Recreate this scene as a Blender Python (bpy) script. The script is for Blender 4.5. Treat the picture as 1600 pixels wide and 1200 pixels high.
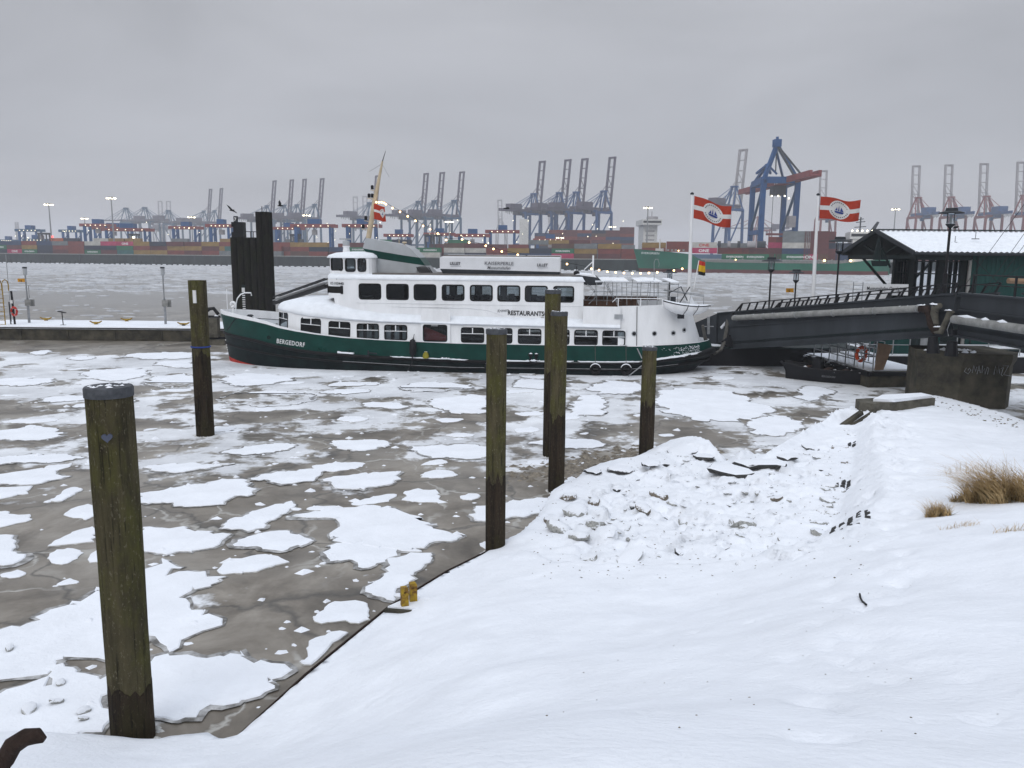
import bpy, bmesh, math, random
import numpy as np
from mathutils import Vector, Matrix, noise

random.seed(11)
rng = np.random.default_rng(5)
for o in list(bpy.data.objects):
    bpy.data.objects.remove(o)
sc = bpy.context.scene
col = sc.collection
R = math.radians

# ------------------------------------------------------------------ camera
F = 1250.0                                   # focal length in pixels of the 1600 px wide photograph
PITCH, ROLL = math.atan(201 / 1250), R(.5)
CAM = Vector((0, 0, 6.0))
fw = Vector((0, math.cos(PITCH), -math.sin(PITCH)))
_u = Vector((0, math.sin(PITCH), math.cos(PITCH)))
rt = Vector((1, 0, 0)) * math.cos(ROLL) + _u * math.sin(ROLL)
up = _u * math.cos(ROLL) - Vector((1, 0, 0)) * math.sin(ROLL)
cam = bpy.data.cameras.new('camera')
cam.sensor_width = 36
cam.lens = 36 * F / 1600
cam.clip_start = .05
cam.clip_end = 9000
camo = bpy.data.objects.new('camera', cam)
col.objects.link(camo)
camo.matrix_world = Matrix(((rt.x, up.x, -fw.x, CAM.x), (rt.y, up.y, -fw.y, CAM.y), (rt.z, up.z, -fw.z, CAM.z), (0, 0, 0, 1)))
sc.camera = camo

# ------------------------------------------------------------------ sky, sun, exposure
SUN_EL, SUN_AZ = R(42), R(205)
w = bpy.data.worlds.new('World')
sc.world = w
w.use_nodes = True
nt = w.node_tree
N = nt.nodes
N.clear()
def nd(tree, t, **kw):
    n = tree.nodes.new(t)
    for k, v in kw.items():
        setattr(n, k, v)
    return n
out = nd(nt, 'ShaderNodeOutputWorld')
bg = nd(nt, 'ShaderNodeBackground')
bg.inputs[1].default_value = .1
sky = nd(nt, 'ShaderNodeTexSky', sky_type='NISHITA')
sky.sun_disc = False
sky.sun_elevation = SUN_EL
sky.sun_rotation = SUN_AZ
tc = nd(nt, 'ShaderNodeTexCoord')
sep = nd(nt, 'ShaderNodeSeparateXYZ')
nt.links.new(tc.outputs['Generated'], sep.inputs[0])
ramp = nd(nt, 'ShaderNodeValToRGB')           # overcast: paler towards the zenith
e = ramp.color_ramp.elements
e[0].position = 0.0; e[0].color = (.39, .372, .395, 1)
e[1].position = 1.0; e[1].color = (.90, .985, 1.13, 1)
m_ = e.new(.10); m_.color = (.352, .355, .382, 1)
m_ = e.new(.30); m_.color = (.385, .390, .412, 1)
m_ = e.new(.44); m_.color = (.545, .548, .560, 1)
nt.links.new(sep.outputs[2], ramp.inputs[0])
mp = nd(nt, 'ShaderNodeMapping')
mp.inputs['Scale'].default_value = (1.1, 1.1, 3.6)
nt.links.new(tc.outputs['Generated'], mp.inputs[0])
cn = nd(nt, 'ShaderNodeTexNoise')
cn.inputs['Scale'].default_value = 1.9
cn.inputs['Detail'].default_value = 5
cn.inputs['Roughness'].default_value = .5
cn.inputs['Distortion'].default_value = .4
nt.links.new(mp.outputs[0], cn.inputs['Vector'])
cm = nd(nt, 'ShaderNodeMapRange')
cm.inputs['From Min'].default_value = .32
cm.inputs['From Max'].default_value = .70
cm.inputs['To Min'].default_value = 8.7
cm.inputs['To Max'].default_value = 11.5
nt.links.new(cn.outputs[0], cm.inputs[0])
vm = nd(nt, 'ShaderNodeVectorMath', operation='SCALE')
nt.links.new(ramp.outputs[0], vm.inputs[0])
nt.links.new(cm.outputs[0], vm.inputs['Scale'])
mx = nd(nt, 'ShaderNodeMix', data_type='RGBA')
mx.inputs[0].default_value = .94
nt.links.new(sky.outputs[0], mx.inputs[6])
nt.links.new(vm.outputs[0], mx.inputs[7])
nt.links.new(mx.outputs[2], bg.inputs[0])
nt.links.new(bg.outputs[0], out.inputs[0])

sl = bpy.data.lights.new('sun', 'SUN')
sl.energy = .75
sl.angle = R(40)
sl.color = (1, .97, .93)
so = bpy.data.objects.new('sun', sl)
col.objects.link(so)
so.rotation_euler = (math.pi / 2 - SUN_EL, 0, math.pi - SUN_AZ)
so['kind'] = 'helper'
sc.view_settings.view_transform = 'Standard'
sc.view_settings.look = 'None'
sc.view_settings.exposure = .30
sc.view_settings.gamma = 1
sc.view_settings.use_curve_mapping = False
sc.render.engine = 'CYCLES'
cy = sc.cycles
cy.max_bounces = 6; cy.diffuse_bounces = 2; cy.glossy_bounces = 2; cy.transmission_bounces = 4
cy.transparent_max_bounces = 10; cy.volume_bounces = 1
cy.use_denoising = True
try:
    cy.denoiser = 'OPENIMAGEDENOISE'
except Exception:
    pass

# ------------------------------------------------------------------ survey helpers (photo pixel -> place in the world)
def ray(px, py):
    return fw + rt * ((px - 800) / F) - up * ((py - 600) / F)
def W(px, py, z=0.0):                          # the point at height z
    d = ray(px, py)
    return CAM + d * ((z - CAM.z) / d.z)
def D(px, py, Y):                              # the point at distance Y
    d = ray(px, py)
    return CAM + d * (Y / d.y)
def xat(px, Y, z=3.0):                         # x of a vertical line seen at column px, distance Y
    py = 400
    for _ in range(4):
        p = D(px, py, Y)
        py += (p.z - z) / Y * F
    return D(px, py, Y).x

# ------------------------------------------------------------------ materials
def mat(name, c, rough=.6, metal=0.0, var=.12, scale=4.0, bump=0.0, bscale=30.0, c2=None, stretch=None, emis=None, spec=None, thr=None):
    m = bpy.data.materials.new(name)
    m.use_nodes = True
    t = m.node_tree
    b = t.nodes['Principled BSDF']
    b.inputs['Roughness'].default_value = rough
    b.inputs['Metallic'].default_value = metal
    b.inputs['Specular IOR Level'].default_value = .16 if spec is None else spec
    tcn = nd(t, 'ShaderNodeTexCoord')
    vec = tcn.outputs['Object']
    if stretch:
        mpn = nd(t, 'ShaderNodeMapping')
        mpn.inputs['Scale'].default_value = stretch
        t.links.new(vec, mpn.inputs[0])
        vec = mpn.outputs[0]
    if var > 0 or c2:
        n = nd(t, 'ShaderNodeTexNoise')
        n.inputs['Scale'].default_value = scale
        n.inputs['Detail'].default_value = 6
        n.inputs['Roughness'].default_value = .6
        t.links.new(vec, n.inputs['Vector'])
        r = nd(t, 'ShaderNodeValToRGB')
        a = [max(0, x * (1 - var)) for x in c]
        bb = c2 if c2 else [min(1, x * (1 + var)) for x in c]
        lo, hi = thr if thr else (.34, .68)
        r.color_ramp.elements[0].position = lo
        r.color_ramp.elements[0].color = (*a, 1)
        r.color_ramp.elements[1].position = hi
        r.color_ramp.elements[1].color = (*bb, 1)
        t.links.new(n.outputs[0], r.inputs[0])
        t.links.new(r.outputs[0], b.inputs['Base Color'])
    else:
        b.inputs['Base Color'].default_value = (*c, 1)
    if bump > 0:
        n2 = nd(t, 'ShaderNodeTexNoise')
        n2.inputs['Scale'].default_value = bscale
        n2.inputs['Detail'].default_value = 5
        t.links.new(vec, n2.inputs['Vector'])
        bn = nd(t, 'ShaderNodeBump')
        bn.inputs['Strength'].default_value = bump
        bn.inputs['Distance'].default_value = .05
        t.links.new(n2.outputs[0], bn.inputs['Height'])
        t.links.new(bn.outputs[0], b.inputs['Normal'])
    if emis:
        b.inputs['Emission Color'].default_value = (*emis[0], 1)
        b.inputs['Emission Strength'].default_value = emis[1]
    return m

M = {}
M['snow'] = mat('snow', (.83, .855, .90), .85, var=.05, scale=1.1, bump=.30, bscale=16, spec=.2)
_t = M['snow'].node_tree; _b = _t.nodes['Principled BSDF']
_tc = nd(_t, 'ShaderNodeTexCoord'); _n = nd(_t, 'ShaderNodeTexNoise'); _n.inputs['Scale'].default_value = 2.3; _n.inputs['Detail'].default_value = 9; _n.inputs['Roughness'].default_value = .68
_t.links.new(_tc.outputs['Object'], _n.inputs['Vector'])
_bn = nd(_t, 'ShaderNodeBump'); _bn.inputs['Strength'].default_value = .35; _bn.inputs['Distance'].default_value = .10
_t.links.new(_n.outputs[0], _bn.inputs['Height']); _t.links.new(_b.inputs['Normal'].links[0].from_socket, _bn.inputs['Normal']); _t.links.new(_bn.outputs[0], _b.inputs['Normal'])
M['roofsnow'] = mat('roof snow', (.80, .83, .87), .8, var=.06, scale=2.5, bump=.15, bscale=9, spec=.2)
def capped(name, c, lo, hi, var):
    """broken ice or stone with snow lying on whatever faces up"""
    m = mat(name, c, .7, var=var, scale=7, bump=.4, bscale=20)
    t = m.node_tree; L = t.links.new; b = t.nodes['Principled BSDF']
    src = b.inputs['Base Color'].links[0].from_socket
    g = nd(t, 'ShaderNodeNewGeometry'); sp = nd(t, 'ShaderNodeSeparateXYZ'); L(g.outputs['Normal'], sp.inputs[0])
    tcn = nd(t, 'ShaderNodeTexCoord'); n = nd(t, 'ShaderNodeTexNoise'); n.inputs['Scale'].default_value = 5; n.inputs['Detail'].default_value = 5
    L(tcn.outputs['Object'], n.inputs['Vector'])
    a = nd(t, 'ShaderNodeMath', operation='ADD'); L(sp.outputs[2], a.inputs[0]); L(n.outputs[0], a.inputs[1])
    r = nd(t, 'ShaderNodeMapRange'); r.inputs['From Min'].default_value = lo + .5; r.inputs['From Max'].default_value = hi + .5; L(a.outputs[0], r.inputs[0])
    x = nd(t, 'ShaderNodeMix', data_type='RGBA'); L(r.outputs[0], x.inputs[0]); L(src, x.inputs[6]); x.inputs[7].default_value = (.83, .855, .90, 1)
    L(x.outputs[2], b.inputs['Base Color'])
    return m
M['rimslush'] = mat('frozen slush', (.26, .25, .235), .6, var=.5, scale=4, bump=.3, bscale=20, c2=(.52, .52, .52), thr=(.38, .66))
M['slush'] = mat('grey brash ice', (.50, .515, .54), .8, var=.25, scale=.3)
M['dirtyice'] = mat('dirty ice', (.58, .58, .56), .6, var=.35, scale=7, bump=.4, bscale=20)
M['brownice'] = mat('brown ice', (.20, .175, .14), .45, var=.5, scale=6, bump=.4, bscale=20)
M['pile'] = mat('algae wood', (.036, .031, .020), .9, var=.6, scale=11, bump=1.0, bscale=20, c2=(.098, .088, .046), stretch=(1, 1, .14))
M['piledark'] = mat('wet wood', (.016, .013, .011), .75, var=.5, scale=12, bump=1.0, bscale=20, c2=(.058, .042, .029), stretch=(1, 1, .14))
M['pilecap'] = mat('zinc pile cap', (.070, .075, .084), .6, .2, var=.25, scale=12, bump=.15)
def pile_material(name, c0, c1, moss, lichen):
    m = bpy.data.materials.new(name); m.use_nodes = True
    t = m.node_tree; L = t.links.new; b = t.nodes['Principled BSDF']
    tcn = nd(t, 'ShaderNodeTexCoord')
    def tx(scale, st, det=7, rough=.65):
        mpn = nd(t, 'ShaderNodeMapping'); mpn.inputs['Scale'].default_value = (1, 1, st); L(tcn.outputs['Object'], mpn.inputs[0])
        n = nd(t, 'ShaderNodeTexNoise'); n.inputs['Scale'].default_value = scale; n.inputs['Detail'].default_value = det; n.inputs['Roughness'].default_value = rough
        L(mpn.outputs[0], n.inputs['Vector']); return n.outputs[0]
    def rp(v, p0, a, p1, c):
        r = nd(t, 'ShaderNodeValToRGB'); e = r.color_ramp.elements
        e[0].position = p0; e[0].color = (*a, 1); e[1].position = p1; e[1].color = (*c, 1); L(v, r.inputs[0]); return r.outputs[0]
    def mixc(f, a, c):
        n = nd(t, 'ShaderNodeMix', data_type='RGBA'); L(f, n.inputs[0]); L(a, n.inputs[6]); n.inputs[7].default_value = (*c, 1); return n.outputs[2]
    grain = tx(26, .05); streak = tx(6, .12); patch = tx(2.2, .45, 5); fleck = tx(34, .45, 6, .75); pit = tx(60, .3, 4)
    col_ = rp(streak, .32, c0, .70, c1)
    col_ = mixc(rp(patch, .46, (0, 0, 0), .62, (.8, .8, .8)), col_, moss)
    col_ = mixc(rp(grain, .56, (0, 0, 0), .66, (.75, .75, .75)), col_, tuple(x * .35 for x in c0))
    col_ = mixc(rp(fleck, .57, (0, 0, 0), .64, (.7, .7, .7)), col_, lichen)
    L(col_, b.inputs['Base Color'])
    b.inputs['Roughness'].default_value = .92; b.inputs['Specular IOR Level'].default_value = .12
    ad = nd(t, 'ShaderNodeMath', operation='ADD'); L(grain, ad.inputs[0]); L(pit, ad.inputs[1])
    ad2 = nd(t, 'ShaderNodeMath', operation='ADD'); L(ad.outputs[0], ad2.inputs[0]); L(fleck, ad2.inputs[1])
    bn = nd(t, 'ShaderNodeBump'); bn.inputs['Strength'].default_value = 1.0; bn.inputs['Distance'].default_value = .03
    L(ad2.outputs[0], bn.inputs['Height']); L(bn.outputs[0], b.inputs['Normal'])
    return m
M['pile'] = pile_material('algae covered timber', (.034, .029, .017), (.115, .098, .054), (.098, .095, .028), (.20, .18, .12))
M['piledark'] = pile_material('wet timber', (.012, .010, .008), (.056, .040, .026), (.036, .031, .014), (.09, .075, .05))
M['tarwood'] = pile_material('tarred timber', (.008, .008, .008), (.024, .021, .018), (.018, .020, .011), (.05, .045, .036))
M['heart'] = mat('blue grey plaque', (.075, .085, .12), .5, var=.15)
M['green'] = mat('hull green', (.002, .040, .031), .42, var=.2, scale=1.2)
M['hullblack'] = mat('hull black', (.003, .007, .009), .5, var=.4, scale=2, c2=(.007, .016, .016), spec=.12)
M['boot'] = mat('red boot topping', (.42, .035, .022), .6, var=.3)
M['white'] = mat('white paint', (.79, .80, .815), .45, var=.07, scale=2.4, stretch=(1, 1, .22), thr=(.25, .60))
M['cream'] = mat('cream paint', (.50, .42, .30), .5, var=.1)
M['shipgrey'] = mat('ship grey', (.40, .42, .44), .5, var=.08, scale=1.5)
M['darkgrey'] = mat('dark grey steel', (.030, .034, .040), .55, var=.2, scale=1.0)
M['bridge'] = mat('bridge steel', (.036, .041, .047), .5, var=.25, scale=.6, stretch=(1, 1, .3))
M['black'] = mat('black rubber', (.010, .010, .011), .6, var=.2)
M['blacksteel'] = mat('black steel', (.016, .016, .018), .5, var=.2)
M['brownwood'] = mat('brown wood', (.10, .05, .03), .5, var=.3, stretch=(1, 1, .3))
M['deckbrown'] = mat('roof felt edge', (.16, .15, .14), .8, var=.2)
M['galv'] = mat('galvanised steel', (.28, .29, .30), .5, .3, var=.2)
M['pipe'] = mat('pipe lagging', (.24, .24, .23), .7, var=.25, scale=3, bump=.3, bscale=8)
M['yellow'] = mat('yellow paint', (.46, .30, .03), .55, var=.25, scale=11, c2=(.14, .07, .02), thr=(.45, .62))
M['rust'] = mat('rusty steel', (.026, .016, .012), .8, var=.4, scale=9, bump=.4)
M['concrete'] = mat('weathered concrete', (.10, .093, .075), .9, var=.45, scale=2.2, bump=.5, bscale=12)
M['concdark'] = mat('wet concrete', (.055, .052, .042), .85, var=.5, scale=1.3, bump=.5, bscale=9, c2=(.095, .085, .062))
M['red'] = mat('red paint', (.45, .04, .03), .5, var=.1)
M['orange'] = mat('lifebuoy orange', (.62, .09, .03), .5, var=.1)
M['flagred'] = mat('flag red', (.36, .042, .022), .8, var=.08)
M['flagwhite'] = mat('flag white', (.62, .62, .62), .8, var=.05)
M['flagblue'] = mat('flag blue', (.03, .06, .25), .8, var=.05)
M['gold'] = mat('flag gold', (.60, .38, .02), .8, var=.05)
M['awning'] = mat('awning cloth', (.66, .67, .69), .8, var=.05, scale=1.5)
M['ink'] = mat('black lettering', (.012, .012, .014), .5, var=0)
M['greyink'] = mat('grey lettering', (.14, .14, .15), .6, var=0)
M['letter'] = mat('white lettering', (.74, .75, .75), .5, var=0)
M['bgreen'] = mat('green boarding', (.010, .050, .045), .6, var=.2, scale=2, stretch=(4, 4, .3))
M['bdark'] = mat('dark green trim', (.016, .026, .027), .6, var=.2)
M['curtain'] = mat('cream curtain', (.40, .36, .33), .9, var=.2, stretch=(6, 6, .4))
M['inside'] = mat('dark interior', (.020, .018, .017), .9, var=.3)
M['card'] = mat('plywood board', (.26, .17, .11), .8, var=.12)
M['straw'] = mat('dry straw', (.44, .28, .11), .9, var=.45, scale=9, c2=(.66, .48, .25))
M['strawdark'] = mat('matted dead grass', (.11, .085, .04), .9, var=.5, scale=12)
M['basalt'] = mat('basalt sett', (.060, .060, .060), .85, var=.4, scale=3, bump=.5)
M['rope'] = mat('rope', (.10, .095, .085), .9, var=.3)
M['crblue'] = mat('crane blue', (.008, .070, .215), .6, var=.2, scale=.2)
M['crred'] = mat('crane red', (.22, .048, .046), .6, var=.15, scale=.2)
M['crboom'] = mat('crane boom grey', (.098, .085, .118), .6, var=.15, scale=.2)
M['crteal'] = mat('crane frame teal', (.020, .085, .17), .6, var=.15, scale=.2)
M['crgrey'] = mat('crane light grey', (.30, .285, .295), .6, var=.2, scale=.3)
M['quay'] = mat('quay wall concrete', (.022, .030, .029), .85, var=.45, scale=.35, stretch=(1, 1, .3))
M['yard'] = mat('terminal paving', (.20, .20, .20), .9, var=.25, scale=.05)
M['shipgreen'] = mat('container ship green', (.006, .115, .070), .5, var=.2, scale=.15)
M['shipboot'] = mat('container ship boot', (.11, .03, .03), .6, var=.25, scale=.2)
M['shipwhite'] = mat('superstructure white', (.62, .62, .60), .5, var=.08, scale=.2)
M['lamp'] = mat('warm bulb', (1, .8, .5), .4, var=0, emis=((1, .62, .25), 5.0))
M['flood'] = mat('floodlight', (1, .95, .8), .4, var=0, emis=((1, .90, .62), 4.5))
M['floodweak'] = mat('small gantry lamp', (1, .95, .8), .4, var=0, emis=((1, .86, .6), 2.5))
M['redlamp'] = mat('red signal lamp', (1, .1, .1), .4, var=0, emis=((1, .06, .05), 4.0))
M['bird'] = mat('bird plumage', (.012, .012, .013), .8, var=.2)
M['amber'] = mat('amber sign', (.55, .26, .02), .6, var=.1)
M['fadedred'] = mat('red roof lining', (.22, .03, .03), .6, var=.1)
M['olive'] = mat('olive buoy', (.27, .24, .03), .6, var=.2)
M['stake'] = mat('white gauge', (.7, .7, .7), .6, var=.1)

def glass(name, tint, tr, rough=.03):
    m = bpy.data.materials.new(name)
    m.use_nodes = True
    t = m.node_tree
    t.nodes.clear()
    o = nd(t, 'ShaderNodeOutputMaterial')
    a = nd(t, 'ShaderNodeBsdfTransparent'); a.inputs[0].default_value = (*tr, 1)
    g = nd(t, 'ShaderNodeBsdfGlossy'); g.inputs['Roughness'].default_value = rough
    g.inputs[0].default_value = (*tint, 1)
    f = nd(t, 'ShaderNodeFresnel'); f.inputs[0].default_value = 1.45
    x = nd(t, 'ShaderNodeMixShader')
    t.links.new(f.outputs[0], x.inputs[0]); t.links.new(a.outputs[0], x.inputs[1]); t.links.new(g.outputs[0], x.inputs[2])
    t.links.new(x.outputs[0], o.inputs[0])
    return m
M['glass'] = glass('window glass', (.9, .95, 1), (.55, .60, .62))
M['lampglass'] = glass('lamp glass', (.9, .95, 1), (.8, .83, .85))

# ------------------------------------------------------------------ mesh helpers
class MB:
    def __init__(s):
        s.v = []; s.f = []; s.m = []; s.cur = 0
    def add(s, vs, fs):
        n = len(s.v)
        s.v += [tuple(x) for x in vs]
        for f in fs:
            s.f.append(tuple(i + n for i in f)); s.m.append(s.cur)
        return s
    def box(s, x0, x1, y0, y1, z0, z1):
        return s.add([(x0, y0, z0), (x1, y0, z0), (x1, y1, z0), (x0, y1, z0), (x0, y0, z1), (x1, y0, z1), (x1, y1, z1), (x0, y1, z1)],
                     [(0, 3, 2, 1), (4, 5, 6, 7), (0, 1, 5, 4), (1, 2, 6, 5), (2, 3, 7, 6), (3, 0, 4, 7)])
    def beam(s, p, q, wd, ht=None, upv=(0, 0, 1)):
        p, q = Vector(p), Vector(q)
        ht = wd if ht is None else ht
        d = (q - p).normalized()
        u = Vector(upv)
        if abs(d.dot(u)) > .98:
            u = Vector((0, 1, 0))
        sd = d.cross(u).normalized() * wd / 2
        u = sd.cross(d).normalized() * ht / 2
        vs = [p - sd - u, p + sd - u, p + sd + u, p - sd + u, q - sd - u, q + sd - u, q + sd + u, q - sd + u]
        return s.add(vs, [(0, 3, 2, 1), (4, 5, 6, 7), (0, 1, 5, 4), (1, 2, 6, 5), (2, 3, 7, 6), (3, 0, 4, 7)])
    def tube(s, pts, r, n=8, caps=True, closed=False):
        pts = [Vector(p) for p in pts]
        k = len(pts)
        rs = r if isinstance(r, (list, tuple)) else [r] * k
        rings = []
        ref = Vector((0, 0, 1))
        for i, p in enumerate(pts):
            if closed:
                d = pts[(i + 1) % k] - pts[i - 1]
            else:
                d = pts[min(i + 1, k - 1)] - pts[max(i - 1, 0)]
            d.normalize()
            rf = ref if abs(d.dot(ref)) < .95 else Vector((0, 1, 0))
            a = d.cross(rf).normalized(); b = a.cross(d).normalized()
            rings.append([p + (a * math.cos(2 * math.pi * j / n) + b * math.sin(2 * math.pi * j / n)) * rs[i] for j in range(n)])
        return s.loft(rings, caps=caps and not closed, wrap=closed)
    def loft(s, rings, closed=True, caps=True, wrap=False):
        n = len(rings[0]); k = len(rings)
        vs = [p for r in rings for p in r]
        fs = []
        for i in range(k if wrap else k - 1):
            i2 = (i + 1) % k
            for j in range(n if closed else n - 1):
                j2 = (j + 1) % n
                fs.append((i * n + j, i * n + j2, i2 * n + j2, i2 * n + j))
        if caps:
            fs.append(tuple(range(n))[::-1]); fs.append(tuple((k - 1) * n + j for j in range(n)))
        return s.add(vs, fs)
    def prism(s, pts, off):
        off = Vector(off)
        a = [Vector(p) for p in pts]; n = len(a)
        fs = [tuple(range(n))[::-1], tuple(range(n, 2 * n))] + [(i, (i + 1) % n, n + (i + 1) % n, n + i) for i in range(n)]
        return s.add(a + [p + off for p in a], fs)
    def lathe(s, prof, c=(0, 0, 0), n=16):
        c = Vector(c)
        return s.loft([[c + Vector((r * math.cos(2 * math.pi * j / n), r * math.sin(2 * math.pi * j / n), z)) for j in range(n)] for r, z in prof])
    def ball(s, c, r, n=8, m=5):
        return s.lathe([(max(.001, r * math.sin(math.pi * i / m)), -r * math.cos(math.pi * i / m)) for i in range(m + 1)], c, n)
    def torus(s, c, R0, r0, ax, n=18, m=6):
        c = Vector(c); ax = Vector(ax).normalized()
        a = ax.orthogonal().normalized(); b = ax.cross(a)
        return s.tube([c + (a * math.cos(2 * math.pi * i / n) + b * math.sin(2 * math.pi * i / n)) * R0 for i in range(n)], r0, m, closed=True)
    def islands(s):
        par = list(range(len(s.v)))
        def fd(i):
            while par[i] != i:
                par[i] = par[par[i]]; i = par[i]
            return i
        for f in s.f:
            for i in f[1:]: par[fd(i)] = fd(f[0])
        res = {}
        for f, m in zip(s.f, s.m):
            b = res.setdefault(fd(f[0]), (MB(), {}))
            g = []
            for i in f:
                if i not in b[1]: b[1][i] = len(b[0].v); b[0].v.append(s.v[i])
                g.append(b[1][i])
            b[0].f.append(tuple(g)); b[0].m.append(m)
        return [b[0] for b in res.values()]
    def build_each(s, name, mats, parent=None, smooth=False):
        for b in s.islands(): b.build(name, mats, parent, smooth)
    def mesh(s, name, mats, smooth=False):
        me = bpy.data.meshes.new(name)
        me.from_pydata(s.v, [], s.f)
        for m in (mats if isinstance(mats, (list, tuple)) else [mats]):
            me.materials.append(M[m] if isinstance(m, str) else m)
        if any(s.m):
            me.polygons.foreach_set('material_index', s.m)
        bm = bmesh.new(); bm.from_mesh(me)
        bmesh.ops.recalc_face_normals(bm, faces=bm.faces)
        bm.to_mesh(me); bm.free()
        if smooth:
            me.polygons.foreach_set('use_smooth', [True] * len(me.polygons))
            try:
                me.set_sharp_from_angle(angle=R(smooth if smooth > 1 else 40))
            except Exception:
                pass
        return me
    def build(s, name, mats, parent=None, smooth=False, loc=None):
        return link(name, s.mesh(name, mats, smooth), parent, loc)
def link(name, me, parent=None, loc=None):
    o = bpy.data.objects.new(name, me)
    col.objects.link(o)
    if parent is not None:
        o.parent = parent
    if loc is not None:
        o.location = loc
    return o
def tag(o, label=None, cat=None, group=None, kind=None):
    if label: o['label'] = label
    if cat: o['category'] = cat
    if group: o['group'] = group
    if kind: o['kind'] = kind
    return o
def thing(name, label, cat, loc=(0, 0, 0), rz=0.0, group=None):
    o = bpy.data.objects.new(name, None)
    col.objects.link(o)
    o.location = loc
    o.rotation_euler = (0, 0, rz)
    return tag(o, label, cat, group)
def kids(o):
    return list(o.children)
def copy_tree(o, parent=None):
    c = o.copy()
    col.objects.link(c)
    if parent is not None:
        c.parent = parent
    for ch in kids(o):
        copy_tree(ch, c)
    return c
def recenter(o):                                # move a mesh's origin to its own base
    me = o.data
    co = np.empty(len(me.vertices) * 3); me.vertices.foreach_get('co', co); co = co.reshape(-1, 3)
    c = np.array([(co[:, 0].min() + co[:, 0].max()) / 2, (co[:, 1].min() + co[:, 1].max()) / 2, co[:, 2].min()])
    me.vertices.foreach_set('co', (co - c).ravel())
    o.location = Vector(o.location) + Vector(c)
    me.update()
    return o
def text(name, body, size, parent, o, xdir, zdir, m, ext=.004, bold=0.0, align='LEFT', shear=0.0, sx=1.0, sp=1.0):
    cu = bpy.data.curves.new(name, 'FONT')
    cu.body = body; cu.size = size; cu.extrude = ext; cu.offset = bold * size; cu.shear = shear
    cu.align_x = align; cu.space_character = sp; cu.resolution_u = 3
    tmp = bpy.data.objects.new('tmp', cu)
    col.objects.link(tmp)
    bpy.context.view_layer.update()
    me = bpy.data.meshes.new_from_object(tmp.evaluated_get(bpy.context.evaluated_depsgraph_get()))
    bpy.data.objects.remove(tmp)
    me.materials.clear(); me.materials.append(M[m])
    ob = link(name, me, parent)
    x, z = Vector(xdir).normalized(), Vector(zdir).normalized()
    z = (z - x * x.dot(z)).normalized()
    n = x.cross(z)
    o = Vector(o)
    ob.matrix_local = Matrix(((x.x * sx, z.x, n.x, o.x), (x.y * sx, z.y, n.y, o.y), (x.z * sx, z.z, n.z, o.z), (0, 0, 0, 1)))
    return ob
def itp(tab, s):
    return float(np.interp(s, [t[0] for t in tab], [t[1] for t in tab]))

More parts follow.
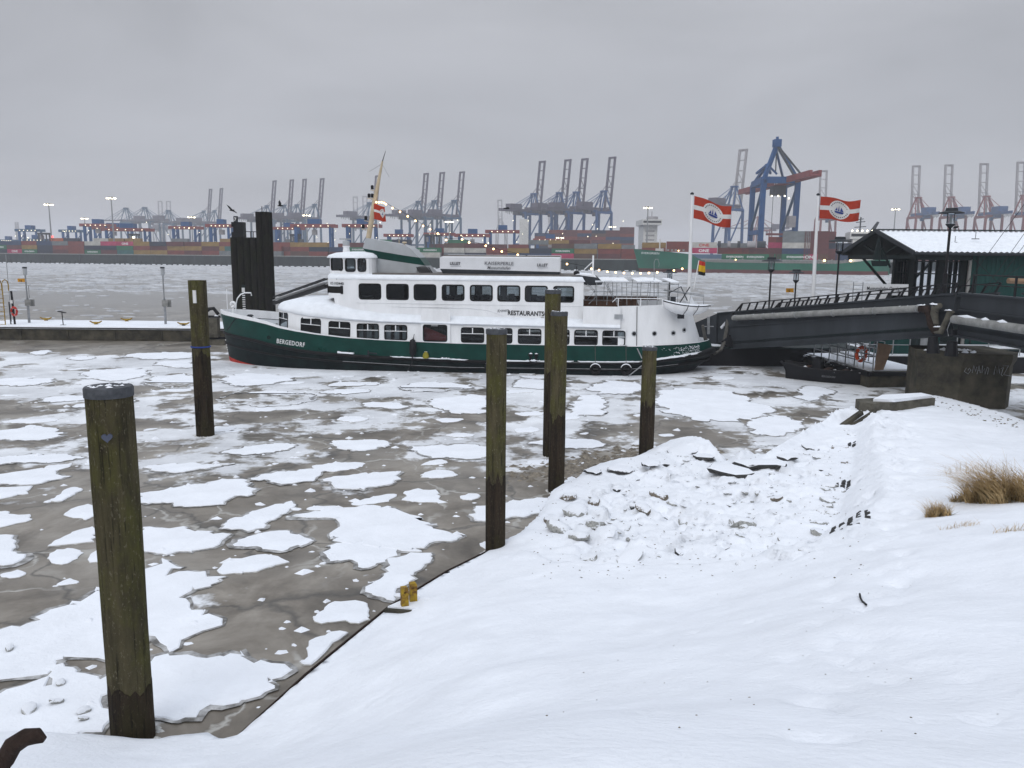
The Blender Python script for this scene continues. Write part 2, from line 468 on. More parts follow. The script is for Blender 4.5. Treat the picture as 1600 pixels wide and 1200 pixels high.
# ================================================================== THE SETTING
# ------------------------------------------------------------------ frozen river
def ice_material():
    m = bpy.data.materials.new('river ice')
    m.use_nodes = True
    t = m.node_tree
    L = t.links.new
    b = t.nodes['Principled BSDF']
    tcn = nd(t, 'ShaderNodeTexCoord')
    P = tcn.outputs['Object']
    sp = nd(t, 'ShaderNodeSeparateXYZ'); L(P, sp.inputs[0])
    def tex(scale, detail, rough=.6, vec=P, dist=0.0):
        n = nd(t, 'ShaderNodeTexNoise')
        n.inputs['Scale'].default_value = scale; n.inputs['Detail'].default_value = detail
        n.inputs['Roughness'].default_value = rough; n.inputs['Distortion'].default_value = dist
        L(vec, n.inputs['Vector'])
        return n.outputs[0]
    def rampn(v, pts):
        r = nd(t, 'ShaderNodeValToRGB')
        els = r.color_ramp.elements
        for i, (p, c) in enumerate(pts):
            if i < 2:
                els[i].position = p; els[i].color = (*c, 1)
            else:
                k = els.new(p); k.color = (*c, 1)
        L(v, r.inputs[0])
        return r.outputs[0]
    def mth(op, a, bb):
        n = nd(t, 'ShaderNodeMath', operation=op)
        for i, x in enumerate((a, bb)):
            if isinstance(x, (int, float)): n.inputs[i].default_value = x
            else: L(x, n.inputs[i])
        return n.outputs[0]
    def mixc(f, a, c):
        n = nd(t, 'ShaderNodeMix', data_type='RGBA')
        L(f, n.inputs[0]); L(a, n.inputs[6])
        if isinstance(c, tuple): n.inputs[7].default_value = (*c, 1)
        else: L(c, n.inputs[7])
        return n.outputs[2]
    base = rampn(tex(.55, 8, .62, dist=.5), [(.33, (.075, .064, .050)), (.70, (.335, .305, .262)), (.5, (.178, .156, .128))])
    base = mixc(rampn(tex(.17, 4), [(.50, (0, 0, 0)), (.66, (.7, .7, .7))]), base, (.30, .28, .25))
    base = mixc(rampn(tex(.30, 5, .6, dist=1.2), [(.54, (0, 0, 0)), (.66, (.6, .6, .6))]), base, (.085, .074, .060))
    # refrozen cracks
    dn = nd(t, 'ShaderNodeTexNoise'); dn.inputs['Scale'].default_value = 1.1; dn.inputs['Detail'].default_value = 5
    L(P, dn.inputs['Vector'])
    va = nd(t, 'ShaderNodeVectorMath', operation='MULTIPLY_ADD')
    L(dn.outputs['Color'], va.inputs[0]); va.inputs[1].default_value = (1.6, 1.6, 0); L(P, va.inputs[2])
    vo = nd(t, 'ShaderNodeTexVoronoi', feature='DISTANCE_TO_EDGE'); vo.inputs['Scale'].default_value = .42
    L(va.outputs[0], vo.inputs['Vector'])
    gate = rampn(tex(.35, 2), [(.45, (0, 0, 0)), (.56, (1, 1, 1))])
    crack = mth('MULTIPLY', rampn(vo.outputs[0], [(.006, (1, 1, 1)), (.030, (0, 0, 0))]), gate)
    base = mixc(mth('MULTIPLY', crack, .75), base, (.46, .45, .42))
    vo2 = nd(t, 'ShaderNodeTexVoronoi', feature='DISTANCE_TO_EDGE'); vo2.inputs['Scale'].default_value = .27
    L(va.outputs[0], vo2.inputs['Vector'])
    dk = rampn(vo2.outputs[0], [(.0, (1, 1, 1)), (.020, (0, 0, 0))])
    base = mixc(mth('MULTIPLY', dk, .7), base, (.035, .035, .033))
    # wind-blown snow and brash: how much depends on the stretch of river (smooth young ice or broken floes)
    dist = nd(t, 'ShaderNodeMapRange'); dist.inputs['From Max'].default_value = 400
    L(mth('ADD', sp.outputs[1], mth('MULTIPLY', tex(.05, 2), 10)), dist.inputs[0])
    cov = rampn(dist.outputs[0], [(0, (.385, .385, .385)), (1, (.62, .62, .62)), (.056, (.41, .41, .41)), (.070, (.50, .50, .50)), (.118, (.58, .58, .58)), (.132, (.55, .55, .55)),
                                  (.150, (.14, .14, .14)), (.285, (.20, .20, .20)), (.305, (.48, .48, .48)), (.5, (.52, .52, .52)), (.60, (.56, .56, .56))])
    near = mth('ADD', mth('MULTIPLY', tex(.28, 6, .62), .8), mth('MULTIPLY', tex(1.7, 4, .65), .2))
    far = mth('ADD', mth('MULTIPLY', tex(.10, 6, .68), .75), mth('MULTIPLY', tex(.6, 3, .6), .25))
    isfar = rampn(dist.outputs[0], [(.16, (0, 0, 0)), (.26, (1, 1, 1))])
    nm = nd(t, 'ShaderNodeMix', data_type='FLOAT'); L(isfar, nm.inputs[0]); L(near, nm.inputs[2]); L(far, nm.inputs[3])
    lev = mth('SUBTRACT', mth('ADD', nm.outputs[0], cov), 1.0)
    msk = rampn(mth('ADD', lev, .5), [(.50, (0, 0, 0)), (.545, (1, 1, 1))])
    snowc = rampn(tex(.22, 6, .7), [(.35, (.52, .53, .55)), (.62, (.80, .82, .85))])
    slush = rampn(tex(.16, 6, .7), [(.32, (.36, .365, .375)), (.66, (.60, .61, .63))])
    snowc = mixc(isfar, snowc, slush)
    base = mixc(mth('MULTIPLY', isfar, .8), base, (.255, .252, .248))
    colr = mixc(msk, base, snowc)
    L(colr, b.inputs['Base Color'])
    ro = nd(t, 'ShaderNodeMapRange'); ro.inputs['To Min'].default_value = .36; ro.inputs['To Max'].default_value = .85
    L(msk, ro.inputs[0]); L(ro.outputs[0], b.inputs['Roughness'])
    b.inputs['Specular IOR Level'].default_value = .35
    h = mth('ADD', mth('ADD', mth('MULTIPLY', tex(1.3, 7, .65), .5), mth('MULTIPLY', msk, .5)), mth('MULTIPLY', crack, .35))
    bn = nd(t, 'ShaderNodeBump'); bn.inputs['Strength'].default_value = .5; bn.inputs['Distance'].default_value = .08
    L(h, bn.inputs['Height']); L(bn.outputs[0], b.inputs['Normal'])
    return m
M['ice'] = ice_material()
b = MB()
b.add([(-2400, -40, 0), (2400, -40, 0), (2400, 3600, 0), (-2400, 3600, 0)], [(0, 1, 2, 3)])
tag(b.build('river_ice', 'ice'), kind='structure')

# ------------------------------------------------------------------ the snowy bank: one height field, fitted to surveyed points
EDGE = [Vector(W(*p, .12)) for p in ((360, 1162), (480, 1052), (610, 946), (700, 891), (812, 836))]
def wp(px, py, z): return W(px, py, z)
ctrl = []
SHELF_PX = {(1000, 880), (900, 860), (1000, 800), (1100, 780), (940, 760), (1050, 720), (1200, 720), (1220, 800), (1215, 885), (1270, 740), (1310, 680), (1335, 652)}
e0, e1 = EDGE[0], EDGE[-1]
ed = (e1 - e0).normalized(); en = Vector((ed.y, -ed.x, 0))
for fr in (0, .2, .4, .6, .8, 1.0):
    p = e0.lerp(e1, fr)
    for tt, hh in ((0, .13), (.8, .42), (2, 1.05), (3.5, 2.0), (5, 3.0), (6.3, 3.9), (7.5, 4.3)):
        if fr > .1 and tt > 2.5: continue
        if fr > .3 and tt > 1: continue
        if tt > 3.6: continue
        if fr > .8 and tt > 0: continue
        q = p + en * tt
        ctrl.append((q.x, q.y, hh))
for px, py, z in ((0, 1152, .35), (80, 1152, .35), (180, 1158, .3), (280, 1152, .25), (340, 1158, .2), (0, 1200, .75), (180, 1200, .6),
                  (900, 1000, 1.5), (900, 930, .95), (1000, 940, 1.05), (1100, 900, .85), (1000, 1000, 1.75), (1100, 1000, 2.2), (1000, 1100, 2.9), (900, 1100, 2.7), (760, 1050, 1.6), (760, 1130, 2.6), (1100, 940, 1.3), (1000, 880, .7), (900, 860, .55), (1000, 800, .5), (1100, 780, .55), (940, 760, .42), (1050, 720, .35),
                  (1200, 720, .4), (1220, 800, .62), (1215, 885, .8), (1270, 740, .62), (1310, 680, .45), (1335, 652, .45),
                  (1346, 660, .95), (1338, 750, 1.25), (1327, 825, 1.55), (1292, 900, 2.0), (1240, 980, 2.6), (1440, 634, .75), (1450, 660, .95), (1500, 750, 1.55), (1500, 850, 2.25),
                  (1500, 950, 2.9), (1500, 1100, 3.75), (1590, 690, .95), (1600, 760, 1.75), (1600, 800, 2.15), (1600, 1000, 3.3), (1200, 1100, 3.6), (1050, 1080, 3.0), (800, 1200, 4.3), (1300, 1200, 4.3)):
    if (px, py) in SHELF_PX: continue
    p = wp(px, py, z); ctrl.append((p.x, p.y, z))
ctrl += [(0, 0, 4.35), (3, 0, 4.4), (6, -4, 4.4), (-3, -4, 4.3), (12, 0, 4.2), (14, 8, 3.2), (20, 12, 2.8), (22, 20, 1.6), (30, 10, 3), (30, -5, 4), (-9, -4, 2.6), (-9, 2, 1.8), (-8, 6, .9)]
shelf_pts = np.array([tuple(wp(px, py, z)) for px, py, z in ((1000, 880, .62), (880, 870, .45), (1000, 800, .5), (1100, 780, .55), (940, 760, .42), (1050, 720, .35), (830, 838, .25), (1200, 720, .4), (1220, 800, .58), (1215, 885, .72), (1270, 740, .55), (1310, 680, .45), (1335, 652, .45))])
def tps(d):
    return np.where(d > 1e-9, d * d * np.log(np.maximum(d, 1e-9)), 0)
def tps_fit(cp, reg):
    nC = len(cp)
    K = tps(np.linalg.norm(cp[:, None, :2] - cp[None, :, :2], axis=2)) + np.eye(nC) * reg
    A = np.zeros((nC + 3, nC + 3)); A[:nC, :nC] = K; A[:nC, nC] = 1; A[:nC, nC + 1:] = cp[:, :2]; A[nC, :nC] = 1; A[nC + 1:, :nC] = cp[:, :2].T
    sol = np.linalg.solve(A, np.concatenate([cp[:, 2], [0, 0, 0]]))
    return lambda xy: tps(np.linalg.norm(xy[:, None, :] - cp[None, :, :2], axis=2)) @ sol[:nC] + sol[nC] + xy @ sol[nC + 1:]
upper = tps_fit(np.array(ctrl), .4)
shelf = tps_fit(shelf_pts, 2.0)
shore = [(-9.5, -6)] + [tuple(W(*p, .12)[:2]) for p in ((-330, 1150), (-120, 1160), (0, 1153), (80, 1149), (130, 1153), (180, 1156), (245, 1158), (285, 1150), (325, 1146), (348, 1160), (360, 1162), (480, 1052), (610, 946), (700, 891), (812, 836),
        (838, 812), (852, 790), (862, 770), (900, 752), (915, 736), (938, 722), (985, 722), (1010, 710), (1040, 697), (1075, 692), (1122, 706), (1140, 728), (1180, 724), (1218, 702), (1250, 684), (1290, 664), (1318, 655), (1340, 644), (1345, 632),
        (1440, 627), (1490, 640), (1535, 658), (1580, 678), (1660, 712), (1900, 760))] + [(34, 16), (34, -6)]
sp_ = np.array(shore)
def inside(x, y, poly):
    r = np.zeros(x.shape, bool); n = len(poly); j = n - 1
    for i in range(n):
        xi, yi = poly[i]; xj, yj = poly[j]
        c = ((yi > y) != (yj > y)) & (x < (xj - xi) * (y - yi) / (yj - yi + 1e-12) + xi)
        r ^= c; j = i
    return r
def nearest(x, y, poly):
    bd = np.full(x.shape, 1e9); bx = x.copy(); by = y.copy(); n = len(poly)
    for i in range(n):
        ax, ay = poly[i]; cx, cy_ = poly[(i + 1) % n]
        dx, dy = cx - ax, cy_ - ay
        tt = np.clip(((x - ax) * dx + (y - ay) * dy) / (dx * dx + dy * dy + 1e-12), 0, 1)
        qx, qy = ax + tt * dx, ay + tt * dy
        d = np.hypot(x - qx, y - qy)
        k = d < bd
        bd = np.where(k, d, bd); bx = np.where(k, qx, bx); by = np.where(k, qy, by)
    return bd, bx, by
rub = [tuple(W(*p, .5)[:2]) for p in ((815, 842), (850, 795), (872, 760), (940, 722), (1040, 695), (1130, 706), (1150, 728), (1220, 700), (1300, 660), (1338, 655), (1333, 700), (1322, 770), (1300, 835), (1240, 885), (1150, 905), (1000, 895), (880, 880))]
def chunk(x, y):                                # broken, snowed-over ice: tilted plates with gaps between them
    p = Vector((x * 1.55, y * 1.15, 0)) + Vector((noise.noise((x * 2, y * 2, 3)), noise.noise((x * 2, y * 2, 9)), 0)) * .28
    d, pts = noise.voronoi(p)
    c = pts[0]
    a, bq, k = noise.noise((c.x * 3.1, c.y * 3.3, 1.7)), noise.noise((c.x * 2.9, c.y * 3.7, 5.1)), noise.noise((c.x * 4.3, c.y * 2.3, 8.1))
    hh = .11 * k + (p.x - c.x) * a * .26 + (p.y - c.y) * bq * .26
    gap = min(1, (d[1] - d[0]) / .16)
    return hh - .17 * (1 - gap) * (1.0 if a > .02 else .12)
ST = .085
gx = np.arange(-9.5, 26, ST); gy = np.arange(-1.0, 36, ST)
GX, GY = np.meshgrid(gx, gy)
sh = GX.shape
X, Y = GX.ravel(), GY.ravel()
ins = inside(X, Y, shore)
bd, bx, by = nearest(X, Y, shore)
snap = bd < ST * .62
X = np.where(snap, bx, X); Y = np.where(snap, by, Y)
keep = ins | snap
Z = np.zeros(X.shape); SL = np.zeros(X.shape)
ki = np.nonzero(keep)[0]
for c0 in range(0, len(ki), 20000):
    s_ = ki[c0:c0 + 20000]
    xy = np.stack([X[s_], Y[s_]], 1)
    zu, zs = upper(xy), np.clip(shelf(xy), .2, .8)
    dd = np.where(inside(X[s_], Y[s_], rub), 0, nearest(X[s_], Y[s_], rub)[0])
    wq = np.clip(dd / 1.0, 0, 1)
    SL[s_] = np.where((dd > 0) & (zu > zs + .12) & (X[s_] > 4.2) & (Y[s_] > 11.5), np.clip(dd / .25, 0, 1) * np.clip((1.9 - dd) / .8, 0, 1), 0)
    Z[s_] = np.where(zu > zs, np.minimum(zu, zs + .8 * dd), zs + (zu - zs) * wq)
rin = inside(X, Y, rub)
rd, _, _ = nearest(X, Y, rub)
rm = np.where(rin, np.clip(rd / 1.1, 0, 1), 0)
rm = np.maximum(rm, np.where(~rin, np.clip(1 - rd / .9, 0, 1) * .25, 0))
for i in ki:
    x, y = X[i], Y[i]
    z = Z[i]
    z += .10 * noise.noise((x * .35, y * .35, 2)) + .035 * noise.noise((x * 1.1, y * 1.1, 7))
    # trodden path and a few footprints along the top of the bank
    z += .018 * noise.noise((x * 3.2, y * 3.2, 4)) * (1 if y > 4 else .6) + .008 * noise.noise((x * 7.5, y * 7.5, 14))
    if SL[i] > 0:                               # stones and crusts on the embankment face
        z += SL[i] * (.55 * chunk(x * 1.7, y * 1.1 + 3) + .09 * abs(noise.noise((x * 3.4 + y * 1.2, y * 1.6, 21))) + .04 * noise.noise((x * 8, y * 8, 2)))
    if rm[i] > 0:
        z += rm[i] * (chunk(x, y) + .35 * chunk(x * 2.3 + 7, y * 2.3) + .05 * noise.noise((x * 4, y * 4, 1)) + .03 * noise.noise((x * 9, y * 9, 6)))
    Z[i] = z
pathpts = [tuple(W(*p)[:2]) for p in ((1395, 660, 1), (1400, 760, 1.5), (1385, 850, 2.1), (1345, 930, 2.6), (1310, 1020, 3.1), (1270, 1110, 3.7))]
pr = np.random.default_rng(3)
for a, c in zip(pathpts[:-1], pathpts[1:]):
    ln = math.hypot(c[0] - a[0], c[1] - a[1])
    for k in range(int(ln * 9)):
        f = pr.random()
        cx = a[0] + (c[0] - a[0]) * f + pr.normal(0, .28); cy_ = a[1] + (c[1] - a[1]) * f + pr.normal(0, .2)
        d2 = ((X - cx) / .075) ** 2 + ((Y - cy_) / .13) ** 2
        Z -= np.where(d2 < 6, .065 * np.exp(-d2) * pr.uniform(.3, 1), 0)
for px, py, z in ((870, 930, .9), (850, 928, .9), (1085, 985, 2), (1330, 1030, 3.1), (1345, 1038, 3.2), (1400, 1025, 3.2), (1515, 1045, 3.5), (1545, 1110, 3.8), (1270, 1165, 4), (1290, 1175, 4), (1430, 1120, 3.8), (560, 1102, .9), (590, 1090, .9), (1180, 960, 2.3)):
    p = W(px, py, z)
    d2 = ((X - p.x) / .10) ** 2 + ((Y - p.y) / .06) ** 2
    Z -= np.where(d2 < 7, .05 * np.exp(-d2), 0)
# the rim lies low on the slab edge
Z = np.where(keep & (bd < .35) & ~(rm > .3), np.minimum(Z, .13 + bd * 1.2), Z)
Z = np.where(snap, np.minimum(Z, .30), Z)
Z = np.where(keep, np.maximum(Z, .095), Z)
idx = np.arange(X.size).reshape(sh)
q = np.stack([idx[:-1, :-1], idx[:-1, 1:], idx[1:, 1:], idx[1:, :-1]], -1).reshape(-1, 4)
kq = keep[q]
full = q[kq.all(1)]
tri3 = [tuple(a[m]) for a, m in zip(q[kq.sum(1) == 3], kq[kq.sum(1) == 3])]
faces = [tuple(int(v) for v in f) for f in full] + [tuple(int(v) for v in f) for f in tri3]
edges = {}
for f in faces:
    for i in range(len(f)):
        a, c = f[i], f[(i + 1) % len(f)]
        kk = (min(a, c), max(a, c)); edges[kk] = edges.get(kk, 0) + 1
used = sorted({v for f in faces for v in f})
remap = {v: i for i, v in enumerate(used)}
verts = [(float(X[v]), float(Y[v]), float(Z[v])) for v in used]
faces = [tuple(remap[v] for v in f) for f in faces]
low = {}
for (a, c), n in edges.items():
    if n == 1:
        for v in (a, c):
            if v not in low:
                low[v] = len(verts); verts.append((float(X[v]), float(Y[v]), -.4))
        faces.append((remap[a], remap[c], low[c], low[a]))
bank = MB(); bank.v = verts; bank.f = faces; bank.m = [0] * len(faces)
me = bank.mesh('snow_bank', 'snow')
me.polygons.foreach_set('use_smooth', [True] * len(me.polygons))
bank_o = link('snow_bank', me)
tag(bank_o, kind='structure')
from mathutils.kdtree import KDTree
kd = KDTree(len(verts))
for i, v in enumerate(verts): kd.insert((v[0], v[1], 0), i)
kd.balance()
def ground(x, y):
    co, i, d = kd.find((x, y, 0))
    return verts[i][2]
def onbank(px, py):                             # the point of the bank seen at a pixel
    z = 1.0
    for _ in range(14):
        p = W(px, py, z); z = .5 * z + .5 * max(ground(p.x, p.y), 0)
    return W(px, py, z)
# far land behind and beside, below the frame
b = MB(); b.box(-60, 60, -60, -1.0, -.5, 4.0); b.box(26, 60, -1.0, 14, -.5, 2.2)
tag(b.build('shore_ground', 'snow'), kind='structure')

# slab edge of the revetment along the ice
t_ = thing('revetment_edge', 'thin dark steel and concrete edge strip between the snow slope and the river ice', 'edge strip', EDGE[0])
for a, c in zip(EDGE[:-1], EDGE[1:]):
    o_ = (Vector(a) - Vector(c)).cross(Vector((0, 0, 1))).normalized() * .03
    p, q_ = Vector(a) - EDGE[0] + o_, Vector(c) - EDGE[0] + o_
    MB().beam((p.x, p.y, -.095), (q_.x, q_.y, -.095), .022, .17).build('edge_rail', 'rust', t_)
# ------------------------------------------------------------------ ice floes near the bank: surveyed outlines, real thickness
def jag(poly, amp, seed, step=.09):
    out_ = []
    n = len(poly)
    for i in range(n):
        a, c = Vector(poly[i]), Vector(poly[(i + 1) % n])
        ln = (c - a).length; k = max(1, int(ln / step))
        for j in range(k):
            p = a.lerp(c, j / k)
            nv = Vector((noise.noise((p.x * 1.6, p.y * 1.6, seed)), noise.noise((p.x * 1.6, p.y * 1.6, seed + 31)))) * amp * 1.7
            nv += Vector((noise.noise((p.x * 5, p.y * 5, seed)), noise.noise((p.x * 5, p.y * 5, seed + 17)))) * amp * 1.1
            nv += Vector((noise.noise((p.x * 14, p.y * 14, seed)), noise.noise((p.x * 14, p.y * 14, seed + 5)))) * amp * .5
            out_.append((p.x + nv.x, p.y + nv.y))
    return out_
def smooth_poly(poly, it=1):
    for _ in range(it):
        o2 = []
        n = len(poly)
        for i in range(n):
            a, c = poly[i], poly[(i + 1) % n]
            o2 += [(a[0] * .75 + c[0] * .25, a[1] * .75 + c[1] * .25), (a[0] * .25 + c[0] * .75, a[1] * .25 + c[1] * .75)]
        poly = o2
    return poly
from mathutils.geometry import tessellate_polygon
def floe(poly, h, label, group, seed):
    amp = min(.24, .085 * math.sqrt(abs(sum(poly[i][0] * poly[(i + 1) % len(poly)][1] - poly[(i + 1) % len(poly)][0] * poly[i][1] for i in range(len(poly))) / 2)) + .02)
    poly = jag(smooth_poly(poly), amp, seed)
    n = len(poly)
    cx = sum(p[0] for p in poly) / n; cy_ = sum(p[1] for p in poly) / n
    ar = sum(poly[i][0] * poly[(i + 1) % n][1] - poly[(i + 1) % n][0] * poly[i][1] for i in range(n))
    if ar < 0: poly = poly[::-1]
    b = MB()
    inner = []
    for i in range(n):
        a, c = Vector(poly[i - 1]), Vector(poly[(i + 1) % n])
        d = c - a
        nn = Vector((-d.y, d.x)).normalized() if d.length > 1e-6 else Vector((0, 0))
        inner.append((poly[i][0] + nn.x * .022, poly[i][1] + nn.y * .022))
    vs = [(p[0] - cx, p[1] - cy_, -.03) for p in poly] + [(p[0] - cx, p[1] - cy_, h * .55) for p in poly] + [(p[0] - cx, p[1] - cy_, h) for p in inner]
    fs = [(i, (i + 1) % n, n + (i + 1) % n, n + i) for i in range(n)] + [(n + i, n + (i + 1) % n, 2 * n + (i + 1) % n, 2 * n + i) for i in range(n)]
    try:
        tris = tessellate_polygon([[Vector((p[0], p[1], 0)) for p in inner]])
        fs += [tuple(2 * n + k for k in tr) for tr in tris]
    except Exception:
        fs.append(tuple(range(2 * n, 3 * n)))
    b.add(vs, fs)
    b.m = [1] * n + [0] * (len(b.f) - n)
    me = b.mesh('ice_floe', ['snow', 'dirtyice'])
    o = link('ice_floe', me, None, (cx, cy_, 0))
    if len(poly) > 40:                          # grey slush frozen round the rim
        b = MB(); zr_ = .006 + (int(seed * 10) % 23) * .0006; ot, it_ = [], []
        for i in range(n):
            a, c = Vector(poly[i - 1]), Vector(poly[(i + 1) % n]); d = c - a
            nn = Vector((d.y, -d.x)).normalized() if d.length > 1e-6 else Vector((0, 0))
            q_ = .05 + .16 * max(0, noise.noise((poly[i][0] * 1.3, poly[i][1] * 1.3, seed + 3)) + .1)
            ot.append((poly[i][0] + nn.x * q_ - cx, poly[i][1] + nn.y * q_ - cy_, zr_)); it_.append((poly[i][0] - nn.x * .06 - cx, poly[i][1] - nn.y * .06 - cy_, zr_ + .004))
        b.loft([ot, it_], caps=False); b.build('slush_rim', 'rimslush', o)
    tag(o, label, 'ice floe', group)
    return o
GF = 'snow covered floes frozen into the river ice'
LF = 'snow covered floe frozen into the grey brown river ice'
floes = [
 ([(0, 672), (40, 667), (80, 667), (105, 676), (90, 685), (40, 689), (-20, 687)], 'long white floe cut by the left edge of the photo above the others there'),
 ([(-20, 715), (30, 712), (80, 710), (146, 712), (100, 722), (40, 724), (-20, 729)], 'narrow white strip of floe ending at the nearest pile just below its heart plaque'),
 ([(-20, 745), (50, 735), (90, 736), (107, 747), (60, 758), (-20, 759)], 'rounded floe cut by the left edge, below the strip that ends at the heart plaque'),
 ([(-20, 764), (30, 761), (60, 762), (30, 775), (-20, 786)], None),
 ([(72, 782), (110, 763), (140, 765), (115, 775), (95, 786)], None),
 ([(94, 808), (115, 796), (150, 788), (152, 812), (115, 813)], None),
 ([(-20, 802), (10, 798), (22, 808), (56, 805), (45, 818), (-20, 830)], None),
 ([(-20, 838), (25, 835), (20, 860), (56, 867), (15, 884), (-20, 888)], 'ragged floe at the left edge level with the middle of the nearest pile'),
 ([(74, 853), (110, 835), (152, 822), (155, 845), (110, 850), (85, 856)], 'slanting floe passing behind the middle of the nearest pile from its left'),
 ([(66, 870), (100, 858), (134, 860), (125, 876), (85, 883)], 'small rounded floe just left of the nearest pile'),
 ([(136, 880), (145, 862), (158, 861), (160, 878)], None),
 ([(221, 775), (250, 765), (310, 757), (370, 750), (403, 760), (401, 770), (370, 780), (325, 788), (250, 788), (220, 783)], 'long oval floe with a dark rim right of the nearest pile'),
 ([(222, 731), (280, 724), (340, 729), (376, 725), (310, 736), (250, 741)], None),
 ([(392, 749), (420, 740), (470, 735), (502, 733), (495, 748), (460, 756), (440, 759), (415, 752)], 'low pointed floe left of the oval floe with the black crack'),
 ([(343, 826), (360, 813), (390, 800), (420, 792), (467, 783), (455, 798), (430, 815), (400, 828), (370, 831)], 'slanting floe with a ragged pointed end between the two left piles'),
 ([(222, 857), (222, 824), (280, 825), (310, 828), (352, 835), (340, 845), (310, 858), (270, 868), (240, 871)], 'two pronged floe emerging behind the nearest pile on its right at mid height'),
 ([(338, 896), (350, 880), (380, 872), (430, 870), (461, 878), (430, 890), (390, 898), (350, 901)], 'pointed floe just above the largest floe, right of the nearest pile'),
 ([(-40, 1000), (0, 990), (60, 970), (100, 950), (150, 930), (225, 900), (224, 879), (255, 879), (276, 890), (265, 901), (346, 903), (330, 920), (291, 931), (306, 957), (323, 979), (300, 1001), (285, 1009), (232, 1012), (180, 1020), (100, 1032), (50, 1054), (20, 1063), (-40, 1070)], 'largest snow covered floe, wrapped round behind the nearest pile'),
 ([(150, 1052), (232, 1030), (270, 1037), (340, 1019), (370, 1017), (396, 1029), (418, 1022), (444, 1027), (415, 1050), (418, 1078), (390, 1100), (340, 1116), (240, 1121), (180, 1124)], 'big rounded white floe at the foot of the nearest pile, on its right'),
 ([(-60, 1110), (0, 1092), (50, 1070), (75, 1080), (92, 1064), (55, 1052), (120, 1040), (172, 1045), (182, 1100), (158, 1152), (60, 1162), (-60, 1175)], 'lumpy snow covered floe in front of the nearest pile at the lower left'),
 ([(506, 692), (560, 688), (618, 692), (600, 702), (565, 706), (530, 703)], None),
 ([(638, 701), (680, 697), (760, 695), (762, 714), (700, 716), (660, 709)], None),
 ([(652, 729), (680, 718), (706, 722), (680, 727)], None),
 ([(652, 741), (690, 734), (713, 740), (700, 749), (660, 749)], 'small oval floe left of the middle pile'),
 ([(510, 752), (540, 742), (600, 737), (638, 742), (620, 753), (585, 760), (575, 766), (540, 768), (518, 761)], 'oval floe with a black crack round its left end'),
 ([(478, 729), (540, 722), (582, 727), (540, 737), (500, 736)], None),
 ([(618, 782), (645, 763), (670, 768), (686, 765), (690, 776), (702, 788), (650, 786)], 'star shaped floe left of the middle pile'),
 ([(713, 778), (740, 772), (758, 778), (735, 784)], None),
 ([(455, 806), (520, 796), (565, 795), (620, 796), (650, 806), (680, 820), (700, 830), (727, 840), (690, 856), (620, 859), (560, 851), (510, 842), (500, 832), (522, 816), (490, 814)], 'broad snow covered floe with a toothed right edge left of the middle pile'),
 ([(498, 870), (525, 850), (560, 846), (600, 850), (622, 866), (600, 881), (575, 888), (545, 876), (515, 881)], 'oval floe below the broad toothed floe, touching its lower edge'),
 ([(603, 888), (612, 870), (640, 862), (676, 865), (680, 880), (655, 890), (640, 905), (625, 925), (607, 946), (570, 926), (568, 915), (597, 902)], 'snow covered floe touching the bank by the yellow posts'),
 ([(488, 969), (500, 955), (530, 940), (560, 935), (582, 956), (570, 973), (510, 973)], 'floe scrap against the bank edge left of the yellow posts'),
 ([(465, 1015), (480, 1000), (530, 985), (547, 990), (510, 1010), (490, 1040), (470, 1042), (475, 1022)], 'ragged floe along the bank edge below and left of the yellow posts'),
 ([(728, 801), (760, 790), (800, 785), (832, 781), (862, 780), (855, 800), (800, 811), (765, 818), (735, 813)], 'floe passing behind the foot of the middle pile'),
 ([(738, 853), (762, 847), (800, 858), (770, 866)], None),
 ([(878, 756), (890, 744), (906, 750), (900, 757)], None),
 ([(617, 606), (660, 597), (700, 598), (736, 604), (720, 610), (660, 613)], None),
 ([(662, 632), (690, 622), (762, 616), (762, 646), (720, 648), (690, 640)], None),
 ([(558, 634), (590, 627), (642, 633), (620, 640)], None),
 ([(798, 603), (820, 592), (864, 593), (862, 607), (820, 609)], None),
 ([(890, 645), (900, 620), (940, 616), (948, 640), (920, 652)], None),
 ([(912, 606), (960, 595), (1003, 599), (1001, 616), (950, 617)], None),
 ([(1022, 634), (1024, 610), (1080, 606), (1140, 612), (1190, 632), (1214, 646), (1160, 657), (1100, 660), (1060, 648)], 'widest white floe, off the shore between the short right pile and the concrete pier'),
 ([(1162, 664), (1180, 652), (1225, 650), (1257, 664), (1235, 679), (1190, 682)], None),
 ([(183, 556), (240, 551), (303, 551), (303, 561), (230, 562)], None),
 ([(238, 570), (260, 565), (303, 563), (303, 576), (270, 574)], None),
 ([(222, 600), (240, 588), (303, 584), (303, 606), (260, 607)], None),
 ([(118, 585), (160, 577), (234, 576), (232, 588), (170, 597)], None),
 ([(-30, 600), (0, 591), (60, 590), (88, 597), (40, 604)], None),
 ([(45, 552), (70, 547), (82, 550), (60, 556)], None),
 ([(104, 559), (130, 556), (152, 560), (120, 564)], None),
 ([(332, 625), (380, 613), (460, 612), (505, 620), (480, 632), (400, 636)], None),
 ([(345, 590), (400, 583), (470, 590), (420, 602), (360, 605)], None),
 ([(520, 655), (560, 651), (580, 657), (545, 661)], None),
 ([(690, 680), (720, 676), (747, 681), (715, 685)], None),
 ([(1060, 700), (1100, 694), (1130, 705), (1100, 712)], None),
]
fl_polys = []
for i, (px, lb) in enumerate(floes):
    poly = [tuple(W(*p)[:2]) for p in px]
    fl_polys.append(poly)
    floe(poly, .024 + (i * 7 % 29) * .0008, lb or LF, GF, i * 3.7)
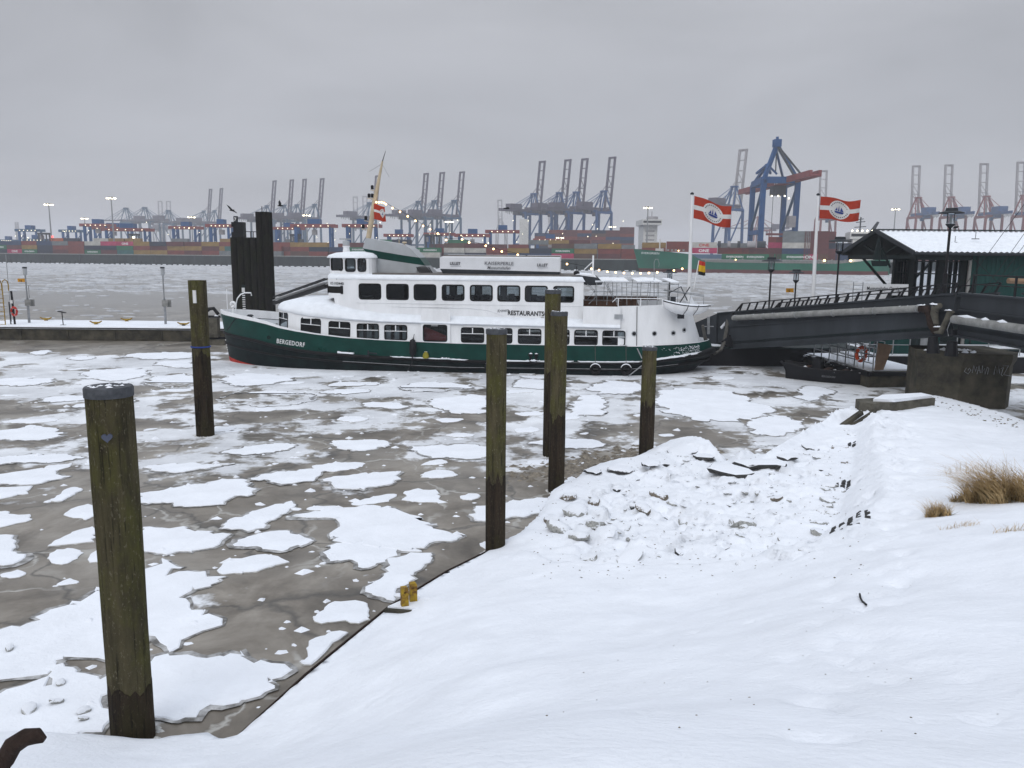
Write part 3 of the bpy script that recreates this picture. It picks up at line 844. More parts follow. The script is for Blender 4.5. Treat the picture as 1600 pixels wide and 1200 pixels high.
# smaller floes of the same kind between them
fr = np.random.default_rng(17)
cnt = 0
while cnt < 46:
    y = fr.uniform(11, 41); half = y * .66
    x = fr.uniform(-half, half)
    if x > 5.5 and y < 30: continue
    if x > 15: continue
    r_ = fr.uniform(.08, .30) if fr.random() < .55 else fr.uniform(.3, .75) * (1.2 if y > 24 else .8)
    xx, yy = np.array([x, x + r_ * 1.5, x - r_ * 1.5, x, x]), np.array([y, y, y, y + r_, y - r_])
    if inside(xx, yy, shore).any(): continue
    if any(inside(xx, yy, p).any() for p in fl_polys): continue
    ph = fr.uniform(0, 6.28); n = 9
    el = fr.uniform(1.1, 2.1)
    poly = []
    for k in range(n):
        a = 2 * math.pi * k / n; rr = r_ * fr.uniform(.65, 1.25)
        u, v_ = math.cos(a) * rr * el, math.sin(a) * rr
        poly.append((x + u * math.cos(ph * .15) - v_ * math.sin(ph * .15), y + u * math.sin(ph * .15) + v_ * math.cos(ph * .15)))
    fl_polys.append(poly)
    floe(poly, .020 + (cnt % 11) * .0007, 'small snow covered scrap of floe on the grey brown river ice', 'small scraps of floe on the river ice', cnt * 1.9 + 300)
    cnt += 1
# crumbs of ice lying about on the sheet and brash far out: nobody could count them
b = MB()
def crumb(b, x, y, z, r, rg):
    vs = []
    for k in range(5):
        a = k * 1.2566 + rg.uniform(-.4, .4); q_ = r * rg.uniform(.6, 1.2)
        vs.append((x + math.cos(a) * q_ * 1.3, y + math.sin(a) * q_, z))
    vs.append((x + rg.uniform(-.2, .2) * r, y, z + r * rg.uniform(.35, .7)))
    b.add(vs, [(k, (k + 1) % 5, 5) for k in range(5)])
def flat_crumb(b, x, y, r, rg):
    n = 7; h = min(.16, r * rg.uniform(.15, .35)); el = rg.uniform(1.0, 2.6)
    rr = [r * rg.uniform(.55, 1.25) for _ in range(n)]
    vs = [(x + math.cos(k * .8976) * rr[k] * el, y + math.sin(k * .8976) * rr[k], -.01) for k in range(n)] + [(x + math.cos(k * .8976) * rr[k] * el * .9, y + math.sin(k * .8976) * rr[k] * .9, h * rg.uniform(.7, 1.1)) for k in range(n)]
    b.add(vs, [(k, (k + 1) % n, n + (k + 1) % n, n + k) for k in range(n)] + [tuple(range(n, 2 * n))])
for k in range(900):
    y = fr.uniform(9.5, 42); x = fr.uniform(-.62 * y, min(.5 * y, 13))
    if inside(np.array([x]), np.array([y]), shore)[0]: continue
    crumb(b, x, y, .0, fr.uniform(.015, .075) if fr.random() < .85 else fr.uniform(.08, .16), fr)
tag(b.build('ice_crumbs', 'snow'), kind='stuff')
b = MB()
for k in range(3600):
    y = 122 + 200 * fr.random() ** 1.2; x = fr.uniform(-.72 * y, .72 * y)
    flat_crumb(b, x, y, fr.uniform(.2, .9), fr)
for k in range(500):
    y = fr.uniform(60, 122); x = fr.uniform(-.70 * y, .72 * y)
    flat_crumb(b, x, y, fr.uniform(.1, .45) * (1.6 if x > 15 else 1), fr)
tag(b.build('brash_ice', 'slush'), kind='stuff')
# broken brown ice along the shore between the piles
b = MB()
for k in range(800):
    f = fr.random(); a = Vector(W(840 + 230 * f, 742 - 35 * f))
    crumb(b, a.x + fr.normal(0, .7), a.y + fr.normal(0, .55), 0, fr.uniform(.03, .14), fr)
tag(b.build('ice_rubble', 'brownice'), kind='stuff')

# ------------------------------------------------------------------ ice blocks and slabs thrown up on the shore
def block_mesh(rg, flat, dirty, cut=.30):
    bm = bmesh.new()
    bmesh.ops.create_icosphere(bm, subdivisions=2, radius=1.0)
    sd = rg.uniform(0, 90)
    for v in bm.verts:
        p = v.co.copy()
        m_ = max(abs(p.x), abs(p.y), abs(p.z))
        p = p * (.55 + .45 / m_ * .8)            # squarish lump
        p *= 1 + .30 * noise.noise((p.x * 1.1 + sd, p.y * 1.1, p.z * 1.1)) + .16 * noise.noise((p.x * 2.9, p.y * 2.9 + sd, p.z * 2.9))
        v.co = Vector((p.x, p.y, p.z * flat))
    bm.normal_update()
    me = bpy.data.meshes.new('ice_block')
    for f in bm.faces: f.smooth = True
    bm.to_mesh(me); bm.free()
    me.materials.append(M[dirty])
    try: me.set_sharp_from_angle(angle=R(38))
    except Exception: pass
    return me
M['capice'] = capped('snow capped ice', (.36, .36, .34), .42, .62, .4)
M['capbrown'] = capped('snow capped brown ice', (.17, .145, .115), .55, .75, .4)
M['capstone'] = capped('snow capped stone', (.055, .054, .052), .55, .75, .4)
bm_a = [block_mesh(fr, .55, 'capice') for _ in range(6)]
bm_b = [block_mesh(fr, .20, 'capice') for _ in range(5)]
bm_c = [block_mesh(fr, .40, 'capbrown') for _ in range(4)]
bm_d = [block_mesh(fr, .6, 'capstone') for _ in range(5)]
def put_block(px, py, r_, flat=False, brown=False, label=None, tilt=.35, sink=.0):
    p = onbank(px, py)
    me = (bm_b if flat else bm_c if brown else bm_a)[fr.integers(0, 4)]
    o = link('ice_block', me, None, (p.x, p.y, ground(p.x, p.y) + r_ * (.1 - sink)))
    o.scale = (r_ * fr.uniform(.9, 1.4), r_ * fr.uniform(.7, 1.1), r_)
    o.rotation_euler = (fr.uniform(-tilt, tilt), fr.uniform(-tilt, tilt), fr.uniform(0, 6.28))
    if label: tag(o, label, 'ice block')
    elif brown: tag(o, 'brownish lump of ice bedded in the snowed over rubble of the shore', 'ice block', 'brown ice lumps in the rubble')
    else: tag(o, 'snow capped block of broken ice on the rubble shore', 'ice block', 'broken ice blocks on the rubble shore')
    return o
put_block(1030, 775, .20, brown=True, label='pale brown upright lump of ice in the middle of the rubble shore')
put_block(1005, 792, .20, brown=True)
put_block(985, 872, .26, flat=True, label='round plate of ice lying flat in the snow below the brown lump')
put_block(1160, 818, .22, label='white snow knob beside a dark hollow under the embankment')
put_block(900, 800, .26, label='jumbled grey block of ice at the foot of the twin piles')
put_block(930, 822, .26); put_block(875, 828, .28); put_block(905, 840, .22); put_block(888, 777, .24, brown=True, label='big dirty ice block pressed against the taller twin pile'); put_block(928, 785, .20, brown=True)
put_block(862, 815, .18, brown=True, label='small brown lump at the tip of the snow rim by the middle pile')
sb = [((1072, 706), .85), ((1100, 716), .7), ((1040, 726), .6), ((970, 736), .7), ((925, 738), .5), ((1190, 728), .95), ((1140, 742), .8), ((1230, 716), .6), ((1265, 700), .5), ((1015, 733), .5)]
for k, ((px, py), r_) in enumerate(sb):
    o = put_block(px, py, r_ * .5, flat=True, tilt=.13, sink=.0)
    o.data = bm_d[k % 5]; o.scale.z *= .42; o.scale.x *= 1.25  # dark stone sides put the shade of the gap into the slab's colour
    tag(o, 'tilted snow topped ice slab with its underside coloured dark as shade along the waterline' if k != 5 else 'longest tilted ice slab with its sides coloured dark as a shaded gap at the waterline', 'ice slab', 'tilted slabs along the waterline' if k != 5 else None)
    o.name = 'ice_slab'
k = 0
while k < 170:
    px, py = fr.uniform(850, 1335), fr.uniform(700, 895)
    p = onbank(px, py)
    if not inside(np.array([p.x]), np.array([p.y]), rub)[0]: continue
    put_block(px, py, (fr.uniform(.04, .09) if fr.random() < .8 else fr.uniform(.10, .17)), flat=fr.random() < .65, brown=fr.random() < .16, sink=.35)
    k += 1
for k in range(22):
    f = fr.random(); put_block(1338 - 60 * f + fr.uniform(-26, 4), 668 + 200 * f, fr.uniform(.08, .2), brown=fr.random() < .25, sink=.2)
for px, py, r_ in ((88, 1095, .07), (45, 1108, .09), (130, 1110, .07), (95, 1066, .06), (15, 1012, .06), (130, 1122, .05)):
    p = W(px, py, .06); o = link('ice_block', bm_a[fr.integers(0, 6)], None, (p.x, p.y, .06)); o.scale = (r_ * 1.4, r_, r_)
    o.rotation_euler = (fr.uniform(-.5, .5), fr.uniform(-.5, .5), fr.uniform(0, 6))
    tag(o, 'grey chunk of ice lying on the lumpy floe in front of the nearest pile', 'ice block', 'chunks on the lumpy floe')

# basalt setts showing where the snow has slid off the embankment
bs = MB(); bs.add([(-.5, -.5, -.5), (.5, -.5, -.5), (.5, .5, -.5), (-.5, .5, -.5), (-.46, -.46, .5), (.46, -.46, .5), (.46, .46, .5), (-.46, .46, .5)], [(0, 3, 2, 1), (4, 5, 6, 7), (0, 1, 5, 4), (1, 2, 6, 5), (2, 3, 7, 6), (3, 0, 4, 7)])
bs_me = bs.mesh('brick', 'basalt')
def setts(px, py, cols, rows, w_=.20):
    p = onbank(px, py); q0 = onbank(px + 12, py - 55)
    dv = Vector((q0.x - p.x, q0.y - p.y, 0)).normalized(); uv = Vector((dv.y, -dv.x, 0))
    for i in range(cols):
        for j in range(rows):
            if fr.random() < .18 or abs(i - cols / 2 + .5) / cols + abs(j - rows / 2 + .5) / rows > .75: continue
            a = Vector((p.x, p.y, 0)) + dv * (i * w_ * 1.28 + (j % 2) * w_ * .6) + uv * (j * .135)
            g0, g1 = ground(a.x, a.y), ground(a.x + uv.x * .3, a.y + uv.y * .3)
            o = link('brick', bs_me, bank_o, (a.x, a.y, g0 - .005))
            o.scale = (w_, .10, .05); o.rotation_euler = (max(0, min(1.0, math.atan2(g1 - g0, .3))), 0, math.atan2(uv.y, uv.x) - math.pi / 2 + fr.uniform(-.06, .06))
setts(1300, 838, 8, 5, .16); setts(1306, 764, 4, 3, .17); setts(1326, 700, 3, 2, .2)
for px, py, r_ in ((1175, 808, .16), (1160, 880, .1), (1065, 860, .12), (1185, 870, .10), (990, 790, .1)):   # dark stones added to stand in for the shade in hollows
    p = onbank(px, py); o = link('stone', bm_d[int(px) % 5], None, (p.x, p.y, ground(p.x, p.y) - r_ * .2)); o.scale = (r_ * 1.2, r_, r_); o.rotation_euler = (.3, .4, r_ * 50)
    tag(o, 'dark stone added as shade in a hollow of the snowed over rubble', 'stone', 'dark stones added as shade in the rubble')
k = 0
while k < 48:                                   # dark stones added so the gaps read as deep shade
    px, py = fr.uniform(860, 1335), fr.uniform(705, 890)
    p = onbank(px, py)
    if not inside(np.array([p.x]), np.array([p.y]), rub)[0]: continue
    zz = [ground(p.x + dx, p.y + dy) for dx, dy in ((-.2, 0), (.2, 0), (0, -.2), (0, .2))]
    if ground(p.x, p.y) > sum(zz) / 4 - .035: continue
    r_ = fr.uniform(.05, .12)
    o = link('stone', bm_d[k % 5], None, (p.x, p.y, ground(p.x, p.y) - r_ * .25)); o.scale = (r_ * 1.5, r_ * 1.0, r_); o.rotation_euler = (fr.uniform(-.3, .3), fr.uniform(-.3, .3), fr.uniform(-.6, .6))
    tag(o, 'dark stone added as shade in a gap of the snowed over rubble', 'stone', 'dark stones added as shade in the gaps')
    k += 1
b = MB()                                        # grit, bark and straw scattered on the snow
gr = np.random.default_rng(44)
for k in range(700):
    if k < 520: px, py = gr.uniform(830, 1345), gr.uniform(700, 905)
    elif k < 620: f = gr.random(); px, py = 1400 - 110 * f + gr.normal(0, 40), 660 + 420 * f
    else: px, py = gr.uniform(820, 1600), gr.uniform(900, 1180)
    p = onbank(px, py); r_ = gr.uniform(.006, .020) if k < 520 else gr.uniform(.003, .007)
    crumb(b, p.x, p.y, ground(p.x, p.y), r_, gr)
tag(b.build('grit_specks', 'strawdark'), kind='stuff')
b = MB()                                        # dark crumbs standing in for the shaded ice beside the pier
for k in range(90):
    f = gr.random(); px = 1440 + 150 * f + gr.normal(0, 8); py = 629 + 52 * f + gr.normal(0, 6)
    p = W(px, py, .6); g_ = ground(p.x, p.y)
    crumb(b, p.x, p.y, max(g_, .02), gr.uniform(.015, .05), gr)
tag(b.build('shade_crumbs', 'strawdark'), kind='stuff')
# concrete kerb block at the far end of the path, with its timber rails
p = W(1342, 652, .5)
t_ = thing('concrete_block', 'low weathered concrete block capped with snow at the end of the path before the pier', 'concrete block', (p.x, p.y, 0))
MB().prism([(0, 0, .05), (.3, -.35, .05), (3.1, .9, .05), (2.9, 1.5, .05), (.1, .6, .05)], (0, 0, 1.0)).build('block_body', 'concrete', t_)
MB().prism([(.5, .1, 1.05), (1.2, 0, 1.05), (3.0, .95, 1.05), (2.85, 1.45, 1.05), (1.2, .95, 1.05)], (0, 0, .1)).build('snow_cap', 'snow', t_)
t_ = thing('timber_rails', 'two snow dusted timber rails sloping to the ice beside the concrete block', 'rail', (p.x, p.y, 0))
for dx in (0, .45):
    MB().beam((-.1 + dx, -.4, .75), (-1.7 + dx * .6, -1.2, -.05), .16, .14).build('rail', 'concdark', t_)

# ------------------------------------------------------------------ wooden piles
def pile(label, px, pyb, pyt, wpx, z0=0.0, split=None, cap=True, capw=1.0, lean=0.0):
    p = W(px, pyb, z0)
    dpx = F / ((p - CAM).dot(fw))
    r_ = wpx / dpx / 2
    top = CAM.z - 0
    # height so that the top shows at pyt
    lo, hi = 0, 12
    for _ in range(40):
        h = (lo + hi) / 2
        v = Vector((p.x, p.y, h)) - CAM
        y = 600 - F * v.dot(up) / v.dot(fw)
        if y > pyt: lo = h
        else: hi = h
    t = thing('wooden_pile', label, 'pile', (p.x, p.y, 0))
    sd = px * .37
    def ring(z, f=1.0):
        return [Vector((math.cos(a) * rr + lean * z, math.sin(a) * rr, z)) for a, rr in
                [(2 * math.pi * j / 28, r_ * f * (1 + .05 * noise.noise((math.cos(2 * math.pi * j / 28) * 1.7, math.sin(2 * math.pi * j / 28) * 1.7 + sd, z * .35)) + .018 * noise.noise((math.cos(2 * math.pi * j / 28) * 7, math.sin(2 * math.pi * j / 28) * 7 + sd, z * 1.1)))) for j in range(28)]]
    zs = split * h if split else h * .3
    capz = h - r_ * .42 if cap else h
    MB().loft([ring(zs * .6 + (capz - zs * .6) * k / 18, .99) for k in range(19)]).build('post', 'pile', t, smooth=50)
    wf = [ring(-.3 + (zs + .3) * k / 8, 1.004) for k in range(9)]
    for j in range(28):
        wf[8][j].z += zs * .22 * noise.noise((j * .9, sd, 3)) + .05 * noise.noise((j * 2.7, sd, 9)); wf[7][j].z = min(wf[7][j].z, wf[8][j].z - .02)
    MB().loft(wf).build('wet_foot', 'piledark', t, smooth=50)
    if cap:
        n = 32
        c = [(r_ * 1.045 * capw, capz - .01), (r_ * 1.05 * capw, h - .02), (r_ * 1.0 * capw, h), (.001, h + .012)]
        b = MB(); b.loft([[Vector((math.cos(2 * math.pi * j / n) * q_ + lean * z, math.sin(2 * math.pi * j / n) * q_, z)) for j in range(n)] for q_, z in c]); b.build('cap', 'pilecap', t, smooth=40)
        b = MB()
        for k in range(22):
            a, q_ = fr.uniform(0, 6.28), r_ * math.sqrt(fr.random()) * .9
            crumb(b, math.cos(a) * q_ + lean * h, math.sin(a) * q_, h + .012, r_ * fr.uniform(.04, .12), fr)
        tag(b.build('frost', 'snow', t), kind='stuff')
    b = MB()
    for k in range(34):
        a = fr.uniform(0, 6.28); q_ = r_ * fr.uniform(1.0, 1.25)
        crumb(b, math.cos(a) * q_, math.sin(a) * q_, 0, r_ * fr.uniform(.08, .22), fr)
    tag(b.build('ice_collar', 'dirtyice', t), kind='stuff')
    return t, r_, h
t1, r1, h1 = pile('nearest thick mossy pile with a grey cap and a heart shaped plaque', 209, 1152, 603, 64, split=.16)
# heart plaque on its face
hp = []
for k in range(28):
    a = 2 * math.pi * k / 28
    hp.append((16 * math.sin(a) ** 3 / 17 * .062, (13 * math.cos(a) - 5 * math.cos(2 * a) - 2 * math.cos(3 * a) - math.cos(4 * a)) / 17 * .062))
p = t1.location
v = D(167, 684, p.y - r1)
fx, fz = v.x - p.x, v.z
an = math.asin(max(-.9, min(.9, fx / r1)))
nv = Vector((math.sin(an), -math.cos(an), 0)); sv = Vector((math.cos(an), math.sin(an), 0))
cpt = Vector((nv.x * r1 * .985, nv.y * r1 * .985, fz))
MB().prism([cpt + sv * a + Vector((0, 0, c)) for a, c in hp], nv * .03).build('heart_plaque', 'heart', t1)
t2, r2, h2 = pile('dark pile with a blue rope band standing alone off the bow of the ferry', 321, 680, 438, 27, split=.52, cap=False)
b = MB(); b.torus((0, 0, h2 * .58), r2 * 1.03, .025, (0, 0, 1)); b.build('rope_band', 'flagblue', t2)
MB().box(-r2 * .15, r2 * .2, -r2 * 1.12, -r2 * .9, h2 * .86, h2 * .94).build('number_plate', 'stake', t2)
for k, (a, z0, z1) in enumerate(((-1.9, .4, 1.3), (-1.1, .3, 1.4), (-.5, .5, 1.2))):
    MB().beam((math.cos(a) * r2 * 1.02, math.sin(a) * r2 * 1.02, z0), (math.cos(a) * r2 * 1.02, math.sin(a) * r2 * 1.02, z1), .16, .07).build('fender_board', 'piledark', t2)
pile('middle pile with a pale flat cap in front of the ferry', 774, 864, 514, 31, split=.34)
pile('taller of the twin piles, grey capped, its foot in the shore ice', 869, 768, 487, 25, split=.42)
pile('rear twin pile half hidden by its taller looking neighbour', 860, 712, 453, 24, split=.5, cap=True)
pile('shortest pile standing right of the twin piles near the ferry stern', 1009, 716, 542, 22, split=.5)

# ------------------------------------------------------------------ small things on the bank
p = W(640, 947, .16)
t_ = thing('mooring_post', 'pair of rusty yellow drilled steel mooring plates on the edge of the bank', 'mooring post', (p.x, p.y, 0))
MB().prism([(-.42, -.12, .10), (.18, -.2, .10), (.5, .25, .10), (-.02, .42, .10)], (0, 0, .05)).build('base_plate', 'concdark', t_)
MB().prism([(-.36, -.06, .152), (.16, -.14, .152), (.46, .24, .152), (-.0, .38, .152)], (0, 0, .03)).build('snow_cover', 'snow', t_)
def drilled(x, y, yaw):
    b = MB(); n = 16; hw, hh, rr = .062, .36, .018
    c, s_ = math.cos(yaw), math.sin(yaw)
    outer, inn = [], []
    hz = .27
    for k in range(n):
        a = 2 * math.pi * k / n
        ca, sa = math.cos(a), math.sin(a)
        f = 1 / max(abs(ca), abs(sa))
        outer.append((ca * f * hw * (.8 if k == 2 else 1), hz + sa * f * ((hh - hz) * (.85 if k == 2 else 1) if sa > 0 else hz))); inn.append((ca * rr, hz + sa * rr))
    rings = []
    for off, lst in ((-.045, outer), (-.045, inn), (.045, inn), (.045, outer)):
        rings.append([Vector((x + u * c - off * s_, y + u * s_ + off * c, .15 + z)) for u, z in lst])
    b.loft(rings, caps=False, wrap=True)
    return b
drilled(-.08, -.02, .35).build('post_plate', 'yellow', t_)
drilled(.04, .17, .35).build('post_plate', 'yellow', t_)
p = onbank(1345, 940)
q_ = [onbank(x, y) for x, y in ((1343, 932), (1344, 938), (1347, 944), (1353, 949))]
b = MB(); b.tube([v + Vector((0, 0, .03)) for v in q_], .011, 6)
recenter(tag(b.build('rubber_strip', 'black'), 'short black curved rubber strip lying on the trodden snow', 'rubber strip'))
hookp = [D(x, y, 6.9) for x, y in ((-4, 1250), (0, 1215), (7, 1188), (20, 1165), (40, 1152), (58, 1150), (70, 1156))]
b = MB(); b.tube(hookp, [.09, .09, .09, .088, .082, .072, .03], 12)
recenter(tag(b.build('mooring_hook', 'rust', smooth=50), 'bent rusty steel mooring hook poking out of the snow at the lower left corner', 'hook'))
# grass
def tuft(name, label, px, py, n, hgt, spread, lean, thick=1.0, skirt=True):
    p = onbank(px, py)
    t = thing(name, label, 'grass tuft', (p.x, p.y, ground(p.x, p.y)))
    b = MB()
    for k in range(n):
        a = fr.uniform(0, 6.28); q_ = math.sqrt(fr.random())
        x, y = math.cos(a) * q_ * spread[0], math.sin(a) * q_ * spread[1]
        hh = hgt * fr.uniform(.35, 1.0) * (1 - .35 * q_)
        dx = lean + fr.normal(0, .35); dy = fr.normal(0, .3) - .1
        wd = fr.uniform(.0028, .006) * thick
        pts = []
        gz = ground(p.x + x, p.y + y) - ground(p.x, p.y)
        sag = fr.uniform(.3, 1.5)
        for i in range(5):
            f = i / 4
            pts.append(Vector((x + dx * hh * f ** 1.6, y + dy * hh * f ** 1.6, gz - .03 + hh * (f - .30 * sag * f ** 3))))
        sx_ = Vector((math.cos(a * 3), math.sin(a * 3), 0))
        vs = []
        for i, q2 in enumerate(pts):
            w2 = wd * (1 - .8 * i / 4)
            vs += [q2 - sx_ * w2, q2 + sx_ * w2]
        b.add(vs, [(2 * i, 2 * i + 1, 2 * i + 3, 2 * i + 2) for i in range(4)])
    tag(b.build('grass_blades', 'straw', t), kind='stuff')
    if skirt:
        b = MB()
        for k in range(n // 3):
            a = fr.uniform(0, 6.28); q_ = math.sqrt(fr.random())
            x, y = math.cos(a) * q_ * spread[0], math.sin(a) * q_ * spread[1]
            gz = ground(p.x + x, p.y + y) - ground(p.x, p.y)
            v0 = Vector((x, y, gz)); v1 = v0 + Vector((fr.normal(0, .08), fr.normal(0, .08), hgt * fr.uniform(.1, .32)))
            s2 = Vector((math.cos(a * 5), math.sin(a * 5), 0)) * .006 * thick
            b.add([v0 - s2, v0 + s2, v1], [(0, 1, 2)])
        tag(b.build('dead_thatch', 'strawdark', t), kind='stuff')
    return t
tuft('grass_tuft', 'big drooping clump of dry straw coloured grass at the right edge', 1572, 780, 1700, 1.12, (.66, .42), -.75, 1.3)
tuft('grass_tuft', 'smaller dry tuft left of the big straw clump', 1466, 806, 420, .48, (.20, .16), -.25, 1.1)
tuft('grass_tuft', 'low brown matted tuft joining the big straw clump on its left', 1515, 780, 420, .38, (.34, .15), -.2, 1.1)
tuft('grass_tuft', 'sparse thin stems poking through the snow below the small dry tuft', 1500, 824, 90, .22, (.30, .12), .2, .8, False)
tuft('grass_tuft', 'sparse thin stems at the right edge below the big straw clump', 1590, 832, 130, .25, (.34, .14), .1, .8, False)
tuft('grass_tuft', 'thin upright stems behind the big straw clump', 1530, 738, 70, .7, (.8, .3), -.1, .8, False)

# ================================================================== THE FERRY
def rrect(w_, h_, r_, n=4):
    pts = []
    for cx, cz, a0 in ((w_ / 2 - r_, h_ / 2 - r_, 0), (-w_ / 2 + r_, h_ / 2 - r_, 90), (-w_ / 2 + r_, -h_ / 2 + r_, 180), (w_ / 2 - r_, -h_ / 2 + r_, 270)):
        for k in range(n + 1):
            a = R(a0 + 90 * k / n)
            pts.append((cx + r_ * math.cos(a), cz + r_ * math.sin(a)))
    return pts
def fr_matrix(o, x, z):
    x = Vector(x).normalized(); z = Vector(z); z = (z - x * x.dot(z)).normalized(); n = x.cross(z)
    return lambda u, v_, d: Vector(o) + x * u + z * v_ + n * d
def window(parent, o, x, z, w_, h_, bars=True, frame='black', rad=.1, fw_=.045, shear=0.0, pane='glass', grow=.03):
    P = fr_matrix(o, x, z)
    sk = lambda a: [(u + shear * v_, v_) for u, v_ in a]
    ou = sk(rrect(w_ + 2 * grow, h_ + 2 * grow, rad + grow)); inn = sk(rrect(w_ - 2 * fw_, h_ - 2 * fw_, max(.02, rad - fw_)))
    b = MB(); b.loft([[P(u, v_, d) for u, v_ in l] for d, l in ((-.05, ou), (.014, ou), (.014, inn), (-.05, inn))], caps=False, wrap=True)
    f = b.build('window', frame, parent)
    b = MB(); vs = [P(u, v_, -.03) for u, v_ in sk(rrect(w_ - fw_, h_ - fw_, max(.02, rad - fw_ / 2)))]
    b.add(vs, [tuple(range(len(vs)))]); b.build('pane', pane, f)
    if bars:
        b = MB(); zz = h_ * .10; s0 = shear
        b.beam(P(-w_ / 2 + s0 * zz, zz, .006), P(w_ / 2 + s0 * zz, zz, .006), .03, .045, P(0, 0, 1) - P(0, 0, 0))
        b.beam(P(s0 * zz, zz, .003), P(s0 * h_ / 2, h_ / 2, .003), .026, .045, P(1, 0, 0) - P(0, 0, 0))
        b.build('glazing_bar', 'white', f)
    return f
fa, fb_ = W(420, 576), W(1000, 588)
fu = Vector((fb_.x - fa.x, fb_.y - fa.y, 0)).normalized(); fv = Vector((-fu.y, fu.x, 0))
FZ = math.atan2(fu.y, fu.x)
def S(px, py, w_=0.0):
    d = ray(px, py); a = Vector((fa.x, fa.y, 0)) + fv * w_
    t = (a - CAM).dot(fv) / d.dot(fv); p = CAM + d * t - a
    return p.dot(fu), p.z
def FW(s, w_, z):
    return Vector((fa.x, fa.y, 0)) + fu * s + fv * w_ + Vector((0, 0, z))
ferry = thing('ferry', 'green and white double deck restaurant ferry moored in the ice', 'ferry', (fa.x, fa.y, 0), FZ)
HB = [(-3.84, .0), (-3.6, .42), (-3.2, .85), (-2.5, 1.4), (-1.3, 2.05), (0, 2.5), (2, 2.87), (4, 3.0), (18, 3.0), (20, 2.80), (21.4, 2.35), (22.4, 1.6), (23.0, .75), (23.2, 0)]
SH = [(-3.84, 2.66), (-2.5, 2.56), (-.6, 2.36), (.8, 2.04), (3.5, 1.73), (6.2, 1.60), (10, 1.5), (16, 1.5), (20, 1.55), (22.9, 1.63)]
K1 = [(-3.84, 1.60), (-1.3, 1.40), (.7, 1.06), (2.8, .84), (6, .70), (11.5, .57), (19.3, .65), (22.9, 1.06)]
K2 = [(-3.84, 1.02), (.4, .64), (4, .44), (9.5, .24), (19, .32), (22.9, .64)]
ST_ = [-3.84, -3.7, -3.5, -3.2, -2.8, -2.3, -1.7, -1, -.3, .5, 1.5, 2.5, 4, 6, 8, 10, 12, 14, 16, 18, 19, 20, 20.8, 21.4, 21.9, 22.4, 22.8, 23.05, 23.2]
def hullp(s, z, side):                          # side -1 near, +1 far
    zs = itp(SH, s)
    t = max(0, min(1.1, (zs - z) / (zs + .3)))
    k = 1 - t ** 1.3 * (.42 * math.exp(-(s + 3.84) / 2.2)) - (t ** 2 * .5 * max(0, (s - 18.5) / 4.35))
    hb = itp(HB, s) * k
    sx = s + .42 * t * math.exp(-(s + 3.84) / .8) - (.9 * t * t * max(0, (s - 19) / 3.85) ** 2) + (.25 * math.sin(min(1, t * 1.2) * math.pi) * max(0, (s - 20) / 2.85) ** 2)
    return Vector((sx, 3 + side * hb, z))
def skin(name, zfun0, zfun1, mt, n=3, parent=ferry):
    b = MB()
    for sd in (-1, 1):
        b.loft([[hullp(s, zfun0(s) + (zfun1(s) - zfun0(s)) * k / n, sd) for k in range(n + 1)] for s in ST_], closed=False, caps=False)
    return b.build(name, mt, parent, smooth=60)
f_sh, f_k1, f_k2 = (lambda s: itp(SH, s)), (lambda s: itp(K1, s)), (lambda s: itp(K2, s))
f_wl = lambda s: itp([(-3.84, .30), (-2.5, .12), (-1, -.02), (2, -.2), (23, -.2)], s)
skin('hull', f_k1, f_sh, 'green', 4)
skin('lower_hull', f_wl, f_k1, 'hullblack', 4)
skin('boot_topping', lambda s: -.35, f_wl, 'boot', 2)
def strake(name, kf, r_, mt):
    for sd in (-1, 1):
        pts = [hullp(s, kf(s), sd) + Vector((0, sd * .02, 0)) for s in ST_]
        b = MB(); b.tube(pts, [r_ * (1 + 1.2 * max(0, (p.x - 19) / 4) ** 2) for p in pts], 8); b.build(name, mt, ferry, smooth=50)
strake('rubbing_strake', f_k1, .085, 'black')
strake('rubbing_strake', f_k2, .055, 'black')
# pale chafe line on the edges of the lower strake
b = MB(); b.tube([hullp(s, f_k2(s) + .035, -1) + Vector((0, -.068, 0)) for s in ST_ if 3 < s < 21.5], .013, 5); b.build('chafing_bar', 'galv', ferry)
b = MB(); b.tube([hullp(s, f_k1(s) + .03, -1) + Vector((0, -.09, 0)) for s in ST_ if 12 < s < 21.5], .010, 5); b.build('chafing_bar', 'galv', ferry)
# bulwark cap, white, tall at the stem
BT = [(-3.84, .22), (-2.5, .20), (-.6, .17), (.8, .10), (2.5, .06), (6, .035), (23, .03)]
b = MB()
for sd in (-1, 1):
    b.loft([[hullp(s, itp(SH, s), sd) + Vector((0, sd * .012, 0)), hullp(s, itp(SH, s), sd) + Vector((0, sd * .02, itp(BT, s))), hullp(s, itp(SH, s), sd) + Vector((0, -sd * .07, itp(BT, s))), hullp(s, itp(SH, s), sd) + Vector((0, -sd * .06, -.25))] for s in ST_], closed=False, caps=False)
b.build('bulwark', 'white', ferry)
b = MB()
for s0, s1 in zip(ST_[:-1], ST_[1:]):
    z = -.28
    b.add([hullp(s0, itp(SH, s0), -1) + Vector((0, .05, z)), hullp(s1, itp(SH, s1), -1) + Vector((0, .05, z)), hullp(s1, itp(SH, s1), 1) + Vector((0, -.05, z)), hullp(s0, itp(SH, s0), 1) + Vector((0, -.05, z))], [(0, 1, 2, 3)])
b.build('deck', 'shipgrey', ferry)
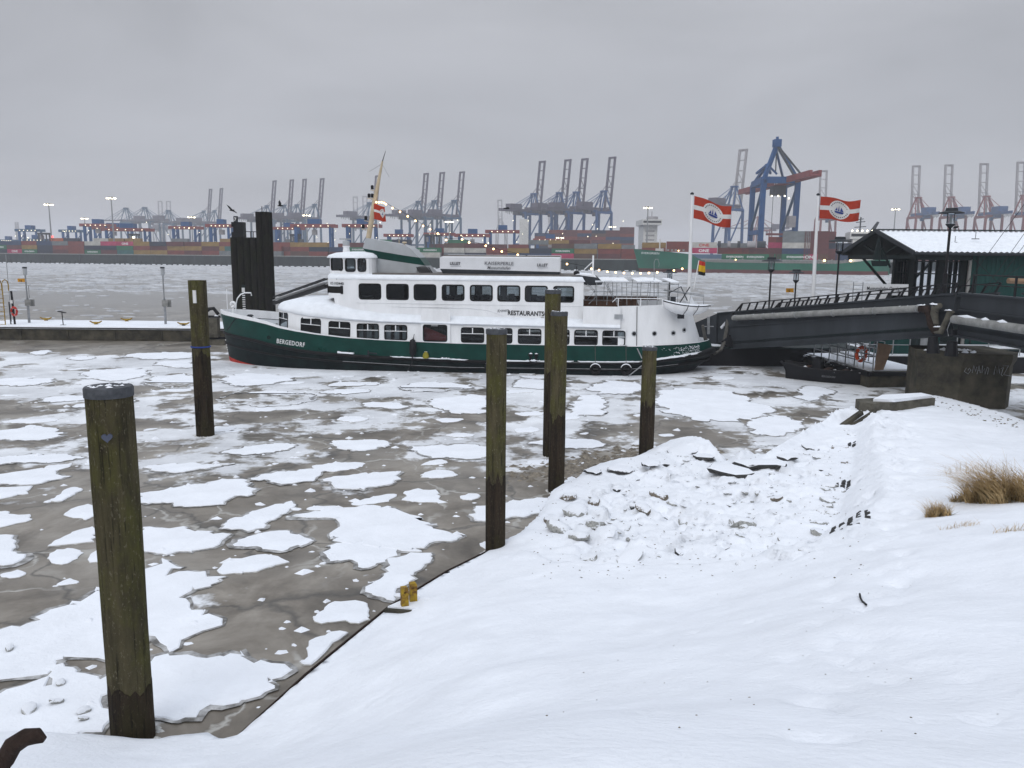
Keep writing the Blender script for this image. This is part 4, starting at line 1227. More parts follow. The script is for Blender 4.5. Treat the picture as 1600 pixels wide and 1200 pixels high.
# snow caught on the upper strake and along the stern ledge
def snow_on(s0, s1, zoff, wd, th):
    b = MB(); n = 26; rings = []
    for k in range(n + 1):
        s = s0 + (s1 - s0) * k / n
        p = hullp(s, f_k1(s), -1)
        ww = wd * (.55 + .7 * abs(noise.noise((s * 2.1, 0, 4)))) * (1 if 0 < k < n else .1); t = th * (.6 + .8 * abs(noise.noise((s * 3.3, 5, 4))))
        rings.append([p + Vector((0, .03, zoff)), p + Vector((0, -ww, zoff)), p + Vector((0, -ww * .8, zoff + t)), p + Vector((0, .03, zoff + t))])
    b.loft(rings); b.build('snow_ridge', 'snow', ferry, smooth=60)
snow_on(6.5, 10.6, .06, .13, .06); snow_on(11.6, 16, .06, .14, .07); snow_on(16.2, 19.8, .06, .14, .06); snow_on(19.7, 22.6, .06, .26, .13); snow_on(3.7, 4.6, .1, .12, .12)
for s in (9.3, 14.0, 21.2):
    b = MB(); p = hullp(s, f_k1(s), -1)
    for k in range(10):
        crumb(b, p.x + fr.uniform(-.35, .35), p.y - fr.uniform(.0, .12), p.z + .1, fr.uniform(.05, .14), fr)
    b.build('snow_clump', 'snow', ferry)
# frost splashed on the stern quarter
b = MB()
for k in range(150):
    s = 22.4 - abs(fr.normal(0, .75)); z = fr.uniform(1.12, 1.5) - .1 * (22.4 - s) * fr.random()
    if s < 20: continue
    p = hullp(s, z, -1)
    crumb(b, p.x, p.y - .01, p.z, fr.uniform(.015, .05), fr)
tag(b.build('frost', 'snow', ferry), kind='stuff')

# ---- lower deckhouse: plan curve, rounded at the front
LHB = [(-.15, .0), (-.09, .9), (.02, 1.45), (.35, 2.0), (1.0, 2.4), (2.0, 2.68), (3.5, 2.86), (5, 2.93), (30, 2.93)]
def lp(s, z, side=-1, table=LHB):
    return Vector((s, 3 + side * itp(table, s), z))
LT = [(-.16, 3.08), (.5, 3.00), (2, 2.80), (4, 2.64), (6, 2.55), (10, 2.48), (18.6, 2.40)]      # top of the wall
def LBm(s): return itp(SH, s) - .02
def holed(b, fn, s0, s1, zb, zt, holes, step=.5):
    cuts = {s0, s1}
    for h in holes: cuts |= {h[0], h[1]}
    s = s0
    while s < s1: cuts.add(round(s, 3)); s += step
    cuts = sorted(c for c in cuts if s0 <= c <= s1)
    for a, c in zip(cuts[:-1], cuts[1:]):
        m_s = (a + c) / 2
        hs = [h for h in holes if h[0] < m_s < h[1]]
        if hs:
            h = hs[0]
            b.add([fn(a, zb(a)), fn(c, zb(c)), fn(c, h[2]), fn(a, h[2])], [(0, 1, 2, 3)])
            b.add([fn(a, h[3]), fn(c, h[3]), fn(c, zt(c)), fn(a, zt(a))], [(0, 1, 2, 3)])
        else:
            b.add([fn(a, zb(a)), fn(c, zb(c)), fn(c, zt(c)), fn(a, zt(a))], [(0, 1, 2, 3)])
LW = []
for x0, x1, y0, y1 in ((467, 500, 498, 522), (513, 547, 503, 527), (558, 592, 506, 530), (601, 636, 508, 531), (721, 756, 512, 535), (766, 800, 513, 536), (810, 845, 514, 537), (854, 889, 515, 538), (898, 933, 516, 539), (942, 976, 517, 540)):
    (s0, za), (s1, zb_) = S(x0, y0, .1), S(x1, y1, .1)
    LW.append((s0, s1, zb_, za))
fwin = (.20, .86, 2.08, 2.90)
pxd0, pxd1 = S(662, 508, .05), S(698, 533, .05)
door = (pxd0[0], pxd1[0], pxd1[1], pxd0[1])
b = MB()
lt = lambda s: itp(LT, s)
holed(b, lambda s, z: lp(s, z), -.15, 18.6, LBm, lt, [fwin] + LW + [door], .3)
holed(b, lambda s, z: lp(s, z, 1), -.15, 18.6, LBm, lt, [(h[0], h[1], h[2], h[3]) for h in LW[6:9]], .3)
b.build('lower_house', 'white', ferry)
for k, h in enumerate([fwin] + LW):
    a, c = lp(h[0], 0), lp(h[1], 0)
    sl_ = (itp(LT, h[1]) - itp(LT, h[0])) / (h[1] - h[0]) if k < 3 else 0
    window(ferry, ((a.x + c.x) / 2, (a.y + c.y) / 2, (h[2] + h[3]) / 2), (c.x - a.x, c.y - a.y, sl_ * .6 * (c.x - a.x)), (0, 0, 1), (c - a).length * .99, (h[3] - h[2]), True, rad=.11, fw_=.03)
for h in LW[6:9]:
    window(ferry, ((h[0] + h[1]) / 2, 3 + 2.93, (h[2] + h[3]) / 2), (-1, 0, 0), (0, 0, 1), h[1] - h[0], h[3] - h[2], True, rad=.11, fw_=.03)
# interior: floor, inner partition, curtains
b = MB(); b.box(1.0, 18.5, .5, 5.5, 1.25, 1.30); b.box(.9, 13.2, 2.6, 2.66, 1.3, 2.5); b.box(13.1, 13.16, .4, 2.6, 1.3, 2.5); b.build('saloon_interior', 'inside', ferry)
for h in (LW[2], LW[3]):
    for q_ in (.12, .5, .86):
        b = MB(); n = 9
        x0 = h[0] + (h[1] - h[0]) * q_ - .12
        b.loft([[Vector((x0 + .25 * k / n, .30 + .03 * math.sin(k * 2.2), h[2] - .05)), Vector((x0 + .25 * k / n, .30 + .03 * math.sin(k * 2.2), h[3] + .02))] for k in range(n + 1)], closed=False, caps=False)
        b.build('curtain', 'shipgrey', ferry)
# door with red lining, its raised white panel and hand rail
dw = (S(658, 487, .05), S(704, 535, .05))
b = MB()
Pd = fr_matrix((0, .035, 0), (1, 0, 0), (0, 0, 1))
cxd, czd = (dw[0][0] + dw[1][0]) / 2, (dw[0][1] + dw[1][1]) / 2
ou = [(cxd + u, czd + v_) for u, v_ in rrect(dw[1][0] - dw[0][0], dw[0][1] - dw[1][1] + .3, .2)]
ou = [(u, max(v_, 1.54)) for u, v_ in ou]
ix, iz = (door[0] + door[1]) / 2, (door[2] + door[3]) / 2
inn = [(ix + u, iz + v_) for u, v_ in rrect(door[1] - door[0], door[3] - door[2], .09)]
b.loft([[Pd(u, v_, d) for u, v_ in l] for d, l in ((-.03, ou), (.03, ou), (.03, inn), (-.03, inn))], caps=False, wrap=True)
dr = b.build('door', 'white', ferry)
window(ferry, (ix, .01, iz), (1, 0, 0), (0, 0, 1), door[1] - door[0] + .02, door[3] - door[2] + .02, False, rad=.09, fw_=.02)
b = MB(); b.prism([(door[0] - .1, .32, door[2]), (door[1] + .1, .32, door[2]), (door[1] + .1, .32, door[2] + .18), (door[0] - .1, .32, door[3] - .05)], (0, .03, 0)); b.build('red_panel', 'fadedred', ferry)
b = MB(); b.box(ix - .2, ix + .15, -.012, .012, door[3] - .04, door[3] + .04); b.build('door_plate', 'galv', dr)
# roof of the lower house: rounded shoulder, domed forward
b = MB(); rings = []
for s in [-.17, -.11, 0, .15, .4, .8, 1.4, 2.1, 2.8, 3.5, 4.3, 5, 6, 7.4, 7.7, 9.8, 10.2, 12, 14, 16, 18.3]:
    zt = itp(LT, s); hb = itp(LHB, s)
    zc = itp([(-.17, 3.10), (-.07, 3.28), (.15, 3.44), (.75, 3.60), (1.8, 3.68), (3, 3.66), (4.5, 3.3), (6, 3.06), (9, 2.98), (18.3, 2.92)], s)
    half = []
    for f, g in ((1.025, 0), (1.045, .10), (1.02, .28), (.96, .52), (.90, .68), (.80, .80), (.55, .94), (0, 1)):
        half.append((hb * f, zt + (zc - zt) * g))
    ring = [Vector((s, 3 - y, z)) for y, z in half] + [Vector((s, 3 + y, z)) for y, z in half[::-1][1:]]
    rings.append(ring)
b.loft(rings, closed=False, caps=False)
b.build('lower_roof', 'roofsnow', ferry, smooth=60)
# ---- upper house
UI = .62
UHB = [(2.75, .0), (2.78, 1.25), (2.92, 1.75), (3.25, 2.1), (3.95, 2.33), (4.7, 2.38), (30, 2.38)]
UW = []
for x0, x1 in ((561, 595), (604, 638), (647, 681), (691, 725), (735, 769), (778, 812), (821, 855), (865, 896)):
    f = (x0 - 561) / 335
    (s0, za), (s1, zb_) = S(x0, 443.5 + 4.5 * f, UI), S(x1, 467.5 + 5 * f, UI)
    UW.append((s0, s1, zb_, za))
sq0, sq1 = S(516, 447, 1.1), S(543, 458, 1.0)
ub = lambda s: 2.78 if s > 3.4 else 3.70
ut = lambda s: 4.74
b = MB()
holed(b, lambda s, z: lp(s, z, -1, UHB), 2.75, 16.42, ub, ut, UW + [(2.9, 3.85, sq1[1], sq0[1])], .12)
holed(b, lambda s, z: lp(s, z, 1, UHB), 2.75, 16.42, ub, ut, UW[1:], .4)
b.add([(16.42, .62, 2.78), (16.42, 5.38, 2.78), (16.42, 5.38, 4.74), (16.42, .62, 4.74)], [(0, 1, 2, 3)])
b.build('upper_house', 'white', ferry)
for h in UW:
    window(ferry, ((h[0] + h[1]) / 2, UI, (h[2] + h[3]) / 2), (1, 0, 0), (0, 0, 1), h[1] - h[0], h[3] - h[2], False, rad=.13, fw_=.05)
for h in UW[1:]:
    window(ferry, ((h[0] + h[1]) / 2, 5.38, (h[2] + h[3]) / 2), (-1, 0, 0), (0, 0, 1), h[1] - h[0], h[3] - h[2], False, rad=.13, fw_=.05)
a, c = lp(2.9, 0, -1, UHB), lp(3.85, 0, -1, UHB)
window(ferry, ((a.x + c.x) / 2, (a.y + c.y) / 2 - .02, (sq0[1] + sq1[1]) / 2), (c.x - a.x, c.y - a.y, 0), (0, 0, 1), (c - a).length + .02, sq0[1] - sq1[1] + .02, False, rad=.02, fw_=.025, pane='inside')
b = MB(); b.box(3.7, 16.3, .75, 5.25, 3.02, 3.07); b.box(3.7, 8.9, 3.4, 3.46, 3.07, 4.7); b.box(14.6, 14.66, .7, 5.3, 3.07, 4.7); b.box(3.5, 16.3, .8, 5.2, 4.68, 4.72); b.build('upper_interior', 'inside', ferry)
for k in range(9):                              # chair backs and tables seen through the panes
    x = 9.3 + k * .62
    b = MB(); b.box(x, x + .34, 1.6 + (k % 3) * .5, 1.65 + (k % 3) * .5, 3.07, 3.86 + .1 * (k % 2)); b.build('chair_back', 'inside', ferry)
b = MB(); rings = []
for s in [2.70, 2.76, 2.9, 3.2, 3.9, 5, 8, 12, 16, 16.35, 16.5]:
    hb = itp(UHB, s) + (.03 if s > 2.74 else 0); k = .0 if s > 16.45 else 1
    half = [(hb, 4.70), (hb + .01, 4.76), (hb - .06, 4.86), (hb - .20, 4.93), (hb - .42, 4.965), (0, 4.99)]
    half = [(max(y, 0), 4.70 + (z - 4.70) * (k if s > 2.74 else .3)) for y, z in half]
    rings.append([Vector((s, 3 - y, z)) for y, z in half] + [Vector((s, 3 + y, z)) for y, z in half[::-1][1:]])
b.loft(rings, closed=False, caps=False); b.build('upper_roof', 'roofsnow', ferry, smooth=60)
b = MB(); b.box(5.4, 16.2, .92, 5.0, 4.95, 5.035); b.build('roof_deck', 'deckbrown', ferry)
b = MB(); b.tube([(4.6, UI - .012, 3.50), (16.42, UI - .012, 3.46)], .014, 5); b.build('rubbing_bead', 'white', ferry)
b = MB(); b.tube([(6.5, UI - .012, 3.32), (10.6, UI - .012, 3.30), (11.6, UI - .012, 3.18), (12.3, UI - .012, 2.95)], .022, 5); b.build('swept_bead', 'white', ferry)
# recess beneath the wheelhouse
b = MB(); b.box(3.65, 4.8, 1.2, 4.8, 2.9, 3.72); b.build('recess', 'white', ferry)
# ---- wheelhouse
WHB = [(2.72, .0), (2.74, .7), (2.83, 1.1), (3.05, 1.45), (3.6, 1.66), (5.1, 1.66), (5.28, 1.5), (5.34, 1.2)]
WW = []
for x0, x1, y0, y1 in ((516.5, 536.5, 403, 423), (541, 556.5, 404, 424), (560.5, 573, 404, 424)):
    (s0, za), (s1, zb_) = S(x0, y0, 1.4), S(x1, y1, 1.4)
    WW.append((max(s0 - .08, 2.92) + .05, s1 - .03, zb_, za))
b = MB()
for sd in (-1, 1):
    holed(b, lambda s, z, sd=sd: lp(s, z, sd, WHB), 2.72, 5.34, lambda s: 4.74, lambda s: 5.84, WW, .07)
b.add([(5.34, 1.8, 4.74), (5.34, 4.2, 4.74), (5.34, 4.2, 5.84), (5.34, 1.8, 5.84)], [(0, 1, 2, 3)])
b.build('wheelhouse', 'white', ferry)
for sd in (-1, 1):
    for h in WW:
        a, c = lp(h[0], 0, sd, WHB), lp(h[1], 0, sd, WHB)
        if sd > 0: a, c = c, a
        window(ferry, ((a.x + c.x) / 2, (a.y + c.y) / 2 + sd * .02, (h[2] + h[3]) / 2), (c.x - a.x, c.y - a.y, 0), (0, 0, 1), (c - a).length, h[3] - h[2], False, rad=.13, fw_=.03)
b = MB(); b.box(3.3, 3.9, 1.9, 4.1, 4.76, 5.2); b.box(4.4, 4.6, 2.6, 3.1, 4.76, 5.55); b.build('wheelhouse_console', 'inside', ferry)
b = MB(); rings = []
for s, hb, zc in ((2.58, .3, 5.82), (2.64, .95, 5.90), (2.78, 1.3, 5.98), (3.12, 1.62, 6.08), (3.9, 1.78, 6.14), (4.7, 1.78, 6.15), (5.15, 1.68, 6.08), (5.36, 1.45, 5.95), (5.42, 1.2, 5.80)):
    half = [(hb * .97, 5.78), (hb, 5.80), (hb * .97, 5.80 + (zc - 5.80) * .35), (hb * .82, 5.80 + (zc - 5.80) * .75), (hb * .5, 5.8 + (zc - 5.8) * .95), (0, zc)]
    rings.append([Vector((s, 3 - y, z)) for y, z in half] + [Vector((s, 3 + y, z)) for y, z in half[::-1][1:]])
b.loft(rings, closed=False, caps=False); b.build('wheelhouse_roof', 'roofsnow', ferry, smooth=60)
rx = S(541, 385, 3)[0]
b = MB(); b.lathe([(.20, 6.1), (.17, 6.35), (.20, 6.38), (.20, 6.44)], (rx, 3, 0), 12); b.build('radar_post', 'white', ferry)
b = MB(); b.lathe([(.19, 6.46), (.19, 6.68), (.12, 6.72)], (rx, 3, 0), 12); b.build('radar_drum', 'shipgrey', ferry)
b = MB(); b.beam((rx - .32, 2.85, 6.80), (rx + .22, 3.15, 6.80), .09, .07); b.box(rx - .04, rx + .04, 2.96, 3.04, 6.7, 6.78); b.build('radar_scanner', 'shipgrey', ferry)
# number and names
n0 = S(520, 443, 1.05)
text('registration_number', '05100440', .20, ferry, (n0[0] - .06, .80, n0[1] - .04), (1.1, -.24, -.02), (0, 0, 1), 'ink', bold=.012, sx=.98)
p0, p1_ = S(427, 536), S(485, 543)
g0 = hullp(p0[0], p0[1], -1); g1 = hullp(p1_[0], p1_[1], -1)
text('ship_name', 'BERGEDORF', .335, ferry, (g0.x, g0.y - .055, g0.z - .04), (g1.x - g0.x, g1.y - g0.y, g1.z - g0.z), (0, .05, 1), 'letter', bold=.010, sx=.80, sp=1.16)
r0 = S(793, 492, UI)
text('lettering', 'RESTAURANTSCHIFF', .33, ferry, (r0[0], UI - .02, r0[1]), (1, 0, -.017), (0, 0, 1), 'ink', bold=.022, sx=.86)
r0 = S(845, 498, UI)
text('lettering', 'im Museumshafen', .17, ferry, (r0[0], UI - .02, r0[1]), (1, 0, -.017), (0, 0, 1), 'greyink', bold=.01)
r0 = S(777, 487, UI)
text('lettering', 'Kröners', .22, ferry, (r0[0], UI - .02, r0[1] - .04), (1, 0, .12), (0, 0, 1), 'greyink', shear=.35, sx=.8)
# ---- after house, flush with the side, rounded and raked at the stern
AHB = [(18.2, 2.95), (19.3, 2.90), (20.2, 2.66), (21.3, 2.25), (22.2, 1.55), (22.6, .8), (22.75, 0)]
def ahp(s, z, sd):
    k = max(0, (s - 19) / 3.45)
    return Vector((s - .62 * k * (z - 1.55) / 2.0, 3 + sd * (itp(AHB, s) * (1 - .08 * (z - 1.55) / 2)), z))
ATOP = [(18.2, 3.52), (20.5, 3.58), (22.45, 3.62)]
b = MB()
SA = [18.2, 18.7, 19.3, 19.8, 20.2, 20.7, 21.2, 21.7, 22.1, 22.35, 22.55, 22.68, 22.75]
for sd in (-1, 1):
    b.loft([[ahp(s, 1.5 + (itp(ATOP, s) - 1.5) * k / 4, sd) for k in range(5)] for s in SA], closed=False, caps=False)
    b.loft([[Vector((s, 3 + sd * 2.94, 2.42)), Vector((s, 3 + sd * 2.93, 2.70)), Vector((s, 3 + sd * 2.90, 3.50))] for s in (16.42, 17, 17.6, 18.3)], closed=False, caps=False)
for s0, s1 in zip(SA[:-1], SA[1:]):
    b.add([ahp(s0, 3.2, -1), ahp(s1, 3.2, -1), ahp(s1, 3.2, 1), ahp(s0, 3.2, 1)], [(0, 1, 2, 3)])
b.add([(16.42, .1, 3.2), (18.2, .1, 3.2), (18.2, 5.9, 3.2), (16.42, 5.9, 3.2)], [(0, 1, 2, 3)])
b.build('after_house', 'white', ferry, smooth=40)
b = MB(); b.tube([ahp(19.15, 1.55, -1) + Vector((0, -.02, 0)), ahp(19.15, 3.5, -1) + Vector((0, -.02, 0))], .018, 5); b.build('cable', 'blacksteel', ferry)
for x, y in ((991, 521.5), (1025, 522), (1056, 521), (1086, 518)):
    s, z = S(x, y, .12 if x < 1050 else .6)
    s = min(s, 21.8)
    p = ahp(s, z, -1) if s > 18.3 else lp(s, z)
    nx = (ahp(s + .1, z, -1) - ahp(s - .1, z, -1)).normalized() if s > 18.3 else Vector((1, 0, 0))
    n = Vector((nx.y, -nx.x, 0))
    b = MB(); b.torus(p + n * .015, .115, .025, n, 16, 6); ph_ = b.build('porthole', 'shipgrey', ferry)
    b = MB(); a = n.orthogonal().normalized(); c = n.cross(a)
    vs = [p + n * .012 + (a * math.cos(k * .3927) + c * math.sin(k * .3927)) * .11 for k in range(16)]
    b.add(vs, [tuple(range(16))]); b.build('pane', 'ink', ph_)
v0, v1 = S(960, 491, .08), S(973, 498, .08)
b = MB(); b.box(v0[0], v1[0], .02, .06, v1[1], v0[1])
for k in range(5): b.box(v0[0] + .02, v1[0] - .02, .008, .03, v1[1] + .02 + k * .042, v1[1] + .045 + k * .042)
b.build('vent_grille', 'shipgrey', ferry)
b = MB(); x, z = S(1066, 493, .5); b.box(x - .2, x + .12, .62, .9, z - .17, z + .2); b.build('fairlead_box', 'darkgrey', ferry)
# brown inside of the after deck and its white rail
b = MB(); b.box(16.5, 20.6, 5.6, 5.66, 3.2, 3.75); b.box(16.44, 18.4, 2.0, 3.4, 3.2, 3.66); b.build('deck_bench', 'brownwood', ferry)
b = MB()
rl = [S(x, y, .12) for x, y in ((957, 472), (963, 466), (1035, 467))]
b.tube([(rl[0][0], .12, rl[0][1]), (rl[1][0], .12, rl[1][1]), (rl[2][0], .3, rl[2][1])], .022, 6)
for x in (966, 1001, 1035): s, z = S(x, 473, .12); b.tube([(s, .12, 3.45), (s, .12, rl[1][1])], .025, 6)
b.build('deck_rail', 'white', ferry)
# awning frame over the after deck
fz0, fz1 = 3.5, 4.62
for sd, w_ in ((-1, .45), (1, 5.5)):
    b = MB()
    b.tube([(17.0, w_, fz1 + .05), (19, w_, fz1 + .06), (21.2, w_ + (.4 if sd < 0 else -.4), fz1)], .018, 5)
    b.tube([(17.0, w_, 4.02), (21.2, w_ + (.4 if sd < 0 else -.4), 4.0)], .014, 5)
    for k in range(9):
        s = 17.1 + k * .51
        b.tube([(s, w_ + (.05 * k if sd < 0 else -.05 * k), 3.55), (s + fr.uniform(-.06, .06), w_ + (.05 * k if sd < 0 else -.05 * k), fz1 + .05)], .016, 5)
    b.tube([(16.6, w_, 4.6), (17.1, w_, 4.02), (16.7, w_, 3.6)], .018, 5); b.tube([(17.6, w_, 4.6), (18.1, w_, 3.7)], .016, 5)
    b.build('awning_frame', 'galv', ferry)
b = MB(); n = 10
for k in range(n):
    s0, s1 = 17.0 + k * .42, 17.0 + (k + 1) * .42
    if k in (4, 8): continue
    z = fz1 + .08 + .05 * fr.random()
    b.add([(s0, .5, z), (s1, .55, z + .02), (s1, 5.4, z + .05), (s0, 5.4, z + .03), (s0, .5, z + .05), (s1, .55, z + .06), (s1, 5.4, z + .12), (s0, 5.4, z + .1)], [(0, 3, 2, 1), (4, 5, 6, 7), (0, 1, 5, 4), (1, 2, 6, 5), (2, 3, 7, 6), (3, 0, 4, 7)])
b.build('awning_snow', 'roofsnow', ferry)
ca = [S(x, y, .9) for x, y in ((893, 432), (905, 430), (935, 434), (942, 441), (940, 445), (918, 446), (900, 441))]
b = MB(); b.prism([(s, .9, z) for s, z in ca], (0, 4.2, 0)); b.build('canopy', 'darkgrey', ferry)
b = MB(); b.prism([(s, .95, z) for s, z in [S(x, y, .9) for x, y in ((895, 431), (903, 428), (925, 430), (941, 438), (941, 441), (930, 440), (905, 436))]], (0, 4.1, 0)); b.build('canopy_snow', 'snow', ferry, smooth=50)
# raked funnel casing with green band and louvres
def poly_s(pts, w_): return [(S(x, y, w_)[0], w_, S(x, y, w_)[1]) for x, y in pts]
W0, W1 = 2.1, 3.9
def fin(name, pts, m, w0=W0, w1=W1):
    b = MB(); b.prism(poly_s(pts, w0), (0, w1 - w0, 0)); return b.build(name, m, ferry)
fin('funnel', [(566.5, 388), (569, 380), (572, 372), (580, 373.5), (600, 377), (622, 380.5), (634, 384), (642, 389), (648, 395), (655, 402.5), (630, 399), (600, 394)], 'shipgrey')
fin('funnel', [(579, 402), (664.5, 415), (652, 417), (650, 428), (581, 428)], 'shipgrey')
fin('funnel_band', [(566.5, 388), (600, 394), (630, 399), (655, 402.5), (664.5, 415), (640, 411.4), (610, 407), (579, 402)], 'green', W0 - .004, W1 + .004)
b = MB(); b.prism(poly_s([(652, 417), (664.5, 415), (677, 428), (650, 428)], W0 + .05), (0, 1.6, 0)); lv = b.build('louvre_box', 'galv', ferry)
for k in range(7):
    x = 651 + k * 3.1
    b = MB(); a, c = S(x, 417.5, W0), S(x + 6.5, 427.5, W0); b.beam((a[0], W0 + .01, a[1]), (c[0], W0 + .01, c[1]), .05, .055, (0, 1, 0)); b.build('louvre', 'ink', lv)
# mast
m0, m1, m2 = S(574, 373, 3), S(597.5, 252, 3), S(602.5, 236, 3)
b = MB(); b.tube([(m0[0], 3, m0[1] - .3), (m1[0] * .5 + m0[0] * .5, 3, m1[1] * .5 + m0[1] * .5), (m1[0], 3, m1[1])], [.15, .13, .05], 10); mast = b.build('mast', 'cream', ferry, smooth=50)
b = MB(); b.tube([(m1[0], 3, m1[1]), (m2[0], 3, m2[1])], [.025, .012], 6); b.build('aerial', 'blacksteel', mast)
for x, y in ((582, 293), (577, 306), (582, 306), (572, 341), (568, 354)):
    s, z = S(x, y, 3); mx_ = m0[0] + (m1[0] - m0[0]) * (z - m0[1]) / (m1[1] - m0[1])
    b = MB(); b.lathe([(.08, z - .1), (.085, z + .08), (.05, z + .12)], (s, 2.95, 0), 8); b.build('navigation_lamp', 'ink', mast)
    b = MB(); b.beam((s - .1, 2.95, z - .13), (mx_, 3, z - .2), .12, .03); b.build('lamp_bracket', 'cream', mast)
for k, (x0, y0, x1, y1) in enumerate(((597, 256, 577, 268), (597, 256, 604, 275))):
    b = MB(); a, c = S(x0, y0, 3), S(x1, y1, 3); b.tube([(a[0], 3, a[1]), (c[0], 3 + .6 * k, c[1])], .006, 4); b.build('stay', 'blacksteel', mast)
b = MB(); a = S(592, 378, 2.6); b.tube([(a[0], 2.6, a[1] - .2), (a[0] - .05, 2.6, a[1] + 1.9)], .022, 6); b.build('signal_staff', 'white', ferry)
b = MB()
for k in range(7):
    s, z = S(594 + 3 * fr.random() * 3, 379, 2.6); b.box(s, s + .08, 2.5 + .1 * k, 2.6 + .1 * k, z - .25, z + fr.uniform(-.05, .12))
s, z = S(632, 381, 2.7); b.lathe([(.03, z - .3), (.03, z), (.14, z + .05), (.10, z + .12)], (s, 2.7, 0), 8); s, z = S(623, 380, 2.7); b.box(s, s + .03, 2.7, 2.75, z - .2, z + .18)
b.build('funnel_fittings', 'cream', ferry)
# fore deck gear
b = MB(); a = [S(x, y, 2.2) for x, y in ((368, 487), (369, 474), (371, 466), (376, 460), (382, 457.5), (392, 457.5), (393, 462))]
b.tube([(s, 2.2, z) for s, z in a], .035, 8); b.build('davit', 'white', ferry, smooth=50)
s, z = S(364, 476, 2.6); b = MB(); b.torus((s, 2.6, z), .14, .07, (.3, 1, 0), 14, 6); b.beam((s, 2.55, 2.5), (s, 2.65, z), .08); b.build('hawser_reel', 'white', ferry)
s, z = S(354, 452, 3); b = MB(); b.tube([(s, 3, 2.6), (s, 3, z)], .025, 6); b.build('jack_staff', 'white', ferry)
s, z = S(391, 497, 2.6); b = MB(); b.lathe([(.14, z - .5), (.16, z - .05), (.22, z), (.10, z + .08), (.2, z + .12), (.12, z + .2)], (s, 2.6, 0), 10); b.box(s - .35, s + .2, 2.5, 3.5, z - .4, z - .08); b.build('windlass', 'darkgrey', ferry)
b = MB()
for k in range(9):
    s, z = S(408 + k * 2, 509 - 6 * fr.random(), 1.4); crumb(b, s, 1.5 + fr.random(), z - .1, .12, fr)
b.build('rope_heap', 'rope', ferry)
a = [S(x, y, w_) for x, y, w_ in ((376, 497, 1.9), (371, 497, 1.5), (364, 505, 1.55), (355, 516, 1.9))]
b = MB(); b.tube([(a[0][0], 1.5, a[0][1]), (a[1][0], 1.25, a[1][1]), (a[2][0], 1.4, a[2][1]), (a[3][0], 1.9, a[3][1])], .028, 6); b.build('mooring_rope', 'ink', ferry)
for k, (x, y) in enumerate(((505, 553), (413, 529), (498, 546), (505, 546), (546, 548))):
    s, z = S(x, y); p = hullp(s, z, -1); b = MB(); b.torus(p + Vector((0, -.01, 0)), .07, .03, (0, 1, 0), 12, 5); b.build('hawse_hole', 'hullblack' if k < 2 else 'green', ferry)
s, z = S(576, 551); p = hullp(s, z, -1); b = MB(); b.beam(p + Vector((0, -.08, 0)), p + Vector((.45, -.1, -.03)), .08, .05); b.beam(p + Vector((0, -.09, -.18)), p + Vector((0, -.09, .12)), .07); b.build('stowed_anchor', 'darkgrey', ferry)
for k in range(6):                              # draught marks on the stem
    p = hullp(-3.84, .45 + k * .14, -1); b = MB(); b.beam(p + Vector((-.02, -.02, 0)), p + Vector((.12, -.12, 0)), .03, .05); b.build('draught_mark', 'letter', ferry)
# mooring bitts with snow on the side
for x, y in ((829, 556), (838, 559)):
    s, z = S(x, y); p = hullp(s, f_k1(s), -1); b = MB(); b.lathe([(.06, 0), (.06, .28), (.11, .30), (.11, .38), (.04, .42)], p + Vector((0, -.06, .05)), 8); b.build('bitt', 'ink', ferry)
    b = MB(); crumb(b, p.x, p.y - .06, p.z + .46, .10, fr); b.build('snow_clump', 'snow', ferry)

# ---- things that hang from or stand on the ferry
def hang(name, label, cat, s, w_, z, group=None):
    return thing(name, label, cat, FW(s, w_, z), FZ, group)
for k, (x, y) in enumerate(((930, 580), (978, 580))):
    s, z = S(x, y); p = hullp(s, f_k1(s), -1)
    t = hang('tyre_fender', 'snow rimmed tyre fender on the ferry side, %s the short right pile' % ('second from' if k == 0 else 'next to'), 'tyre fender', s, p.y - .16, .34, 'tyre fenders on the ferry side')
    b = MB(); b.torus((0, 0, 0), .20, .075, (0, 1, 0), 22, 8); b.build('tyre', 'black', t, smooth=60)
    b = MB(); b.tube([(math.cos(a) * .27, 0, math.sin(a) * .27) for a in [R(20 + 14 * i) for i in range(11)]], [.02 + .025 * math.sin(math.pi * i / 10) for i in range(11)], 6); b.build('snow_rim', 'snow', t, smooth=60)
    b = MB(); b.tube([(0, 0, .25), (-.02, .09, .75), (-.04, .13, 1.25)], .014, 5); b.build('rope', 'rope', t)
s, z = S(767, 580); p = hullp(s, f_k1(s), -1)
t = hang('tyre_fender', 'black tyre fender half behind the middle pile at the ferry waterline', 'tyre fender', s - .05, p.y - .16, .3, 'tyre fenders on the ferry side')
b = MB(); b.torus((0, 0, 0), .20, .075, (0, 1, 0), 22, 8); b.build('tyre', 'black', t, smooth=60)
b = MB(); crumb(b, -.1, 0, .24, .12, fr); b.build('snow_rim', 'snow', t)
s, z = S(646, 548); p = hullp(s, 1.1, -1)
t = hang('hanging_fender', 'long black fender hanging by its rope beside the ferry door', 'fender', s, p.y - .2, .05)
b = MB(); b.tube([(-.02, 0, .75), (0, -.01, .95), (.02, 0, 1.3), (0, .03, 1.6), (.03, .08, 1.72)], [.06, .17, .18, .14, .05], 10); b.build('fender_body', 'ink', t, smooth=60)
b = MB(); b.tube([(-.02, 0, .75), (-.03, -.05, .45), (-.25, -.1, .05)], .03, 6); b.tube([(.03, .1, 1.7), (.05, .2, 1.9)], .015, 5); b.build('rope', 'ink', t)
s, z = S(666, 553); p = hullp(s, f_k1(s), -1)
t = hang('buoy', 'small olive yellow buoy with snow on top on the ferry rubbing strake', 'buoy', s, p.y - .12, f_k1(s) + .09)
